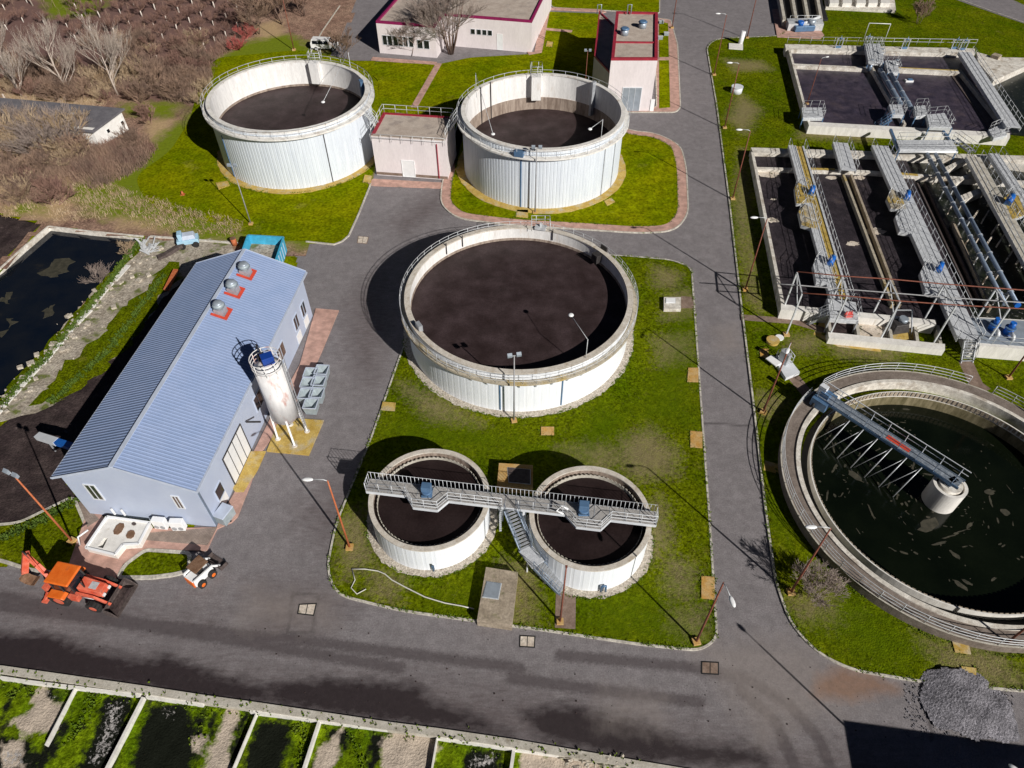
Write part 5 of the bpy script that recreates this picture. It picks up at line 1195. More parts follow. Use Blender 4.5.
framed(onwall(651, 100, o2, d2)[0], onwall(655, 100, o2, d2)[0], .1, 1.9, 'meter_cupboard', 'lamp_white', None, o2, d2, t, .2, .1)
for px, py, lb in ((624.5, 33, 'left blue grey extractor on the plant room roof'), (642.5, 26, 'right blue grey extractor on the plant room roof')):
    p = W(px, py, hh+.3); vt = thing('roof_extractor', lb, 'ventilator', p, 'extractors on the plant room roof')
    MB().cyl(p, .6, hh, hh+.9, 20).build('drum', 'lamp_grey', vt); MB().cyl(p, .72, hh+.9, hh+1.1, 20, r2=.5).build('cap', 'blue_steel', vt)
for px in (597, 627):
    p = W(px, 14, hh+.2); vt = thing('roof_pipe', 'pipe hoop standing on the rear roof edge of the ' + ('annex' if px == 597 else 'plant room'), 'pipe', p)
    MB().tube([p, p+Vector((0, 0, 1.4)), p+Vector((.6, 0, 1.4)), p+Vector((.6, 0, 0))], .08).build('hoop', 'lamp_grey', vt)
# low white and grey boxes on the strip of grass beside the plant room
for px, py, lb in ((661, 24, 'small grey box on the grass right of the plant room, farthest'), (666, 36, 'pale box in the grass strip level with the plant room vents'), (660, 40, 'small white box low beside the plant room wall')):
    p = W(px, py); b_ = thing('meter_box', lb, 'box', p); MB().box((p.x, p.y, .1), (.8, .5, .5)).build('body', 'lamp_grey', b_); MB().box((p.x, p.y, .6), (.9, .6, .07)).build('lid', 'galv', b_)
# old shed in the scrub
t = thing('shed', 'old shed with a dark felt roof and peeling white gable in the scrub', 'shed', W(100, 146))
A_ = W(100, 147); B_ = W(129, 130); dd = (B_-A_).normalized(); nn = (W(0, 103, 3)-W(126, 114, 3)).normalized(); Ls = 30; wdt = (B_-A_).length
hh = 2.6
def shp(a, b, z): q = A_+dd*a+nn*b; return Vector((q.x, q.y, z))
MB().prism([tuple(shp(0, 0, 0).xy), tuple(shp(wdt, 0, 0).xy), tuple(shp(wdt, Ls, 0).xy), tuple(shp(0, Ls, 0).xy)], 0, hh).build('wall', 'lime_wall', t)
rf = MB().hexa([shp(-.4, -.4, hh-.3), shp(wdt+.3, -.4, hh+.35), shp(wdt+.3, Ls+.3, hh+.35), shp(-.4, Ls+.3, hh-.3), shp(-.4, -.4, hh-.1), shp(wdt+.3, -.4, hh+.55), shp(wdt+.3, Ls+.3, hh+.55), shp(-.4, Ls+.3, hh-.1)])
rf.build('roof', 'shed_roof', t)
p = shp(2.4, 5, hh+.2); MB().box((p.x, p.y, hh), (.7, .7, .8)).build('chimney', 'lime_wall', t)
for s_ in (2.0, 4.6): framed(s_, s_+.45, 1.1, 1.6, 'window', 'dark_glass', 'lime_wall', tuple(A_.xy), tuple(dd.xy), t, .05, .05)
# ------------------------------------------------------------------ aeration basins on the right
def b8(x, y): return (740+x/3.606, 130+y/3.606)
def g1(x, y): return (750+x/3.737, 250+y/3.737)
def a5(x, y): return (860+x/5.909, 30+y/5.909)
def z4(x, y): return (768+x/4, y/4)
def c6(x, y): return (900+x/6.403, 130+y/6.403)
ZW = 1.35
def wl(parent, pts, w, z0=.0, z1=ZW, material='pale_concrete', name='wall'):
    P = [W2(a, b, z1) for a, b in pts]
    for i in range(len(P)-1):       # each run butts against the next
        strip([P[i], P[i+1]], w, z0, z1, material, world=True, kind=False).build(name, material, parent)
bs = thing('aeration_basin', 'large aeration basin of parallel sludge lanes on the right', 'basin', W(783, 306))
wl(bs, [(752.5, 152), (783, 304)], .36)
MB().prism(poly([(751, 147.5), (1100, 158), (1100, 162), (753, 152.5)], ZW+.002), .1, ZW+.002).build('wall', 'pale_concrete', bs)
MB().prism(poly([(781, 304), (936, 320), (936, 325), (781, 309.5)], ZW+.004), .1, ZW+.004).build('wall', 'white_wall', bs)
wl(bs, [(757, 168), (860, 171), (917, 175), (1060, 184)], .55, .1, ZW-.1, 'pale_concrete', 'cross_wall')
for a, b in (((810, 168.6), (835, 169.4)), ((895, 173), (918, 175))): wl(bs, [a, b], .5, ZW-.098, ZW-.08, 'grating_yellow', 'painted_cap')
struct('water', MB().prism(poly([(752, 152), (905, 157), (978, 330), (782, 307)], .8), .78, .8), 'foam_sludge')
struct('water', MB().prism(poly([(905, 157), (1100, 160), (1100, 330), (978, 330)], .5), .1, .5), 'black_water')
# brown twin walled channel in the middle
wl(bs, [b8(374, 160), b8(552, 628)], .28, .1, ZW, 'deck_tan', 'channel_wall'); wl(bs, [b8(402, 160), b8(580, 628)], .28, .1, ZW, 'old_concrete', 'channel_wall')
for a, b in (((640, 190), (838, 612)), ((668, 186), (868, 612))): wl(bs, [b8(*a), b8(*b)], .18, .1, ZW-.4, 'muddy_steel', 'guide_wall')
wl(bs, [b8(770, 330), b8(905, 640)], .25, .1, ZW-.1, 'old_concrete', 'channel_wall')
for p, q, w in ((c6(290, 250), c6(436, 178), .6), (c6(330, 338), c6(466, 280), .6), (c6(385, 440), c6(520, 385), .9), (c6(455, 175), c6(1000, 260), .4)): wl(bs, [p, q], w, .1, ZW-.05, 'pale_concrete', 'cross_wall')
for x, y, dx, dy in ((470, 560, 35, -50), (535, 572, 35, -60), (560, 722, 32, -42), (632, 722, 36, -55), (600, 640, 30, -45), (690, 820, 34, -50), (760, 830, 34, -50)):
    wl(bs, [c6(x, y), c6(x+dx, y+dy)], .16, .1, ZW-.2, 'sand', 'stub_beam')
wl(bs, [c6(575, 300), c6(700, 560), c6(1000, 1100)], .35, .1, ZW, 'concrete', 'channel_wall')
# foam left by the aerators
fo = MB(); rr = random.Random(31)
for (x, y, s_) in ((115, 325, .9), (485, 365, 1.3), (405, 410, .8), (100, 158, 1.6), (330, 172, .8), (430, 172, .9), (120, 250, .4)):
    p = W(*b8(x, y), .8); q = [(p.x+s_*rr.uniform(.7, 1.2)*math.cos(f), p.y+s_*.6*rr.uniform(.6, 1.2)*math.sin(f)) for f in np.arange(0, 2*PI, .4)]; fo.prism(q, .8, .815)
tag(fo.build('foam', 'sand'), 'tan foam patches drifting on the sludge lanes', 'foam', None, 'stuff')

def walkway(label, p0, p1, w, z, parts=(), name='walkway', deck='grating', side='galv', rails=(1, 1), legs=True, beam=.5, yellow=False):
    P0 = W(*p0, z); P1 = W(*p1, z); d = (P1-P0); L = d.length; d.normalize(); n_ = Vector((-d.y, d.x, 0))
    t = thing(name, label, 'walkway', (P0.x, P0.y, 0)); P = lambda s, v, zz=z: Vector((P0.x, P0.y, 0))+d*s+n_*v+Vector((0, 0, zz))
    dd_ = MB()
    if yellow:
        dd_.prism([tuple(P(0, -w/2).xy), tuple(P(L, -w/2).xy), tuple(P(L, -w*.02).xy), tuple(P(0, -w*.02).xy)], z-.08, z, bottom=True).prism([tuple(P(0, w/2-.22).xy), tuple(P(L, w/2-.22).xy), tuple(P(L, w/2).xy), tuple(P(0, w/2).xy)], z-.08, z, bottom=True)
        yg = MB(); yg.prism([tuple(P(0, -w*.02).xy), tuple(P(L, -w*.02).xy), tuple(P(L, w/2-.22).xy), tuple(P(0, w/2-.22).xy)], z-.14, z-.1, bottom=True).build('inner_grating', 'grating_yellow', t)
    else: dd_.prism([tuple(P(0, -w/2).xy), tuple(P(L, -w/2).xy), tuple(P(L, w/2).xy), tuple(P(0, w/2).xy)], z-.08, z, bottom=True)
    dd_.build('deck', deck, t)
    for s in (-1, 1): MB().bar(P(0, s*w/2, z-beam/2-.003), P(L, s*w/2, z-beam/2-.003), .07, beam).build('side_beam', side, t)
    for s, on in zip((-1, 1), rails):
        if on: railing(t, [P(0, s*w/2), P(L, s*w/2)], 1.05, 1.6, (1.0, .5), .03, 'galv')
    if legs:
        for s in np.arange(.8, L, 4.2):
            q = P(s, 0); MB().bar((q.x, q.y, .1), (q.x, q.y, z-.1), .25, .25).build('pier', 'concrete', t)
    return t, P, L, d
def pod(t, quad, z, rail=True, deck='grating'):
    Q = poly(quad, z); MB().prism(Q, z-.1, z+.002, bottom=True).build('side_platform', deck, t)
    sk_ = MB(); I = offset_poly(Q, .05)
    for i in range(len(Q)): sk_.bar((*Q[i], z-.3), (*Q[(i+1) % len(Q)], z-.3), .06, .4)
    sk_.build('platform_skirt', 'galv', t)
    if rail: railing(t, [Vector((*q, z)) for q in Q]+[Vector((*Q[0], z))], 1.05, 1.2, (1.0, .5), .03, 'galv')
def motor(label, px, z, rz=.5, s=1.0):
    p = W(*px, z+.3*s); t = thing('aerator_motor', label, 'motor', p, 'blue motors on the basin walkways')
    d = Vector((math.cos(rz), math.sin(rz), 0)); b = MB(); c = p+Vector((0, 0, .15*s))
    b.tube([c-d*.45*s-Vector((0, 0, .15*s)), c+d*.5*s+Vector((0, 0, .2*s))], .32*s, 14); b.build('casing', 'blue_motor', t)
    MB().tube([c+d*.5*s+Vector((0, 0, .2*s)), c+d*.68*s+Vector((0, 0, .27*s))], .27*s, 14).build('fan_cover', 'blue_steel', t)
    MB().box((p.x, p.y, z+.002), (.8*s, .7*s, .28), rz).build('gearbox', 'blue_steel', t)
    MB().cyl((p.x-d.x*.4*s, p.y-d.y*.4*s), .14*s, .6, z, 10).build('shaft', 'dark_metal', t)
    return t
ZK = 2.15
w1, P, L, d = walkway('leftmost steel walkway over the sludge lanes, with yellow grating and two blue motors', b8(203, 56), b8(362, 606), 2.0, ZK, yellow=True)
pod(w1, [b8(198, 205), b8(212, 190), b8(242, 205), b8(262, 262), b8(205, 262)], ZK+.01, deck='grating_yellow')
pod(w1, [b8(212, 292), b8(236, 268), b8(262, 282), b8(284, 360), b8(222, 340)], ZK+.01, deck='deck_tan')
pod(w1, [b8(264, 485), b8(285, 455), b8(318, 480), b8(340, 560), b8(275, 550)], ZK+.01)
motor('blue motor on the upper pod of the leftmost walkway', b8(258, 222), ZK, 1.1); motor('blue motor on the lower pod of the leftmost walkway', b8(328, 476), ZK, 1.0)
w2, P, L, d = walkway('short stub walkway between the two long ones, over the far channel', b8(362, 45), b8(392, 145), 1.9, ZK, legs=False)
w3, P, L, d = walkway('second long steel walkway across the sludge lanes, ending at the front stairs', b8(505, 56), g1(820, 332), 2.1, ZK, yellow=False)
pod(w3, [b8(530, 245), b8(548, 212), b8(580, 230), b8(600, 285), b8(545, 280)], ZK+.01, deck='deck_tan')
pod(w3, [b8(560, 312), b8(592, 285), b8(610, 300), b8(640, 375), b8(575, 365)], ZK+.01)
pod(w3, [b8(650, 512), b8(678, 478), b8(700, 500), b8(745, 600), b8(668, 585)], ZK+.01)
motor('blue motor on the upper pod of the second long walkway', b8(603, 240), ZK, 1.2); motor('blue motor on the lower pod of the second long walkway', b8(718, 500), ZK, 1.0)
w4, P, L, d = walkway('third long walkway, right of the twin pipes, running off the right edge', c6(468, 170), (1056, 305), 1.7, ZK, deck='concrete')
w5, P, L, d = walkway('grey walkway beyond the third one near the right edge', c6(600, 150), c6(1000, 760), 1.3, ZK)
pod(w4, [c6(660, 440), c6(700, 405), c6(760, 420), c6(800, 540), c6(720, 570)], ZK+.01, deck='grating_yellow')
motor('blue motor near the right edge of the photo on the third walkway', c6(700, 455), ZK, .9, 1.2)
# twin pipes
for k, (a, b, lb) in enumerate(((b8(674, 85), b8(956, 628), 'left pipe of the twin grey pipes running over the basin'), (b8(704, 85), b8(996, 622), 'right pipe of the twin grey pipes running over the basin'))):
    A_ = W(*a, 2.0); B_ = W(*b, 2.0); t = thing('pipe', lb, 'pipe', A_, 'twin pipes over the aeration basin')
    MB().tube([A_, B_], .23, 14).build('barrel', 'blue_pipe', t); dd = (B_-A_).normalized(); nn = Vector((-dd.y, dd.x, 0))
    for j in range(9):
        q = A_.lerp(B_, (j+.5)/9); MB().tube([q-dd*.05, q+dd*.05], .31, 14).build('flange', 'steel', t)
        s = 1 if k else -1
        MB().bar(q-Vector((0, 0, .25)), q-Vector((0, 0, 1.5)), .12, .12).bar(q-Vector((0, 0, .28)), q+nn*(-s)*.9-Vector((0, 0, .28)), .1, .1).build('support', 'sand' if j % 2 else 'galv', t)
    if k: MB().tube([B_, B_+dd*.5], .3, 14).build('end_cap', 'blue_motor', t)
# front platform deck with pumps
fp = thing('pump_platform', 'raised concrete pump platform with a white front wall at the right edge', 'platform', W(985, 350))
MB().prism(poly([(960, 316), (1060, 322), (1060, 352), (972, 345)], 1.7), .1, 1.7).build('deck_slab', 'white_wall', fp)
MB().prism(poly([(961, 317), (1060, 323), (1060, 349), (974, 342.5)], 1.71), 1.702, 1.72).build('deck', 'lamp_grey', fp)
railing(fp, [W(975, 343, 1.7), W(1060, 350, 1.7)], 1.05, 1.5, (1.0, .5), .03, 'galv')
for px, lb in (((992, 322), 'left blue pump with a grey elbow on the front platform'), ((1007, 326), 'right blue pump with a grey elbow on the front platform')):
    p = W(px[0], px[1]+7, 1.72); t = thing('pump', lb, 'pump', p, 'blue pumps on the front platform')
    MB().cyl(p, .42, 1.72, 2.5, 18).build('volute', 'blue_motor', t); MB().cyl(p, .28, 2.5, 3.1, 16).build('motor', 'blue_motor', t); MB().cyl(p, .50, 2.42, 2.52, 18).build('flange', 'blue_steel', t)
    MB().tube([p+Vector((0, -.3, .4)), p+Vector((0, -.9, .4)), p+Vector((0, -1.05, .25)), p+Vector((0, -1.05, -.0))], .2, 12).build('elbow', 'galv', t)
t = thing('stairs', 'short steel stairs down to the grass from the second long walkway', 'stairs', W(966, 362))
a = W(*g1(825, 335), ZK); b_ = W(966.5, 362.5, .1); flight((a.x, a.y), (b_.x, b_.y), ZK, .15, 1.2, t, 8)
# long low front wall and channel boxes in front of the sludge lanes
fw = thing('front_channel', 'open concrete channel chambers before the sludge lanes', 'channel', W(830, 336))
MB().prism(poly([(828, 332), (945, 344), (945, 350), (829, 338)], .9), .1, .9).build('front_wall', 'white_wall', fw)
for x in (828, 856, 889, 915, 938):
    a0 = W(x, 309+(x-781)*.103, .9); a1 = W(x+3, 333+(x-828)*.1, .9)
    strip([(a0.x, a0.y), (a1.x, a1.y)], .3, .1, .88, 'concrete', world=True, kind=False).build('cross_wall', 'concrete', fw)
MB().prism(poly([(831, 313), (856, 316), (858, 334), (832, 331)], .3), .1, .3).build('sludge_bed', 'soil', fw)
MB().prism(poly([(858, 316), (888, 319), (891, 337), (860, 334)], .5), .1, .5).build('channel_bed', 'sand', fw)
MB().prism(poly([(890, 320), (913, 322), (917, 340), (893, 337)], .5), .1, .5).build('channel_bed', 'yellow_slab', fw)
p = W(898, 326, .9); t = thing('screen_unit', 'dark covered screening machine between the gantry legs', 'machine', (p.x, p.y, 0))
MB().box((p.x, p.y, .5), (2.0, 1.6, 1.0), .2, .7).build('hood', 'dark_metal', t, bevel=.08); MB().cyl((p.x+.3, p.y+.1), .45, 1.5, 1.9, 12).build('drive', 'lamp_grey', t)
for sx in (-1, 1): MB().bar((p.x+sx*1.3, p.y-.9, .2), (p.x+sx*.8, p.y+.3, 2.8), .1, .1).build('brace', 'steel', t)
MB().bar((p.x-.8, p.y+.3, 2.8), (p.x+.8, p.y+.3, 2.8), .1, .1).build('head_beam', 'steel', t)
# access platform with steps
t = thing('access_platform', 'small railed steel platform with steps and a red item by the front left lanes', 'platform', W(840, 320))
Q = [g1(290, 180), g1(395, 195), g1(405, 262), g1(300, 255)]
pod(t, Q, 2.0); a = W(*g1(298, 232), 2.0); b_ = W(*g1(215, 268), .1); flight((a.x, a.y), (b_.x, b_.y), 2.0, .15, .9, t, 7)
for q in Q: v = W(*q, 2.0); MB().bar((v.x, v.y, .1), (v.x, v.y, 1.9), .12, .12).build('leg', 'steel', t)
p = W(*g1(368, 246), 2.1); o = MB().box((p.x, p.y, 2.02), (.8, .35, .3), .1).box((p.x, p.y+.12, 2.3), (.7, .1, .3), .1).build('seat', 'red_seat'); tag(o, 'small red item on the railed access platform', 'box')
# gantry
gt = thing('pipe_gantry', 'open steel pipe gantry on tall legs along the front of the lanes', 'gantry', W(877, 345))
feet = [(786.1, 335.6), (827.6, 339.6), (877, 345), (928, 349), (989.5, 353)]; topf = [(802, 294), (847, 297), (900, 302), (956, 306), (1009.5, 309)]; topb = [(797, 272.5), (842, 277), (889.7, 280), (944, 285), (996, 289)]
g0 = W(*feet[0]); GH = min(np.arange(3, 9, .02), key=lambda z: abs(PX((g0.x, g0.y, z))[1]-294)); print('gantry height', GH)
FT = []; BK = []
for i in range(5):
    f_ = W(*topf[i], GH); k_ = W(*topb[i], GH); f_.z = k_.z = 0; FT.append(f_); BK.append(k_)
    up = Vector((0, 0, GH))
    MB().bar(f_, f_+up, .13, .13).build('leg', 'galv', gt); MB().bar(k_+Vector((0, 0, 1.0)), k_+up, .13, .13).build('leg', 'galv', gt)
    MB().bar(f_+up, k_+up, .12, .12).build('cross_beam', 'galv', gt); MB().bar(f_+up*.72, k_+up, .07, .07).build('knee_brace', 'galv', gt)
    MB().box((f_.x, f_.y, .0), (.6, .6, .28)).build('footing', 'orange_slab' if i == 0 else 'concrete', gt)
FT.append(FT[-1]+(FT[-1]-FT[-2])*1.2); BK.append(BK[-1]+(BK[-1]-BK[-2])*1.2)
up = Vector((0, 0, GH+.12))
for L_, m_ in ((FT, 'rust_pole'), (BK, 'rust_pole')):
    MB().tube([p+up for p in L_], .06, 8).build('pipe_run', m_, gt)
ext = (FT[0]-FT[1]).normalized()*2.2
MB().tube([(FT[0]+BK[0])/2+ext+up*.93]+[(a+b)/2+up*.93 for a, b in zip(FT, BK)], .06, 8).build('main_pipe', 'grey_pole', gt)
MB().tube([BK[0]*.7+FT[0]*.3+up*.93]+[(a*.3+b*.7)+up*.93 for a, b in zip(FT, BK)], .07, 8).build('pipe_run', 'rust_pole', gt)

# upper settling basin
ba = thing('settling_basin', 'upper basin pair with bluish sludge behind the aeration lanes', 'basin', W(808, 127))
wl(ba, [(788.5, 46), (809, 122)], .36, .1, ZW, 'pale_concrete')
MB().prism(poly([(785, 44), (975, 48.5), (975, 54), (786, 49.5)], ZW+.002), .1, ZW+.002).build('wall', 'pale_concrete', ba)
MB().prism(poly([(808, 121.5), (1010, 133), (1010, 137.5), (809, 125.5)], ZW+.004), .1, ZW+.004).build('wall', 'white_wall', ba)
wl(ba, [(793, 64.5), (868, 68)], .8, .1, ZW-.05, 'pale_concrete', 'cross_wall'); wl(ba, [(897, 68.5), (961, 72)], .9, .1, ZW-.05, 'pale_concrete', 'cross_wall'); wl(ba, [(899, 67.4), (958, 70.4)], .3, ZW-.048, ZW-.03, 'grating_yellow', 'painted_cap')
wl(ba, [(868, 60), (905, 124)], .4, .1, ZW, 'pale_concrete', 'divider_wall'); wl(ba, [a5(545, 268), a5(775, 590)], .3, .1, ZW-.5, 'muddy_steel', 'guide_wall'); wl(ba, [a5(590, 235), a5(850, 560)], .4, .1, ZW, 'concrete', 'divider_wall')
struct('water', MB().prism(poly([(789, 52), (975, 56), (1012, 134), (809, 123)], .75), .7, .75), 'blue_sludge')
struct('water', MB().prism(poly([(978, 66), (1100, 72), (1100, 142), (1012, 134)], .3), .12, .3), 'black_water')
MB().prism(poly([a5(690, 130), a5(800, 160), a5(1020, 165), a5(1020, 195), a5(790, 300), a5(700, 190)], ZW), .1, ZW).build('apron', 'pale_concrete', ba)
MB().box((*W2(*a5(800, 165), ZW), ZW), (1.2, 1.2, .5), .7).build('channel_box', 'old_concrete', ba)
w6, P, L, d = walkway('broad grey walkway along the right end of the upper basin', a5(620, 130), a5(910, 575), 1.9, ZK)
pod(w6, [a5(760, 590), a5(840, 555), a5(870, 620), a5(790, 640)], 1.6)
w7, P, L, d = walkway('short grey walkway leading to the heads of the twin blue pipes', a5(75, 80), a5(105, 195), 1.0, ZK)
for k, (a, b, lb) in enumerate(((a5(118, 235), a5(240, 440), 'left blue pipe dropping through the middle of the upper basin'), (a5(165, 235), a5(300, 460), 'right blue pipe dropping through the middle of the upper basin'))):
    A_ = W(*a, 1.9); B_ = W(*b, 1.9); t = thing('pipe', lb, 'pipe', A_, 'blue pipes in the upper basin')
    MB().tube([A_, B_], .36, 14).build('barrel', 'blue_pipe', t)
    for j in range(4): q = A_.lerp(B_, (j+.5)/4); dd = (B_-A_).normalized(); MB().tube([q-dd*.06, q+dd*.06], .4, 14).build('flange', 'steel', t)
def railed(label, quad, z, deck='grating', legs=True, name='steel_platform'):
    t = thing(name, label, 'platform', W(*quad[0])); pod(t, quad, z, deck=deck)
    if legs:
        for q in quad: v = W(*q, z); MB().bar((v.x, v.y, .1), (v.x, v.y, z-.1), .13, .13).build('leg', 'blue_steel', t)
    return t
railed('small railed platform left of the blue pipe ends', [a5(172, 440), a5(245, 440), a5(262, 500), a5(190, 500)], 2.4)
railed('railed platform right of the blue pipe ends', [a5(320, 450), a5(385, 445), a5(400, 500), a5(330, 510)], 2.4)
railed('larger railed platform with a slanting rail above the front wall of the upper basin', [a5(395, 500), a5(500, 490), a5(545, 575), a5(410, 570)], 2.4)
t = railed('long railed footbridge joining the upper basin to the lanes', [a5(215, 650), a5(545, 650), a5(575, 705), a5(235, 705)], 2.6)
A_ = W(*a5(240, 718), 2.2); B_ = W(*a5(575, 722), 2.2); MB().tube([A_, B_], .16, 10).build('white_pipe', 'lamp_white', t)
for a, b in ((a5(180, 590), a5(225, 705)), (a5(490, 600), a5(560, 700))): MB().bar(W(*a, 2.3), W(*b, 2.3), .3, .35).build('link_girder', 'blue_steel', t)
t = thing('stairs', 'blue grey steps down to the grass left of the blue pipe ends', 'stairs', W(*a5(80, 590)))
a = W(*a5(190, 520), 2.2); b_ = W(*a5(75, 590), .1); flight((a.x, a.y), (b_.x, b_.y), 2.2, .15, .9, t, 7, 'blue_steel')
t = thing('stairs', 'steps beside the footbridge, leading down towards the third walkway', 'stairs', W(*a5(660, 700)))
a = W(*a5(560, 640), 2.4); b_ = W(*a5(670, 720), ZK); flight((a.x, a.y), (b_.x, b_.y), 2.4, ZK, .9, t, 5)
railed('corner platform with a rail at the near left corner of the upper basin', [z4(135, 430), z4(215, 430), z4(222, 470), z4(140, 470)], 1.8)
# gate gear along the far wall
rr = random.Random(12)
for i, (x, y, lb) in enumerate(((838, 42, 'leftmost gate screw on the far wall of the upper basin'), (866, 40, 'tall gate frame over the middle of the far basin wall'), (904, 43, 'gate screw right of the tall frame on the far basin wall'), (954, 43, 'gate screw near the head of the broad walkway'), (962, 44, 'second gate screw near the head of the broad walkway'))):
    p = W(x, y+6, ZW); t = thing('sluice_gate', lb, 'sluice gate', p, 'gates on the far wall of the upper basin')
    for s_ in (-.5, .5): MB().bar((p.x+s_, p.y, ZW), (p.x+s_, p.y, ZW+1.5), .12, .12).build('post', 'steel', t)
    MB().bar((p.x-.6, p.y, ZW+1.5), (p.x+.6, p.y, ZW+1.5), .16, .16).build('yoke', 'steel', t); MB().cyl((p.x, p.y), .05, .6, ZW+2.0, 8).build('spindle', 'blue_pipe', t)
    MB().tube([p+Vector((0, 0, 1.55)), p+Vector((0, 0, 1.6))], .28, 14).build('handwheel', 'blue_steel', t); MB().box((p.x, p.y, .6), (.9, .1, 1.1)).build('gate_plate', 'blue_steel', t)
t = railed('railed platform over the pipe heads at the far end of the upper basin', [a5(30, 80), a5(120, 80), a5(140, 190), a5(50, 190)], 2.2); railed('second railed platform beside the pipe heads, with blue gear', [a5(150, 180), a5(215, 180), a5(232, 250), a5(165, 250)], 2.2)
for x, y, lb in ((60, 215, 'blue valve wheel housing left of the pipe heads'), (205, 215, 'blue valve housing right of the pipe heads'), (120, 150, 'grey valve housing between the pipe heads')):
    p = W(*a5(x, y), 1.9); t = thing('valve', lb, 'valve', p); MB().cyl(p, .35, 1.2, 2.3, 12).build('body', 'blue_pipe', t); MB().cyl(p, .5, 2.3, 2.42, 14).build('bonnet', 'galv', t); MB().tube([p+Vector((0, 0, 1.0)), p+Vector((0, 0, 1.05))], .3, 12).build('handwheel', 'lamp_grey', t)
tt = thing('handrail', 'long railing along the far rim of the upper basin', 'railing', W(850, 42)); railing(tt, [W(787, 43, ZW), W(975, 46, ZW)], 1.05, 2.0, (1.0, .5), .03, 'galv')
t = thing('hoop_frame', 'tall white goalpost frame behind the far basin wall', 'frame', W(863, 42))
for q in (0, 1): pass
A_ = W(863, 41, 0); B_ = W(884, 42, 0); MB().tube([A_, A_+Vector((0, 0, 3)), B_+Vector((0, 0, 3)), B_], .07, 8).build('hoop', 'lamp_white', t)
# floating box in the upper basin
p = W(*a5(288, 305), .75); t = thing('float', 'small blue and white float on the sludge of the upper basin', 'float', p); MB().box((p.x, p.y, .72), (1.2, .6, .3)).build('hull', 'lamp_white', t); MB().box((p.x+.1, p.y, 1.02), (.7, .5, .15)).build('cover', 'blue_steel', t)

# ------------------------------------------------------------------ inlet works at the very top right
iw = thing('inlet_works', 'inlet screens with dark lanes at the top edge beside the road', 'inlet works', W(795, 20))
for i, (x0, x1) in enumerate(((777, 784), (789, 797), (801, 810), (814, 822))):
    MB().prism(poly([(x0, -14), (x0+3, -14), (x0+9, 19), (x0+6, 19)], 1.3), .1, 1.3).build('lane_wall', 'concrete', iw)
MB().prism(poly([(778, -14), (818, -14), (828, 19), (786, 19)], .5), .1, .5).build('lane_water', 'black', iw)
railing(iw, [W(789, 22, 1.3), W(818, 22, 1.3)], 1.1, 1.2); MB().prism(poly([(787, 18.5), (822, 18.5), (824, 24), (789, 24)], 1.3), .1, 1.3).build('deck', 'galv', iw)
p = W(804, 31); t = thing('grit_classifier', 'blue and grey machine on pink paving before the inlet screens', 'machine', p)
MB().box((p.x-.3, p.y, .2), (3.6, 1.8, .9), .1).build('tank', 'blue_steel', t, bevel=.06); MB().cyl((p.x+1.0, p.y+.2), .7, 1.1, 1.9, 16).build('drum', 'lamp_grey', t); MB().tube([p+Vector((-2.2, 0, .6)), p+Vector((2.4, .6, 2.2))], .25, 10).build('screw', 'galv', t)
MB().cyl((p.x-1.0, p.y), .55, 1.1, 1.7, 16).build('hopper', 'blue_motor', t)
oc = thing('sand_trap', 'pale concrete compartment block cut by the top edge of the photo', 'concrete basin', W(860, 8))
MB().prism(poly([(823, -12), (893, -12), (896, 10.5), (826, 7)], .6), .1, .6).build('apron', 'pale_concrete', oc)
for x in (829, 842, 856, 868, 880): MB().prism(poly([(x, -12), (x+9, -12), (x+10, 3), (x+1, 3)], 1.3), .6, 1.3).build('compartment', 'white_wall', oc)
QR = poly([(930, -12), (985, -12), (1100, 40), (1100, 50), (1000, 16), (955, 0)])
struct('road', MB().prism(QR, .08, .115), 'asphalt')
strip([(948, -4), (1000, 15), (1100, 50)], .2, .1, .18, 'kerb', 'kerb')
# ------------------------------------------------------------------ street lamps
def lamp_proto(kind, pole_m, h=9.2, arm=1.35):
    t = thing('street_lamp', 'x', 'lamp', (0, 0, 0)); t['proto'] = 1
    MB().tube([(0, 0, 0), (0, 0, h*.5), (0, 0, h)], .09, 8, r2=.055).build('pole', pole_m, t)
    MB().box((0, 0, -.05), (.55, .55, .26)).build('base', 'orange_slab', t)
    if kind == 'bare': MB().box((0, 0, h-.02), (.16, .16, .14)).build('cap', 'rust_pole', t)
    elif kind == 'arm':
        MB().tube([(0, 0, h-.05), (-.25, 0, h+.12), (-arm+.35, 0, h+.18)], .035, 6).build('arm', 'galv', t)
        MB().ball((-arm, 0, h+.16), (.42, .17, .10), 12, 6).build('lamp_head', 'lamp_white', t)
    else:
        MB().bar((-.45, 0, h), (.45, 0, h), .06, .06).build('arm', 'galv', t)
        for s in (-1, 1):
            b = MB().hexa([(s*.42-.22, -.16, h-.05), (s*.42+.22, -.16, h-.05), (s*.42+.22, .05, h+.0), (s*.42-.22, .05, h+.0), (s*.42-.22, -.22, h+.22), (s*.42+.22, -.22, h+.22), (s*.42+.22, .02, h+.38), (s*.42-.22, .02, h+.38)])
            b.build('floodlight', 'lamp_grey', t)
    return t
PR = {('bare', 'rust_pole'): lamp_proto('bare', 'rust_pole'), ('arm', 'rust_pole'): lamp_proto('arm', 'rust_pole'), ('arm', 'orange_pole'): lamp_proto('arm', 'orange_pole'), ('flood', 'orange_pole'): lamp_proto('flood', 'orange_pole'),
      ('flood', 'rust_pole'): lamp_proto('flood', 'rust_pole'), ('flood', 'grey_pole'): lamp_proto('flood', 'grey_pole'), ('arm', 'grey_pole'): lamp_proto('arm', 'grey_pole')}
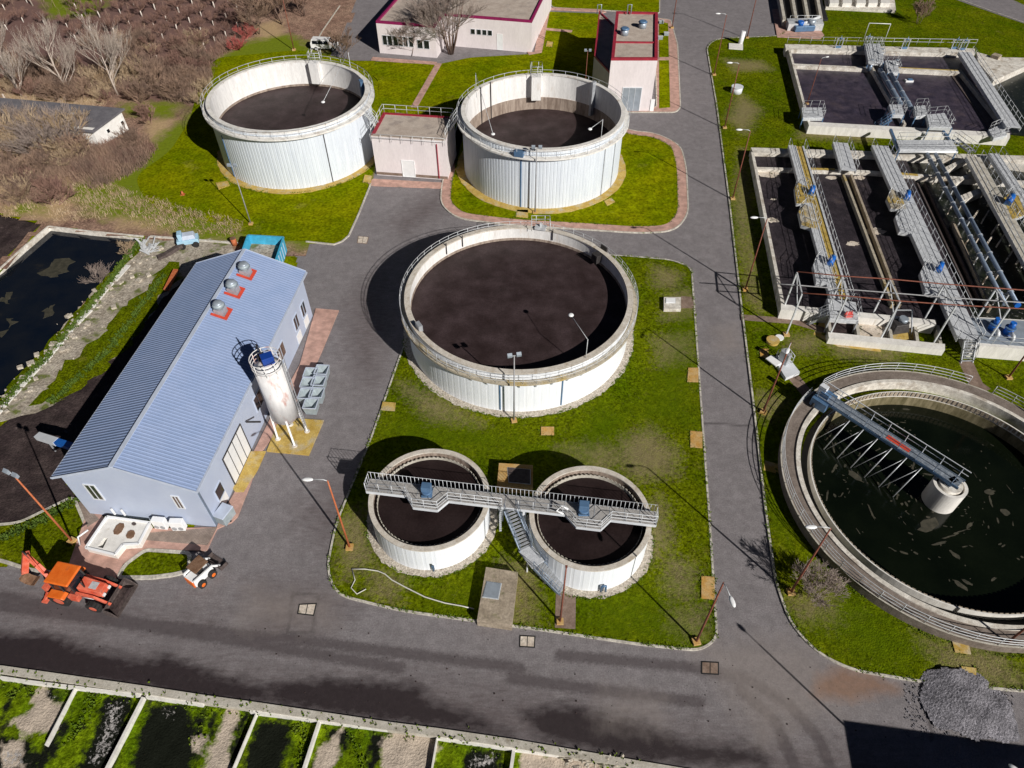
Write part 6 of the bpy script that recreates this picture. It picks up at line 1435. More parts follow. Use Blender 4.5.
for lb, px, kd, m_, rz, sc in [
    ('rust brown lamp rising from the bare shrub by the right kerb', (790.5, 592.5), 'arm', 'rust_pole', 0, 1),
    ('rust brown lamp at the lower right corner of the central lawn, head over the road', (696, 642), 'arm', 'rust_pole', R(100), .98),
    ('thin rusty pole at the foot of the thickener stairs', (560, 622), 'bare', 'rust_pole', 0, .9),
    ('lamp beside the white clarifier kiosk', (763, 412.5), 'arm', 'rust_pole', R(60), .98),
    ('orange lamp on the lawn strip left of the thickeners, arm over the road', (349.8, 547.8), 'arm', 'orange_pole', 0, 1),
    ('orange twin floodlight mast behind the backhoe, beside the mud', (72.5, 541.5), 'flood', 'orange_pole', -.4, 1),
    ('twin floodlight mast in front of the widest tank', (514, 421), 'flood', 'grey_pole', .2, .92),
    ('twin floodlight mast in front of the right-hand digester', (535, 213), 'flood', 'grey_pole', 0, .95),
    ('slim pole on the grass in front of the left digester', (251, 224), 'flood', 'grey_pole', 0, .85),
    ('lamp on the grass between the road and the sludge lanes, upper one', (732.5, 199), 'arm', 'rust_pole', 0, 1),
    ('lamp on the grass beside the left wall of the sludge lanes', (745, 290), 'arm', 'rust_pole', 0, 1),
    ('lamp left of the white cylindrical container', (724.5, 128), 'arm', 'rust_pole', 0, 1),
    ('lamp at the kerb beside the junction at the top, near the grass corner', (714, 75), 'arm', 'rust_pole', 0, 1),
    ('lamp next to the white pipe stub at the top of the right lawn', (747, 38), 'arm', 'rust_pole', 0, 1),
    ('lamp on the paved strip beside the plant room', (672, 28), 'arm', 'rust_pole', 0, 1),
    ('floodlight mast between the right-hand digester and the plant room', (584, 100), 'flood', 'rust_pole', 0, .8),
    ('lamp at the lower right foot of the clarifier walkway', (1000.5, 648), 'arm', 'rust_pole', R(180), 1),
    ('lamp on the grass between the front stairs and the right edge', (1008, 378), 'arm', 'rust_pole', R(180), 1),
    ('red lamp pole on the verge beside the white van', (294, 50), 'arm', 'rust_pole', 0, 1),
    ('lamp standing in the left corner of the upper basin', (807, 104), 'arm', 'rust_pole', R(200), .72),
    ]:
    z = 1.35 if 'left corner of the upper' in lb else (1.0 if 'foot of the clarifier' in lb and 0 else .1)
    p = W(*px, z if z > 1 else .1); first_or_copy(PR[(kd, m_)], (p.x, p.y, z), rz, lb, 'lamp posts of the plant', sc)
# a tall mast further right, outside the photo, throws its shadow across the road at the bottom
def shadow_src(px, z):      # where something of height z stands whose shadow tip falls on this photo point
    g_ = W(*px); k = z/math.tan(SUN_EL); return Vector((g_.x-math.cos(SH_AZ)*k, g_.y-math.sin(SH_AZ)*k, 0))
p = shadow_src((748, 634), 9.2); q = Vector((math.cos(SH_AZ), math.sin(SH_AZ), 0))*1.0; first_or_copy(PR[('arm', 'grey_pole')], (p.x-q.x, p.y-q.y, 0), SH_AZ-PI, 'grey lamp beyond the lower right edge of the photo', 'lamp posts of the plant', 1)
for v in PR.values():
    if v.name not in USED:
        for ch in list(v.children): bpy.data.objects.remove(ch)
        bpy.data.objects.remove(v)
# the building beyond the lower right edge, seen only by its shadow
hB = 6.5
c0 = shadow_src((843, 720), hB); c1 = shadow_src((1024, 745), hB); dd = (c1-c0).normalized(); nn = Vector((dd.y, -dd.x, 0)); c1 = c0+dd*26
t = thing('service_building', 'flat roofed service building just outside the lower right corner', 'building', (c0.x, c0.y, 0))
slab_building(t, [tuple(v.xy) for v in (c0, c1, c1+nn*12, c0+nn*12)], hB-.3, 'pink_wall', 'roof_felt', 'red_trim', .3, .3)
print('offcorner px', PX((c0.x, c0.y, hB)))

# ------------------------------------------------------------------ backhoe loader
def backhoe():
    t = thing('backhoe_loader', 'orange backhoe loader with a muddy front bucket on the road', 'backhoe', (0, 0, 0))
    MB().box((.2, 0, .75), (4.2, .8, .45)).build('chassis', 'dark_metal', t)
    MB().hexa([(.75, -.48, 1.1), (2.45, -.42, 1.1), (2.45, .42, 1.1), (.75, .48, 1.1), (.75, -.45, 1.95), (2.4, -.36, 1.72), (2.4, .36, 1.72), (.75, .45, 1.95)]).build('bonnet', 'red_paint', t, bevel=.05)
    MB().box((1.75, 0, 1.82), (.55, .5, .03)).build('engine_vent', 'galv', t)
    MB().cyl((1.25, -.25), .05, 1.9, 2.6, 8).build('exhaust', 'dark_metal', t)
    # cab
    cabf = MB()
    for x, y in ((-.95, -.68), (-.95, .68), (.62, -.62), (.62, .62), (-.2, -.7), (-.2, .7)): cabf.bar((x, y, 1.15), (x*.95, y*.95, 2.72), .08, .08)
    cabf.build('cab_frame', 'dark_metal', t)
    MB().hexa([(-.95, -.68, 1.15), (.66, -.62, 1.15), (.66, .62, 1.15), (-.95, .68, 1.15), (-.9, -.64, 2.7), (.56, -.58, 2.7), (.56, .58, 2.7), (-.9, .64, 2.7)]).build('cab_glass', 'dark_glass', t)
    MB().box((-.2, 0, 2.71), (1.85, 1.6, .16), 0, .93).build('cab_roof', 'orange_paint', t, bevel=.06)
    for s in (-1, 1):
        MB().hexa([(-1.3, s*.95-.28, 1.3), (.1, s*.95-.28, 1.3), (.1, s*.95+.28, 1.3), (-1.3, s*.95+.28, 1.3), (-1.15, s*.95-.28, 1.5), (-.1, s*.95-.28, 1.5), (-.1, s*.95+.28, 1.5), (-1.15, s*.95+.28, 1.5)]).build('mudguard', 'orange_paint', t, bevel=.04)
        for x, r, w in ((-.65, .72, .42), (1.85, .52, .34)):
            wb = MB(); y0, y1 = s*.95-w/2, s*.95+w/2; wb.tube([(x, y0, r), (x, y0+.06, r), (x, y1-.06, r), (x, y1, r)], r, 22)
            wh = wb.build('wheel', 'rubber', t)
            MB().tube([(x, s*.95, r), (x, s*(.95+w/2+.02), r)], r*.52, 16).build('rim', 'red_paint', wh)
            tr = MB()
            for k in range(14):
                a = 2*PI*k/14; tr.box((x+(r+.0)*math.cos(a), s*.95, r+(r+.0)*math.sin(a)-.03), (.08, w, .06))
            tr.build('tread_lug', 'rubber', wh)
        # loader arm
        MB().bar((.65, s*.62, 1.45), (1.9, s*.62, 1.35), .14, .24).bar((1.88, s*.62, 1.36), (2.95, s*.62, .65), .14, .22).build('loader_arm', 'red_paint', t)
        MB().tube([(.9, s*.62, .95), (1.9, s*.62, 1.1)], .06, 8).build('lift_ram', 'galv', t)
        # stabiliser
        MB().bar((-1.75, s*.55, .9), (-1.95, s*1.1, .3), .16, .16).box((-1.95, s*1.15, .12), (.4, .3, .12)).build('stabiliser', 'red_paint', t)
        MB().box((.35, s*.72, .6), (.7, .35, .55)).build('step_tank', 'red_paint', t, bevel=.03)
        MB().box((2.5, s*.28, 1.2), (.1, .2, .2)).build('headlight', 'lamp_white', t)
    # front bucket
    prof = [(2.85, .95), (2.75, .55), (2.85, .2), (3.15, .08), (3.65, .1)]
    bk = MB(); w = 1.2
    for i in range(len(prof)-1):
        (x0, z0), (x1, z1) = prof[i], prof[i+1]; bk.hexa([(x0, -w, z0-.05), (x1, -w, z1-.05), (x1, w, z1-.05), (x0, w, z0-.05), (x0, -w, z0+.03), (x1, -w, z1+.03), (x1, w, z1+.03), (x0, w, z0+.03)])
    for s in (-1, 1):
        i = len(bk.v); y = s*w
        for yy in (y-.03, y+.03): bk.v += [(x, yy, z) for x, z in prof]+[(3.3, yy, .75)]
        m = len(prof)+1; bk.f += [tuple(i+k for k in range(m)), tuple(i+2*m-1-k for k in range(m))]+[(i+k, i+(k+1) % m, i+m+(k+1) % m, i+m+k) for k in range(m)]
    bk.build('front_bucket', 'muddy_steel', t)
    MB().box((3.1, 0, .15), (.7, 2.2, .28), 0, .7).build('bucket_load', 'soil', t)
    # rear boom, dipper, bucket (folded to one side)
    MB().box((-1.75, 0, .7), (.35, 1.5, .75)).build('rear_frame', 'red_paint', t)
    b0, b1, b2 = Vector((-1.95, .1, 1.2)), Vector((-3.6, .75, 2.7)), Vector((-4.1, .15, 1.1))
    MB().bar(b0, b0.lerp(b1, .5)+Vector((0, 0, .25)), .36, .5).bar(b0.lerp(b1, .5)+Vector((0, 0, .25)), b1, .34, .44).build('boom', 'red_paint', t)
    MB().bar(b1+Vector((.1, .05, .25)), b2, .34, .42).build('dipper', 'red_paint', t)
    MB().tube([b0+Vector((-.2, 0, .6)), b1+Vector((.4, -.1, .45))], .06, 8).build('boom_ram', 'red_paint', t)
    MB().tube([b0.lerp(b1, .7)+Vector((0, 0, .5)), b1+Vector((.0, 0, .6))], .05, 8).build('dipper_ram', 'dark_metal', t)
    rbk = MB(); c = b2+Vector((.45, -.2, -.3)); pr_ = [(-.45, .35), (-.55, 0), (-.35, -.35), (.05, -.45), (.4, -.3)]
    for i in range(4):
        (x0, z0), (x1, z1) = pr_[i], pr_[i+1]; rbk.hexa([(c.x+x0, c.y-.35, c.z+z0-.03), (c.x+x1, c.y-.35, c.z+z1-.03), (c.x+x1, c.y+.35, c.z+z1-.03), (c.x+x0, c.y+.35, c.z+z0-.03), (c.x+x0, c.y-.35, c.z+z0+.03), (c.x+x1, c.y-.35, c.z+z1+.03), (c.x+x1, c.y+.35, c.z+z1+.03), (c.x+x0, c.y+.35, c.z+z0+.03)])
    rbk.build('rear_bucket', 'rusty_brown', t)
    return t
bh = backhoe()
p0, p1 = W(45, 592), W(118, 606); a = math.atan2(p1.y-p0.y, p1.x-p0.x)
c = W(82, 592); bh.location = (c.x, c.y, 0); bh.rotation_euler = (0, 0, a-.02); bh.scale = (1.08, 1.1, 1.0)
# skid steer
t = thing('skid_steer', 'small white and orange skid steer loader with a dirty brown roof by the lawn corner', 'skid steer', (0, 0, 0))
MB().box((-.1, 0, .35), (2.1, 1.0, .75)).build('body', 'lamp_white', t, bevel=.06); MB().box((-1.2, 0, .45), (.22, 1.0, .8)).build('rear_grille', 'orange_paint', t, bevel=.05)
MB().box((-.85, 0, 1.1), (.75, .95, .25)).build('engine_cover', 'lamp_white', t, bevel=.04)
cb = MB()
for x, y in ((-.5, -.45), (-.5, .45), (.7, -.45), (.7, .45)): cb.bar((x, y, 1.1), (x, y, 2.0), .08, .08)
cb.build('cab_cage', 'dark_metal', t); MB().box((.1, 0, 2.0), (1.5, 1.15, .1)).build('cab_roof', 'rusty_brown', t, bevel=.03); MB().box((0, 0, 1.0), (.5, .5, .6)).build('seat', 'black', t)
for s in (-1, 1):
    for x in (-.65, .55):
        wh = MB().tube([(x, s*.52, .4), (x, s*.82, .4)], .4, 18).build('wheel', 'rubber', t); MB().tube([(x, s*.8, .4), (x, s*.84, .4)], .2, 14).build('rim', 'orange_paint', wh)
    MB().bar((-1.1, s*.62, 1.45), (.9, s*.62, 1.25), .12, .2).bar((.88, s*.62, 1.28), (1.5, s*.62, .5), .12, .18).build('lift_arm', 'lamp_white', t)
    MB().bar((-1.15, s*.62, .8), (-1.1, s*.62, 1.5), .14, .16).build('arm_tower', 'lamp_white', t)
bk = MB().hexa([(1.35, -.9, .08), (2.15, -.9, .08), (2.15, .9, .08), (1.35, .9, .08), (1.35, -.9, .16), (2.15, -.9, .14), (2.15, .9, .14), (1.35, .9, .16)]).hexa([(1.3, -.9, .1), (1.4, -.9, .1), (1.4, .9, .1), (1.3, .9, .1), (1.3, -.9, .75), (1.38, -.9, .75), (1.38, .9, .75), (1.3, .9, .75)])
for s in (-1, 1): bk.box((1.72, s*.88, .1), (.75, .05, .45))
bk.build('bucket', 'muddy_steel', t)
c = W(204, 577); t.location = (c.x, c.y, 0); t.rotation_euler = (0, 0, R(58)); t.scale = (.82, .9, .9)
# van and blue car
def van(loc, a):
    t = thing('minivan', 'white minivan parked beside the left digester', 'van', (0, 0, 0))
    pr_ = [(-2.3, .35), (2.25, .35), (2.35, .85), (1.55, 1.1), (.85, 1.75), (-2.1, 1.8), (-2.35, 1.1)]
    b = MB(); w = .86; i = 0
    b.v = [(x, -w*(1 if z < 1.2 else .88), z) for x, z in pr_]+[(x, w*(1 if z < 1.2 else .88), z) for x, z in pr_]; m = len(pr_)
    b.f = [tuple(range(m)), tuple(2*m-1-k for k in range(m))]+[(k, m+k, m+(k+1) % m, (k+1) % m) for k in range(m)]
    b.build('body', 'car_white', t, bevel=.06)
    MB().hexa([(1.50, -.72, 1.13), (1.56, -.72, 1.12), (1.56, .72, 1.12), (1.50, .72, 1.13), (.88, -.66, 1.72), (.93, -.66, 1.74), (.93, .66, 1.74), (.88, .66, 1.72)]).build('windscreen', 'dark_glass', t)
    for s in (-1, 1):
        for x0, x1 in ((-1.95, -1.1), (-1.0, -.1), (0, .75)): MB().hexa([(x0, s*.87, 1.12), (x1+.1, s*.87, 1.12), (x1+.1, s*.88, 1.12), (x0, s*.88, 1.12), (x0, s*.78, 1.62), (x1, s*.78, 1.62), (x1, s*.80, 1.62), (x0, s*.80, 1.62)]).build('window', 'dark_glass', t)
        for x in (-1.45, 1.45): wh = MB().tube([(x, s*.68, .33), (x, s*.88, .33)], .33, 16).build('wheel', 'rubber', t); MB().tube([(x, s*.87, .33), (x, s*.89, .33)], .18, 12).build('rim', 'galv', wh)
        MB().box((2.28, s*.6, .65), (.1, .35, .2)).build('headlight', 'lamp_grey', t)
    t.location = loc; t.rotation_euler = (0, 0, a); return t
c = W(326, 49); van((c.x, c.y, 0), R(-4))
c = W(429, 52); t = thing('blue_car', 'dark blue hatchback parked in the shade of the white building', 'car', c, None, R(95))
MB().hexa([(-1.9, -.8, .3), (1.9, -.8, .3), (1.9, .8, .3), (-1.9, .8, .3), (-1.85, -.78, .9), (1.8, -.78, .85), (1.8, .78, .85), (-1.85, .78, .9)]).build('body', 'car_blue', t, world=False, bevel=.1)
MB().hexa([(-1.5, -.7, .9), (.9, -.7, .88), (.9, .7, .88), (-1.5, .7, .9), (-1.1, -.58, 1.42), (.2, -.58, 1.42), (.2, .58, 1.42), (-1.1, .58, 1.42)]).build('cabin', 'dark_glass', t, world=False, bevel=.05)
MB().box((-.45, 0, 1.42), (1.25, 1.14, .04)).build('roof', 'car_blue', t, world=False)
for x in (-1.2, 1.2):
    for s in (-1, 1): MB().tube([(x, s*.62, .3), (x, s*.82, .3)], .3, 14).build('wheel', 'rubber', t, world=False)
# light blue machine with brown arm near the pond
c = W(190, 245); t = thing('trailer_pump', 'light blue pump trailer with a muddy brown hose arm near the pond', 'machine', (c.x, c.y, .05), None, .3)
MB().box((0, 0, .45), (2.4, 1.3, .55)).build('bed', 'pale_blue', t, world=False, bevel=.05); MB().box((.2, 0, 1.0), (1.5, 1.1, .5), 0, .85).build('engine_hood', 'hall_trim', t, world=False, bevel=.06); MB().box((-.7, 0, 1.0), (.5, 1.0, .8)).build('tank', 'pale_blue', t, world=False, bevel=.05)
for x in (-.7, .8):
    for s in (-1, 1): MB().tube([(x, s*.6, .35), (x, s*.85, .35)], .35, 14).build('wheel', 'rubber', t, world=False)
MB().bar((-.6, -.5, .5), (-2.6, -1.9, .4), .5, .4).bar((-2.5, -1.8, .4), (-3.4, -2.0, .3), .7, .3).build('hose_arm', 'muddy_steel', t, world=False)
p = W(172, 345-83); o = MB().bar(W(166, 290, .4), W(176, 270, .5), .5, .3).build('scoop', 'orange_pole'); tag(o, 'orange metal scoop lying against the shaded wall of the hall', 'scoop')
# scrap pile
sp = MB(); rr = random.Random(3)
for k in range(26): p = W(146+rr.gauss(0, 3.4), 250+rr.gauss(0, 2.6), .1); a = rr.random()*3; sp.bar(p, p+Vector((math.cos(a)*1.1, math.sin(a)*1.1, rr.random()*.5)), .25*rr.random()+.05, .05)
tag(sp.build('scrap_heap', 'galv'), 'heap of pale scrap sheets at the pond corner', 'scrap heap', None, 'stuff')
# red cone on the grass
p = W(183, 195); t = thing('marker_post', 'small orange marker on the grass left of the hall', 'marker', p); MB().cyl(p, .22, .05, .55, 12, r2=.1).build('cone', 'orange_pole', t); MB().box((p.x, p.y, .05), (.5, .5, .06)).build('foot', 'orange_pole', t)
# gravel heap
def heap(P):
    z = np.zeros(len(P)); rng = np.random.default_rng(4)
    for px, py, r, h in ((965, 705, 3.2, 1.3), (985, 722, 2.6, 1.2), (950, 690, 2.4, .9), (1000, 730, 1.8, .8), (940, 710, 2.2, .35)):
        h *= .4; c_ = W2(px, py); d = np.hypot(P[:, 0]-c_[0], P[:, 1]-c_[1])/r; z = np.maximum(z, h*np.clip(1-d**1.4, 0, 1))
    for _ in range(40):
        c_ = (rng.uniform(P[:, 0].min(), P[:, 0].max()), rng.uniform(P[:, 1].min(), P[:, 1].max())); d = np.hypot(P[:, 0]-c_[0], P[:, 1]-c_[1]); z += .10*np.exp(-(d/.6)**2)*(z > .05)*rng.uniform(-1, 1)
    return z+rng.uniform(0, .035, len(P))*(z > .02)-.02
gq = jag(smooth_poly(poly([(918, 680), (935, 668), (985, 672), (1008, 700), (1026, 742), (985, 745), (925, 725)]), 2), .1, .4, 8)
o = sheet('gravel_heap', gq, .12, .02, 'gravel', {}, bumpf=heap, kind='stuff', label='grey gravel heap spilling over the kerb at the lower right'); o['category'] = 'gravel heap'
sg_ = MB(); rr = random.Random(8)
for k in range(900):
    p = W(905+rr.random()*110, 672+rr.random()*66); r_ = .02+.035*rr.random()**2
    sg_.box((p.x, p.y, .0), (r_*2, r_*1.6, r_*1.3), rr.random()*3)
tag(sg_.build('gravel', 'gravel'), 'loose gravel scattered round the heap', 'gravel', None, 'stuff')
# small stones and clods on the roads
cl = MB(); rr = random.Random(18)
for k in range(420):
    px = rr.random()*900; py = 600+rr.random()*140
    if py > 655+px*.13 or py < 602+px*.07: continue
    p = W(px, py); r_ = .025+.06*rr.random()**4; cl.ball((p.x, p.y, .0), (r_, r_*.8, r_*.6), 5, 4)
tag(cl.build('clods', 'soil'), 'dark mud clods scattered over the lower road', 'mud clods', None, 'stuff')

# ------------------------------------------------------------------ bare trees and scrub
def branch(b, p, d, L, r, depth, rnd, spread=.5, k=3, up=.15, rmin=.012):
    q = p+d*L
    mid = p.lerp(q, .5)+Vector((rnd.gauss(0, .04), rnd.gauss(0, .04), rnd.gauss(0, .03)))*L
    b.tube([p, mid, q], r, 3 if depth < 3 else 5, r2=max(rmin, r*.6), cap=False)
    if depth == 0: return
    for j in range(k):
        f = rnd.uniform(.35, 1.0); s = p.lerp(q, f); a = rnd.random()*2*PI
        o = Vector((math.cos(a), math.sin(a), rnd.uniform(-.2, .5))).normalized()
        nd = (d+o*spread*rnd.uniform(.6, 1.3)+Vector((0, 0, up))).normalized()
        branch(b, s, nd, L*rnd.uniform(.55, .8), max(rmin, r*.55), depth-1, rnd, spread, k, up, rmin)
def bare_tree(seed, h, trunk, twig, name='bare_tree', limb=.30, nl=11, spread=.6, k=4, trunks=1, depth=4, low=.3, tr=.16, rmin=.014, up=.2):
    rnd = random.Random(seed); t = thing(name, 'x', 'tree', (0, 0, 0)); tb = MB(); cb_ = MB()
    for q in range(trunks):
        a = rnd.random()*2*PI; lean = .0 if trunks == 1 else .22; p = Vector((math.cos(a)*.3*(trunks > 1), math.sin(a)*.3*(trunks > 1), -.1)); top = Vector((math.cos(a)*lean*h, math.sin(a)*lean*h, h*.72))
        pts = [p.lerp(top, f)+Vector((rnd.gauss(0, .05), rnd.gauss(0, .05), 0))*(f > 0) for f in (0, .3, .6, 1)]; tb.tube(pts, tr, 7, r2=tr*.3)
        for j in range(int(nl/max(1, trunks*.45))):
            f = rnd.uniform(low, 1.0); s = p.lerp(top, f); an = rnd.random()*2*PI; d = Vector((math.cos(an)*spread*1.3, math.sin(an)*spread*1.3, .75)).normalized()
            branch(cb_, s, d, h*limb*(1.25-.6*f), tr*.38, depth-1, rnd, spread, k, up, rmin)
    tb.build('trunk', trunk, t); cb_.build('crown', twig, t); return t
def discard(t):
    for ch in list(t.children): bpy.data.objects.remove(ch)
    bpy.data.objects.remove(t)
def settle(t, px, lb, group=None, rz=0, cat=None, z=.0):
    p = W(*px); t.location = (p.x, p.y, z); t['label'] = lb; t.rotation_euler = (0, 0, rz)
    if group: t['group'] = group
    if cat: t['category'] = cat
pale = [bare_tree(s, 10.5, 'bark_pale', 'bark_pale', 'bare_poplar', .33, 14, .5, 4, 1, 4, .06, .17, .011, .45) for s in (1, 2, 3)]
for t, px, lb in zip(pale, ((22, 97), (69, 97), (118, 95)), ('left pale bare tree at the far left, half cut by the photo edge', 'middle pale bare tree of the row behind the shed', 'right pale bare tree of the row behind the shed')): settle(t, px, lb, 'pale bare trees behind the shed')
t = place(pale[1], W(-22, 100), 1.9, 'pale bare tree just beyond the left edge behind the shed', 'pale bare trees behind the shed')
t = bare_tree(9, 12.5, 'bark_brown', 'twig_grey', 'bare_tree', .3, 14, .8, 5, 11, 4, .25, .13, .017, .2); settle(t, (451, 54), 'large many stemmed bare tree before the white office building', cat='tree')
t = bare_tree(14, 6, 'bark_brown', 'twig_grey', 'bare_tree', .3, 11, .7, 4, 3, 4, .2, .06, .014); settle(t, (410, 56), 'small bare tree beside the blue car')
t = bare_tree(15, 5, 'bark_brown', 'twig_brown', 'bare_tree', .3, 11, .6, 4, 3, 4, .2, .06, .014); settle(t, (345, 60), 'dark bare bush behind the left digester near the van')
for k, (px, lb) in enumerate((((258, 34), 'bare brown tree at the edge of the orchard above the left digester'), ((283, 24), 'bare tree left of the van, by the verge'), ((303, 16), 'bare tree at the top edge beside the car park kerb'), ((270, 8), 'bare tree cut by the top edge above the reddish shrubs'))):
    t = bare_tree(70+k, 7.5, 'bark_brown', 'twig_brown', 'bare_tree', .3, 11, .7, 4, 3, 4, .2, .09, .016); settle(t, px, lb, 'bare trees along the car park verge')
t = bare_tree(16, 4.0, 'bark_brown', 'twig_brown', 'bare_tree', .3, 11, .6, 4, 4, 4, .2, .05, .014); settle(t, (918, 24), 'lone small bare tree on the grass at the top right')
t = bare_tree(17, 3.4, 'bark_brown', 'twig_grey', 'bare_shrub', .3, 11, .9, 4, 6, 4, .05, .03, .012, .05); settle(t, (812, 597), 'leafless grey shrub on the lawn beside the right kerb', cat='shrub', z=.1)
# orchard with limewashed trunks
op = []
for s in (31, 32, 33):
    rnd = random.Random(s); t = thing('orchard_tree', 'x', 'tree', (0, 0, 0)); MB().tube([(0, 0, -.1), (.03, 0, .6), (0, .04, 1.25)], .13, 8, r2=.10).build('trunk', 'trunk_lime', t); cb_ = MB()
    for j in range(7):
        a = 2*PI*j/7+rnd.random(); branch(cb_, Vector((0, 0, 1.15)), Vector((math.cos(a)*.85, math.sin(a)*.85, .6)).normalized(), 1.35, .05, 3, rnd, .6, 4, .15, .016)
    cb_.build('crown', 'twig_red', t); op.append(t)
tr_px = [(30, 120), (95, 90), (180, 100), (270, 110), (305, 35), (335, 80), (305, 160), (365, 125), (460, 135), (483, 55), (500, 183), (520, 103), (540, 30), (555, 152), (570, 68), (607, 198), (618, 110), (622, 40), (632, 240), (655, 160), (668, 85), (677, 10),
         (678, 295), (693, 205), (710, 122), (717, 52), (735, 250), (748, 170), (760, 92), (772, 22), (806, 130), (806, 65), (858, 30), (855, 102), (905, 70), (905, 145), (910, 5), (950, 40), (953, 112), (1000, 10), (20, 40), (110, 12), (410, 15), (400, 70), (860, 165), (820, 195), (990, 80), (1010, 45)]
rr = random.Random(44)
first = set()
for k, (x, y) in enumerate(tr_px):
    px = (x/4, y/4); p = W(*px); o = first_or_copy(op[k % 3], (p.x, p.y, 0), rr.random()*6, 'leafless orchard tree with a limewashed trunk in the brown field', 'orchard trees with limewashed trunks', rr.uniform(.7, .95))
for k in range(34):
    p = W(rr.uniform(-60, 330), rr.uniform(-70, -2)); first_or_copy(op[k % 3], (p.x, p.y, 0), rr.random()*6, 'leafless orchard tree with a limewashed trunk in the brown field', 'orchard trees with limewashed trunks', rr.uniform(.7, .95))
# shrubs
sh = {}
for nm, m_, h_, s in (('brown', 'twig_brown', 2.6, 51), ('red', 'twig_red', 2.2, 52), ('crimson', 'twig_crimson', 2.0, 57), ('straw', 'twig_straw', 2.4, 53), ('grey', 'twig_grey', 4.2, 54)):
    rnd = random.Random(s); t = thing('bare_shrub', 'x', 'shrub', (0, 0, 0)); cb_ = MB()
    for j in range(12):
        a = rnd.random()*2*PI; e = rnd.uniform(.4, 1.4); branch(cb_, Vector((rnd.gauss(0, .3), rnd.gauss(0, .3), 0)), Vector((math.cos(a), math.sin(a), e*1.3)).normalized(), h_*.48, .03, 3, rnd, .6, 4, .15, .013)
    cb_.build('stems', m_, t); sh[nm] = t
single = [('straw coloured shrub before the shed', 'straw', (30, 130), 1.3), ('spreading pale grey shrub over the shed roof', 'grey', (58, 152), 1.5), ('dark red round shrub beside the shed gable', 'red', (148, 122), 1.3), ('low brown shrub at the near corner of the shed', 'brown', (135, 148), 1.2),
          ('grey brush on the grassy bank of the pond', 'grey', (100, 282), .55), ('dry brush at the upper end of the pond bank', 'straw', (128, 252), .6), ('reddish shrub at the edge of the scrub above the left digester', 'crimson', (247, 38), 1.2),
          ('second reddish shrub above the left digester', 'crimson', (238, 50), 1.1), ('brown bush in the scrub left of the left digester', 'brown', (178, 100), 1.4), ('dark brown bush behind the orchard edge', 'brown', (155, 92), 1.6)]
for lb, nm, px, sc in single:
    p = W(*px); first_or_copy(sh[nm], (p.x, p.y, 0), rr.random()*6, lb, None, sc)
for k in range(150):
    zone = k % 3
    if zone == 0: px, ok = (rr.uniform(-20, 95), rr.uniform(150, 205)), 1
    elif zone == 1: px = (rr.uniform(0, 215), rr.uniform(68, 104))
    else: px = (rr.uniform(90, 250), rr.uniform(45, 95))
    if px[0] > 60 and px[1] > 190-px[0]*.25 and zone == 0: continue
    if zone == 2 and px[0]+px[1]*1.1 > 285: continue
    p = W(*px); nm = ('brown', 'red', 'brown', 'straw')[k % 4 if zone else (k//3) % 4]
    first_or_copy(sh[nm], (p.x, p.y, 0), rr.random()*6, 'leafless %s shrub in the brown scrub' % {'brown': 'brown', 'red': 'reddish', 'straw': 'straw coloured'}[nm], '%s shrubs of the scrub' % {'brown': 'brown', 'red': 'reddish', 'straw': 'straw coloured'}[nm], rr.uniform(.7, 1.5))
for k, px in enumerate(((4, 140), (14, 146), (26, 141), (36, 148), (46, 142), (56, 149), (64, 143), (70, 149), (8, 150), (20, 152), (50, 155), (-8, 146))):
    p = W(*px); first_or_copy(sh['straw' if k % 2 else 'grey'], (p.x, p.y, 0), rr.random()*6, 'tall %s brush hiding the near wall of the shed' % ('straw coloured' if k % 2 else 'grey'), '%s brush before the shed' % ('straw' if k % 2 else 'grey'), rr.uniform(1.7, 2.3) if k % 2 else rr.uniform(1.2, 1.5))
# the thicket: a mass of leafless stems nobody could count
def thicket(name, label, regions, n, m_, seed, hmin, hmax, st=5):
    rnd = random.Random(seed); b = MB()
    for q, frac in regions:
        Q = poly(q); xs = [a for a, _ in Q]; ys = [c for _, c in Q]; cnt = 0; want = int(n*frac); tries = 0
        while cnt < want and tries < want*6:
            tries += 1; x = rnd.uniform(min(xs), max(xs)); y = rnd.uniform(min(ys), max(ys))
            if not inside(np.array([[x, y]]), Q)[0]: continue
            if math.sin(x*.55+seed)+math.sin(y*.42+1.7*seed)+math.sin((x+y)*.23) < rnd.uniform(-1.8, .6): continue
            cnt += 1; h = rnd.uniform(hmin, hmax)
            for j in range(st):
                a = rnd.random()*2*PI; ln = rnd.uniform(.15, .9); w = rnd.uniform(.014, .03); p = Vector((x+rnd.gauss(0, .25), y+rnd.gauss(0, .25), 0)); d = Vector((math.cos(a)*ln, math.sin(a)*ln, 1)).normalized()*h*rnd.uniform(.6, 1)
                q1 = p+d*.55; q2 = p+d+Vector((rnd.gauss(0, .15), rnd.gauss(0, .15), 0)); sx = Vector((-math.sin(a), math.cos(a), 0))*w
                i = len(b.v); b.v += [tuple(p-sx), tuple(p+sx), tuple(q1+sx*.8), tuple(q1-sx*.8), tuple(q2)]; b.f += [(i, i+1, i+2, i+3), (i+3, i+2, i+4)]
                for z_ in range(2):
                    s = p.lerp(q1, rnd.uniform(.4, 1)); e = s+Vector((rnd.gauss(0, .35), rnd.gauss(0, .35), rnd.uniform(.1, .5)))*h*.5; i = len(b.v); b.v += [tuple(s-sx*.6), tuple(s+sx*.6), tuple(e)]; b.f.append((i, i+1, i+2))
    o = b.build(name, m_); tag(o, label, 'undergrowth', None, 'stuff'); return o
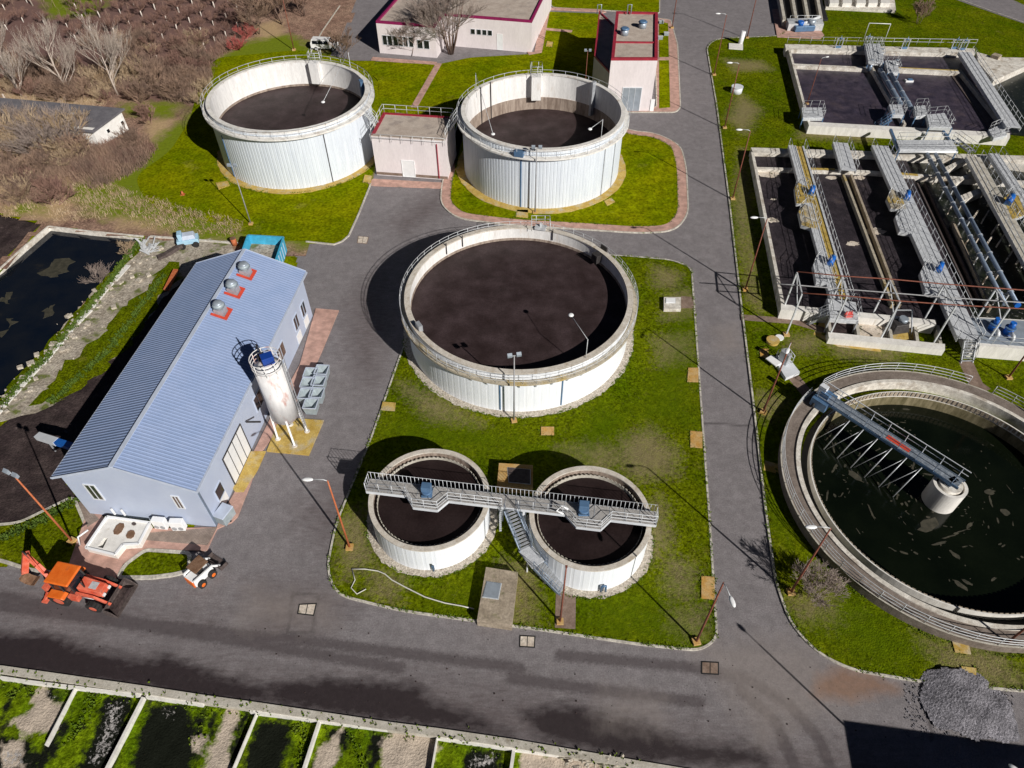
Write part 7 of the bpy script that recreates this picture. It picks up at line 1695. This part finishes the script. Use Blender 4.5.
thicket('undergrowth', 'brown leafless undergrowth round the shed and the pale trees', [([(-60, 148), (90, 152), (150, 140), (150, 165), (110, 185), (60, 205), (-60, 210)], .33), ([(-60, 95), (130, 96), (190, 105), (215, 75), (190, 62), (120, 75), (-60, 70)], .30), ([(-60, 138), (60, 141), (80, 149), (76, 162), (-60, 160)], .22), ([(-80, -40), (330, -40), (262, 22), (205, 72), (-60, 72)], .08)], 9000, 'twig_brown', 61, .8, 2.6)
thicket('undergrowth', 'reddish leafless undergrowth at the edges of the brown field', [([(-60, 66), (150, 76), (250, 34), (262, 16), (205, 82), (120, 100), (-60, 90)], .5), ([(60, 150), (140, 140), (160, 150), (120, 175), (70, 175)], .4)], 3600, 'twig_red', 62, .6, 1.8)
thicket('undergrowth', 'straw coloured dry grass and stems in the scrub', [([(-60, 92), (110, 98), (100, 112), (-60, 110)], .25), ([(-60, 150), (80, 155), (75, 190), (-60, 200)], .35), ([(-40, 195), (100, 180), (170, 205), (240, 222), (240, 236), (60, 222), (-40, 212)], .3)], 4200, 'twig_straw', 63, .2, .75)
thicket('undergrowth', 'tall pale brush hiding the long wall of the shed', [([(-60, 132), (60, 136), (76, 143), (72, 150), (-60, 148)], 1)], 1500, 'twig_brown', 64, 2.5, 4.8)
for px, lb in (((66 / 4, 112), 'white birch pole leaning at the end of the shed roof'),):
    p = W(17, 118); t = thing('birch_pole', lb, 'tree trunk', p); MB().tube([p, p+Vector((-.35, .1, 3.6))], .16, 8, r2=.12).build('trunk', 'bark_pale', t)
t = thing('birch_pole', 'pale trunk cut by the top edge above the pale trees', 'tree trunk', W(33, 6)); p = W(33, 6); MB().tube([p, p+Vector((-.5, .1, 5))], .16, 8, r2=.1).build('trunk', 'bark_pale', t)
# weeds along the bed edges and the pond bank
def tufts(label, regions, n, m_, seed, h0, h1, z=0.0, name='weeds'):
    rnd = random.Random(seed); b = MB()
    for q, frac, zz in regions:
        P_ = [Vector(v) for v in poly(q, zz)]; seg_ = [(P_[i], P_[i+1]) for i in range(len(P_)-1)]; Ls = [(b_-a_).length for a_, b_ in seg_]; tot = sum(Ls)
        for k in range(int(n*frac)):
            r_ = rnd.random()*tot
            for (a_, b_), L_ in zip(seg_, Ls):
                if r_ <= L_: break
                r_ -= L_
            c_ = a_.lerp(b_, min(1, r_/L_)); x = c_.x+rnd.gauss(0, .22); y = c_.y+rnd.gauss(0, .22); h = rnd.uniform(h0, h1)
            for j in range(4):
                a = rnd.random()*2*PI; w = rnd.uniform(.03, .07); e = Vector((x+math.cos(a)*h*.7, y+math.sin(a)*h*.7, zz+h)); sx = Vector((-math.sin(a), math.cos(a), 0))*w; p = Vector((x, y, zz)); m1 = p.lerp(e, .5)+Vector((0, 0, h*.2))
                i = len(b.v); b.v += [tuple(p), tuple(m1-sx), tuple(e), tuple(m1+sx)]; b.f.append((i, i+1, i+2, i+3))
    o = b.build(name, m_); tag(o, label, 'weeds', None, 'stuff'); return o
tufts('weeds growing along the concrete edge of the drying beds', [([(0, 674), (140, 693), (256, 709), (390, 727), (512, 745), (640, 765)], .6, .05), ([(0, 680), (70, 690), (140, 699), (256, 715), (390, 733), (512, 750)], .4, -.5)], 300, 'blade', 71, .06, .18)
tufts('lush green growth inside the drying beds', [([(5, 700), (20, 690), (40, 690)], .1, -.5), ([(85, 692), (130, 698)], .1, -.5), ([(70, 745), (95, 700)], .2, -.5), ([(160, 700), (210, 706), (195, 745)], .2, -.5), ([(290, 722), (310, 740), (296, 768)], .2, -.5), ([(350, 735), (365, 765)], .1, -.5), ([(445, 742), (500, 750)], .1, -.5)], 300, 'blade', 72, .08, .22)
tufts('weeds along the pond bank and the broken strip', [([(142, 240), (100, 296), (50, 355), (0, 408)], .7, .03), ([(165, 275), (110, 350), (50, 405)], .3, .04)], 1500, 'leaf', 73, .1, .4)
tufts('dark green weeds by the hall mud and the lawn edge', [([(0, 540), (40, 522), (80, 500)], 1, .1)], 260, 'leaf', 74, .1, .35)

# ragged turf along the kerbs and round the slabs
def turf_edge(label, loops, n, seed, z=.11, d=.2):
    rnd = random.Random(seed); b = MB()
    segs = []
    for L in loops:
        for i in range(len(L)):
            a_, b_ = Vector(L[i]), Vector(L[(i+1) % len(L)])
            if (a_-b_).length < 60 and abs(a_.x) < 90 and 5 < a_.y < 140: segs.append((a_, b_, (b_-a_).length))
    tot = sum(s[2] for s in segs); cum = np.cumsum([s[2] for s in segs])
    for k in range(n):
        i_ = min(len(segs)-1, int(np.searchsorted(cum, rnd.random()*tot))); a_, b_, L_ = segs[i_]; c_ = a_.lerp(b_, rnd.random())
        if math.sin(c_.x*1.3)+math.sin(c_.y*1.7+c_.x) < rnd.uniform(-1.6, 1.0): continue
        x = c_.x+rnd.gauss(0, .09); y = c_.y+rnd.gauss(0, .09); h = rnd.uniform(.05, .13)
        for j in range(3):
            a = rnd.random()*2*PI; w = rnd.uniform(.02, .05); e = Vector((x+math.cos(a)*h*1.2, y+math.sin(a)*h*1.2, z+h)); sx = Vector((-math.sin(a), math.cos(a), 0))*w; p = Vector((x, y, z)); m1 = p.lerp(e, .5)+Vector((0, 0, h*.2))
            i = len(b.v); b.v += [tuple(p), tuple(m1-sx), tuple(e), tuple(m1+sx)]; b.f.append((i, i+1, i+2, i+3))
    o = b.build('grass', 'blade'); tag(o, label, 'grass', None, 'stuff')
turf_edge('grass tufts creeping over the kerbs of the lawns', [offset_poly(QA, .12), offset_poly(QF, .12), QBi], 5000, 81)
turf_edge('grass tufts round the tanks and slabs', [circ(C_CTR, 11.9, 60), circ(C_S1, 5.4, 40), circ(C_S2, 5.3, 40), circ(C_CL, 13.75, 80), circ(C_TL, 11.4, 60)]+[poly(q) for _, q in covers], 5200, 82)
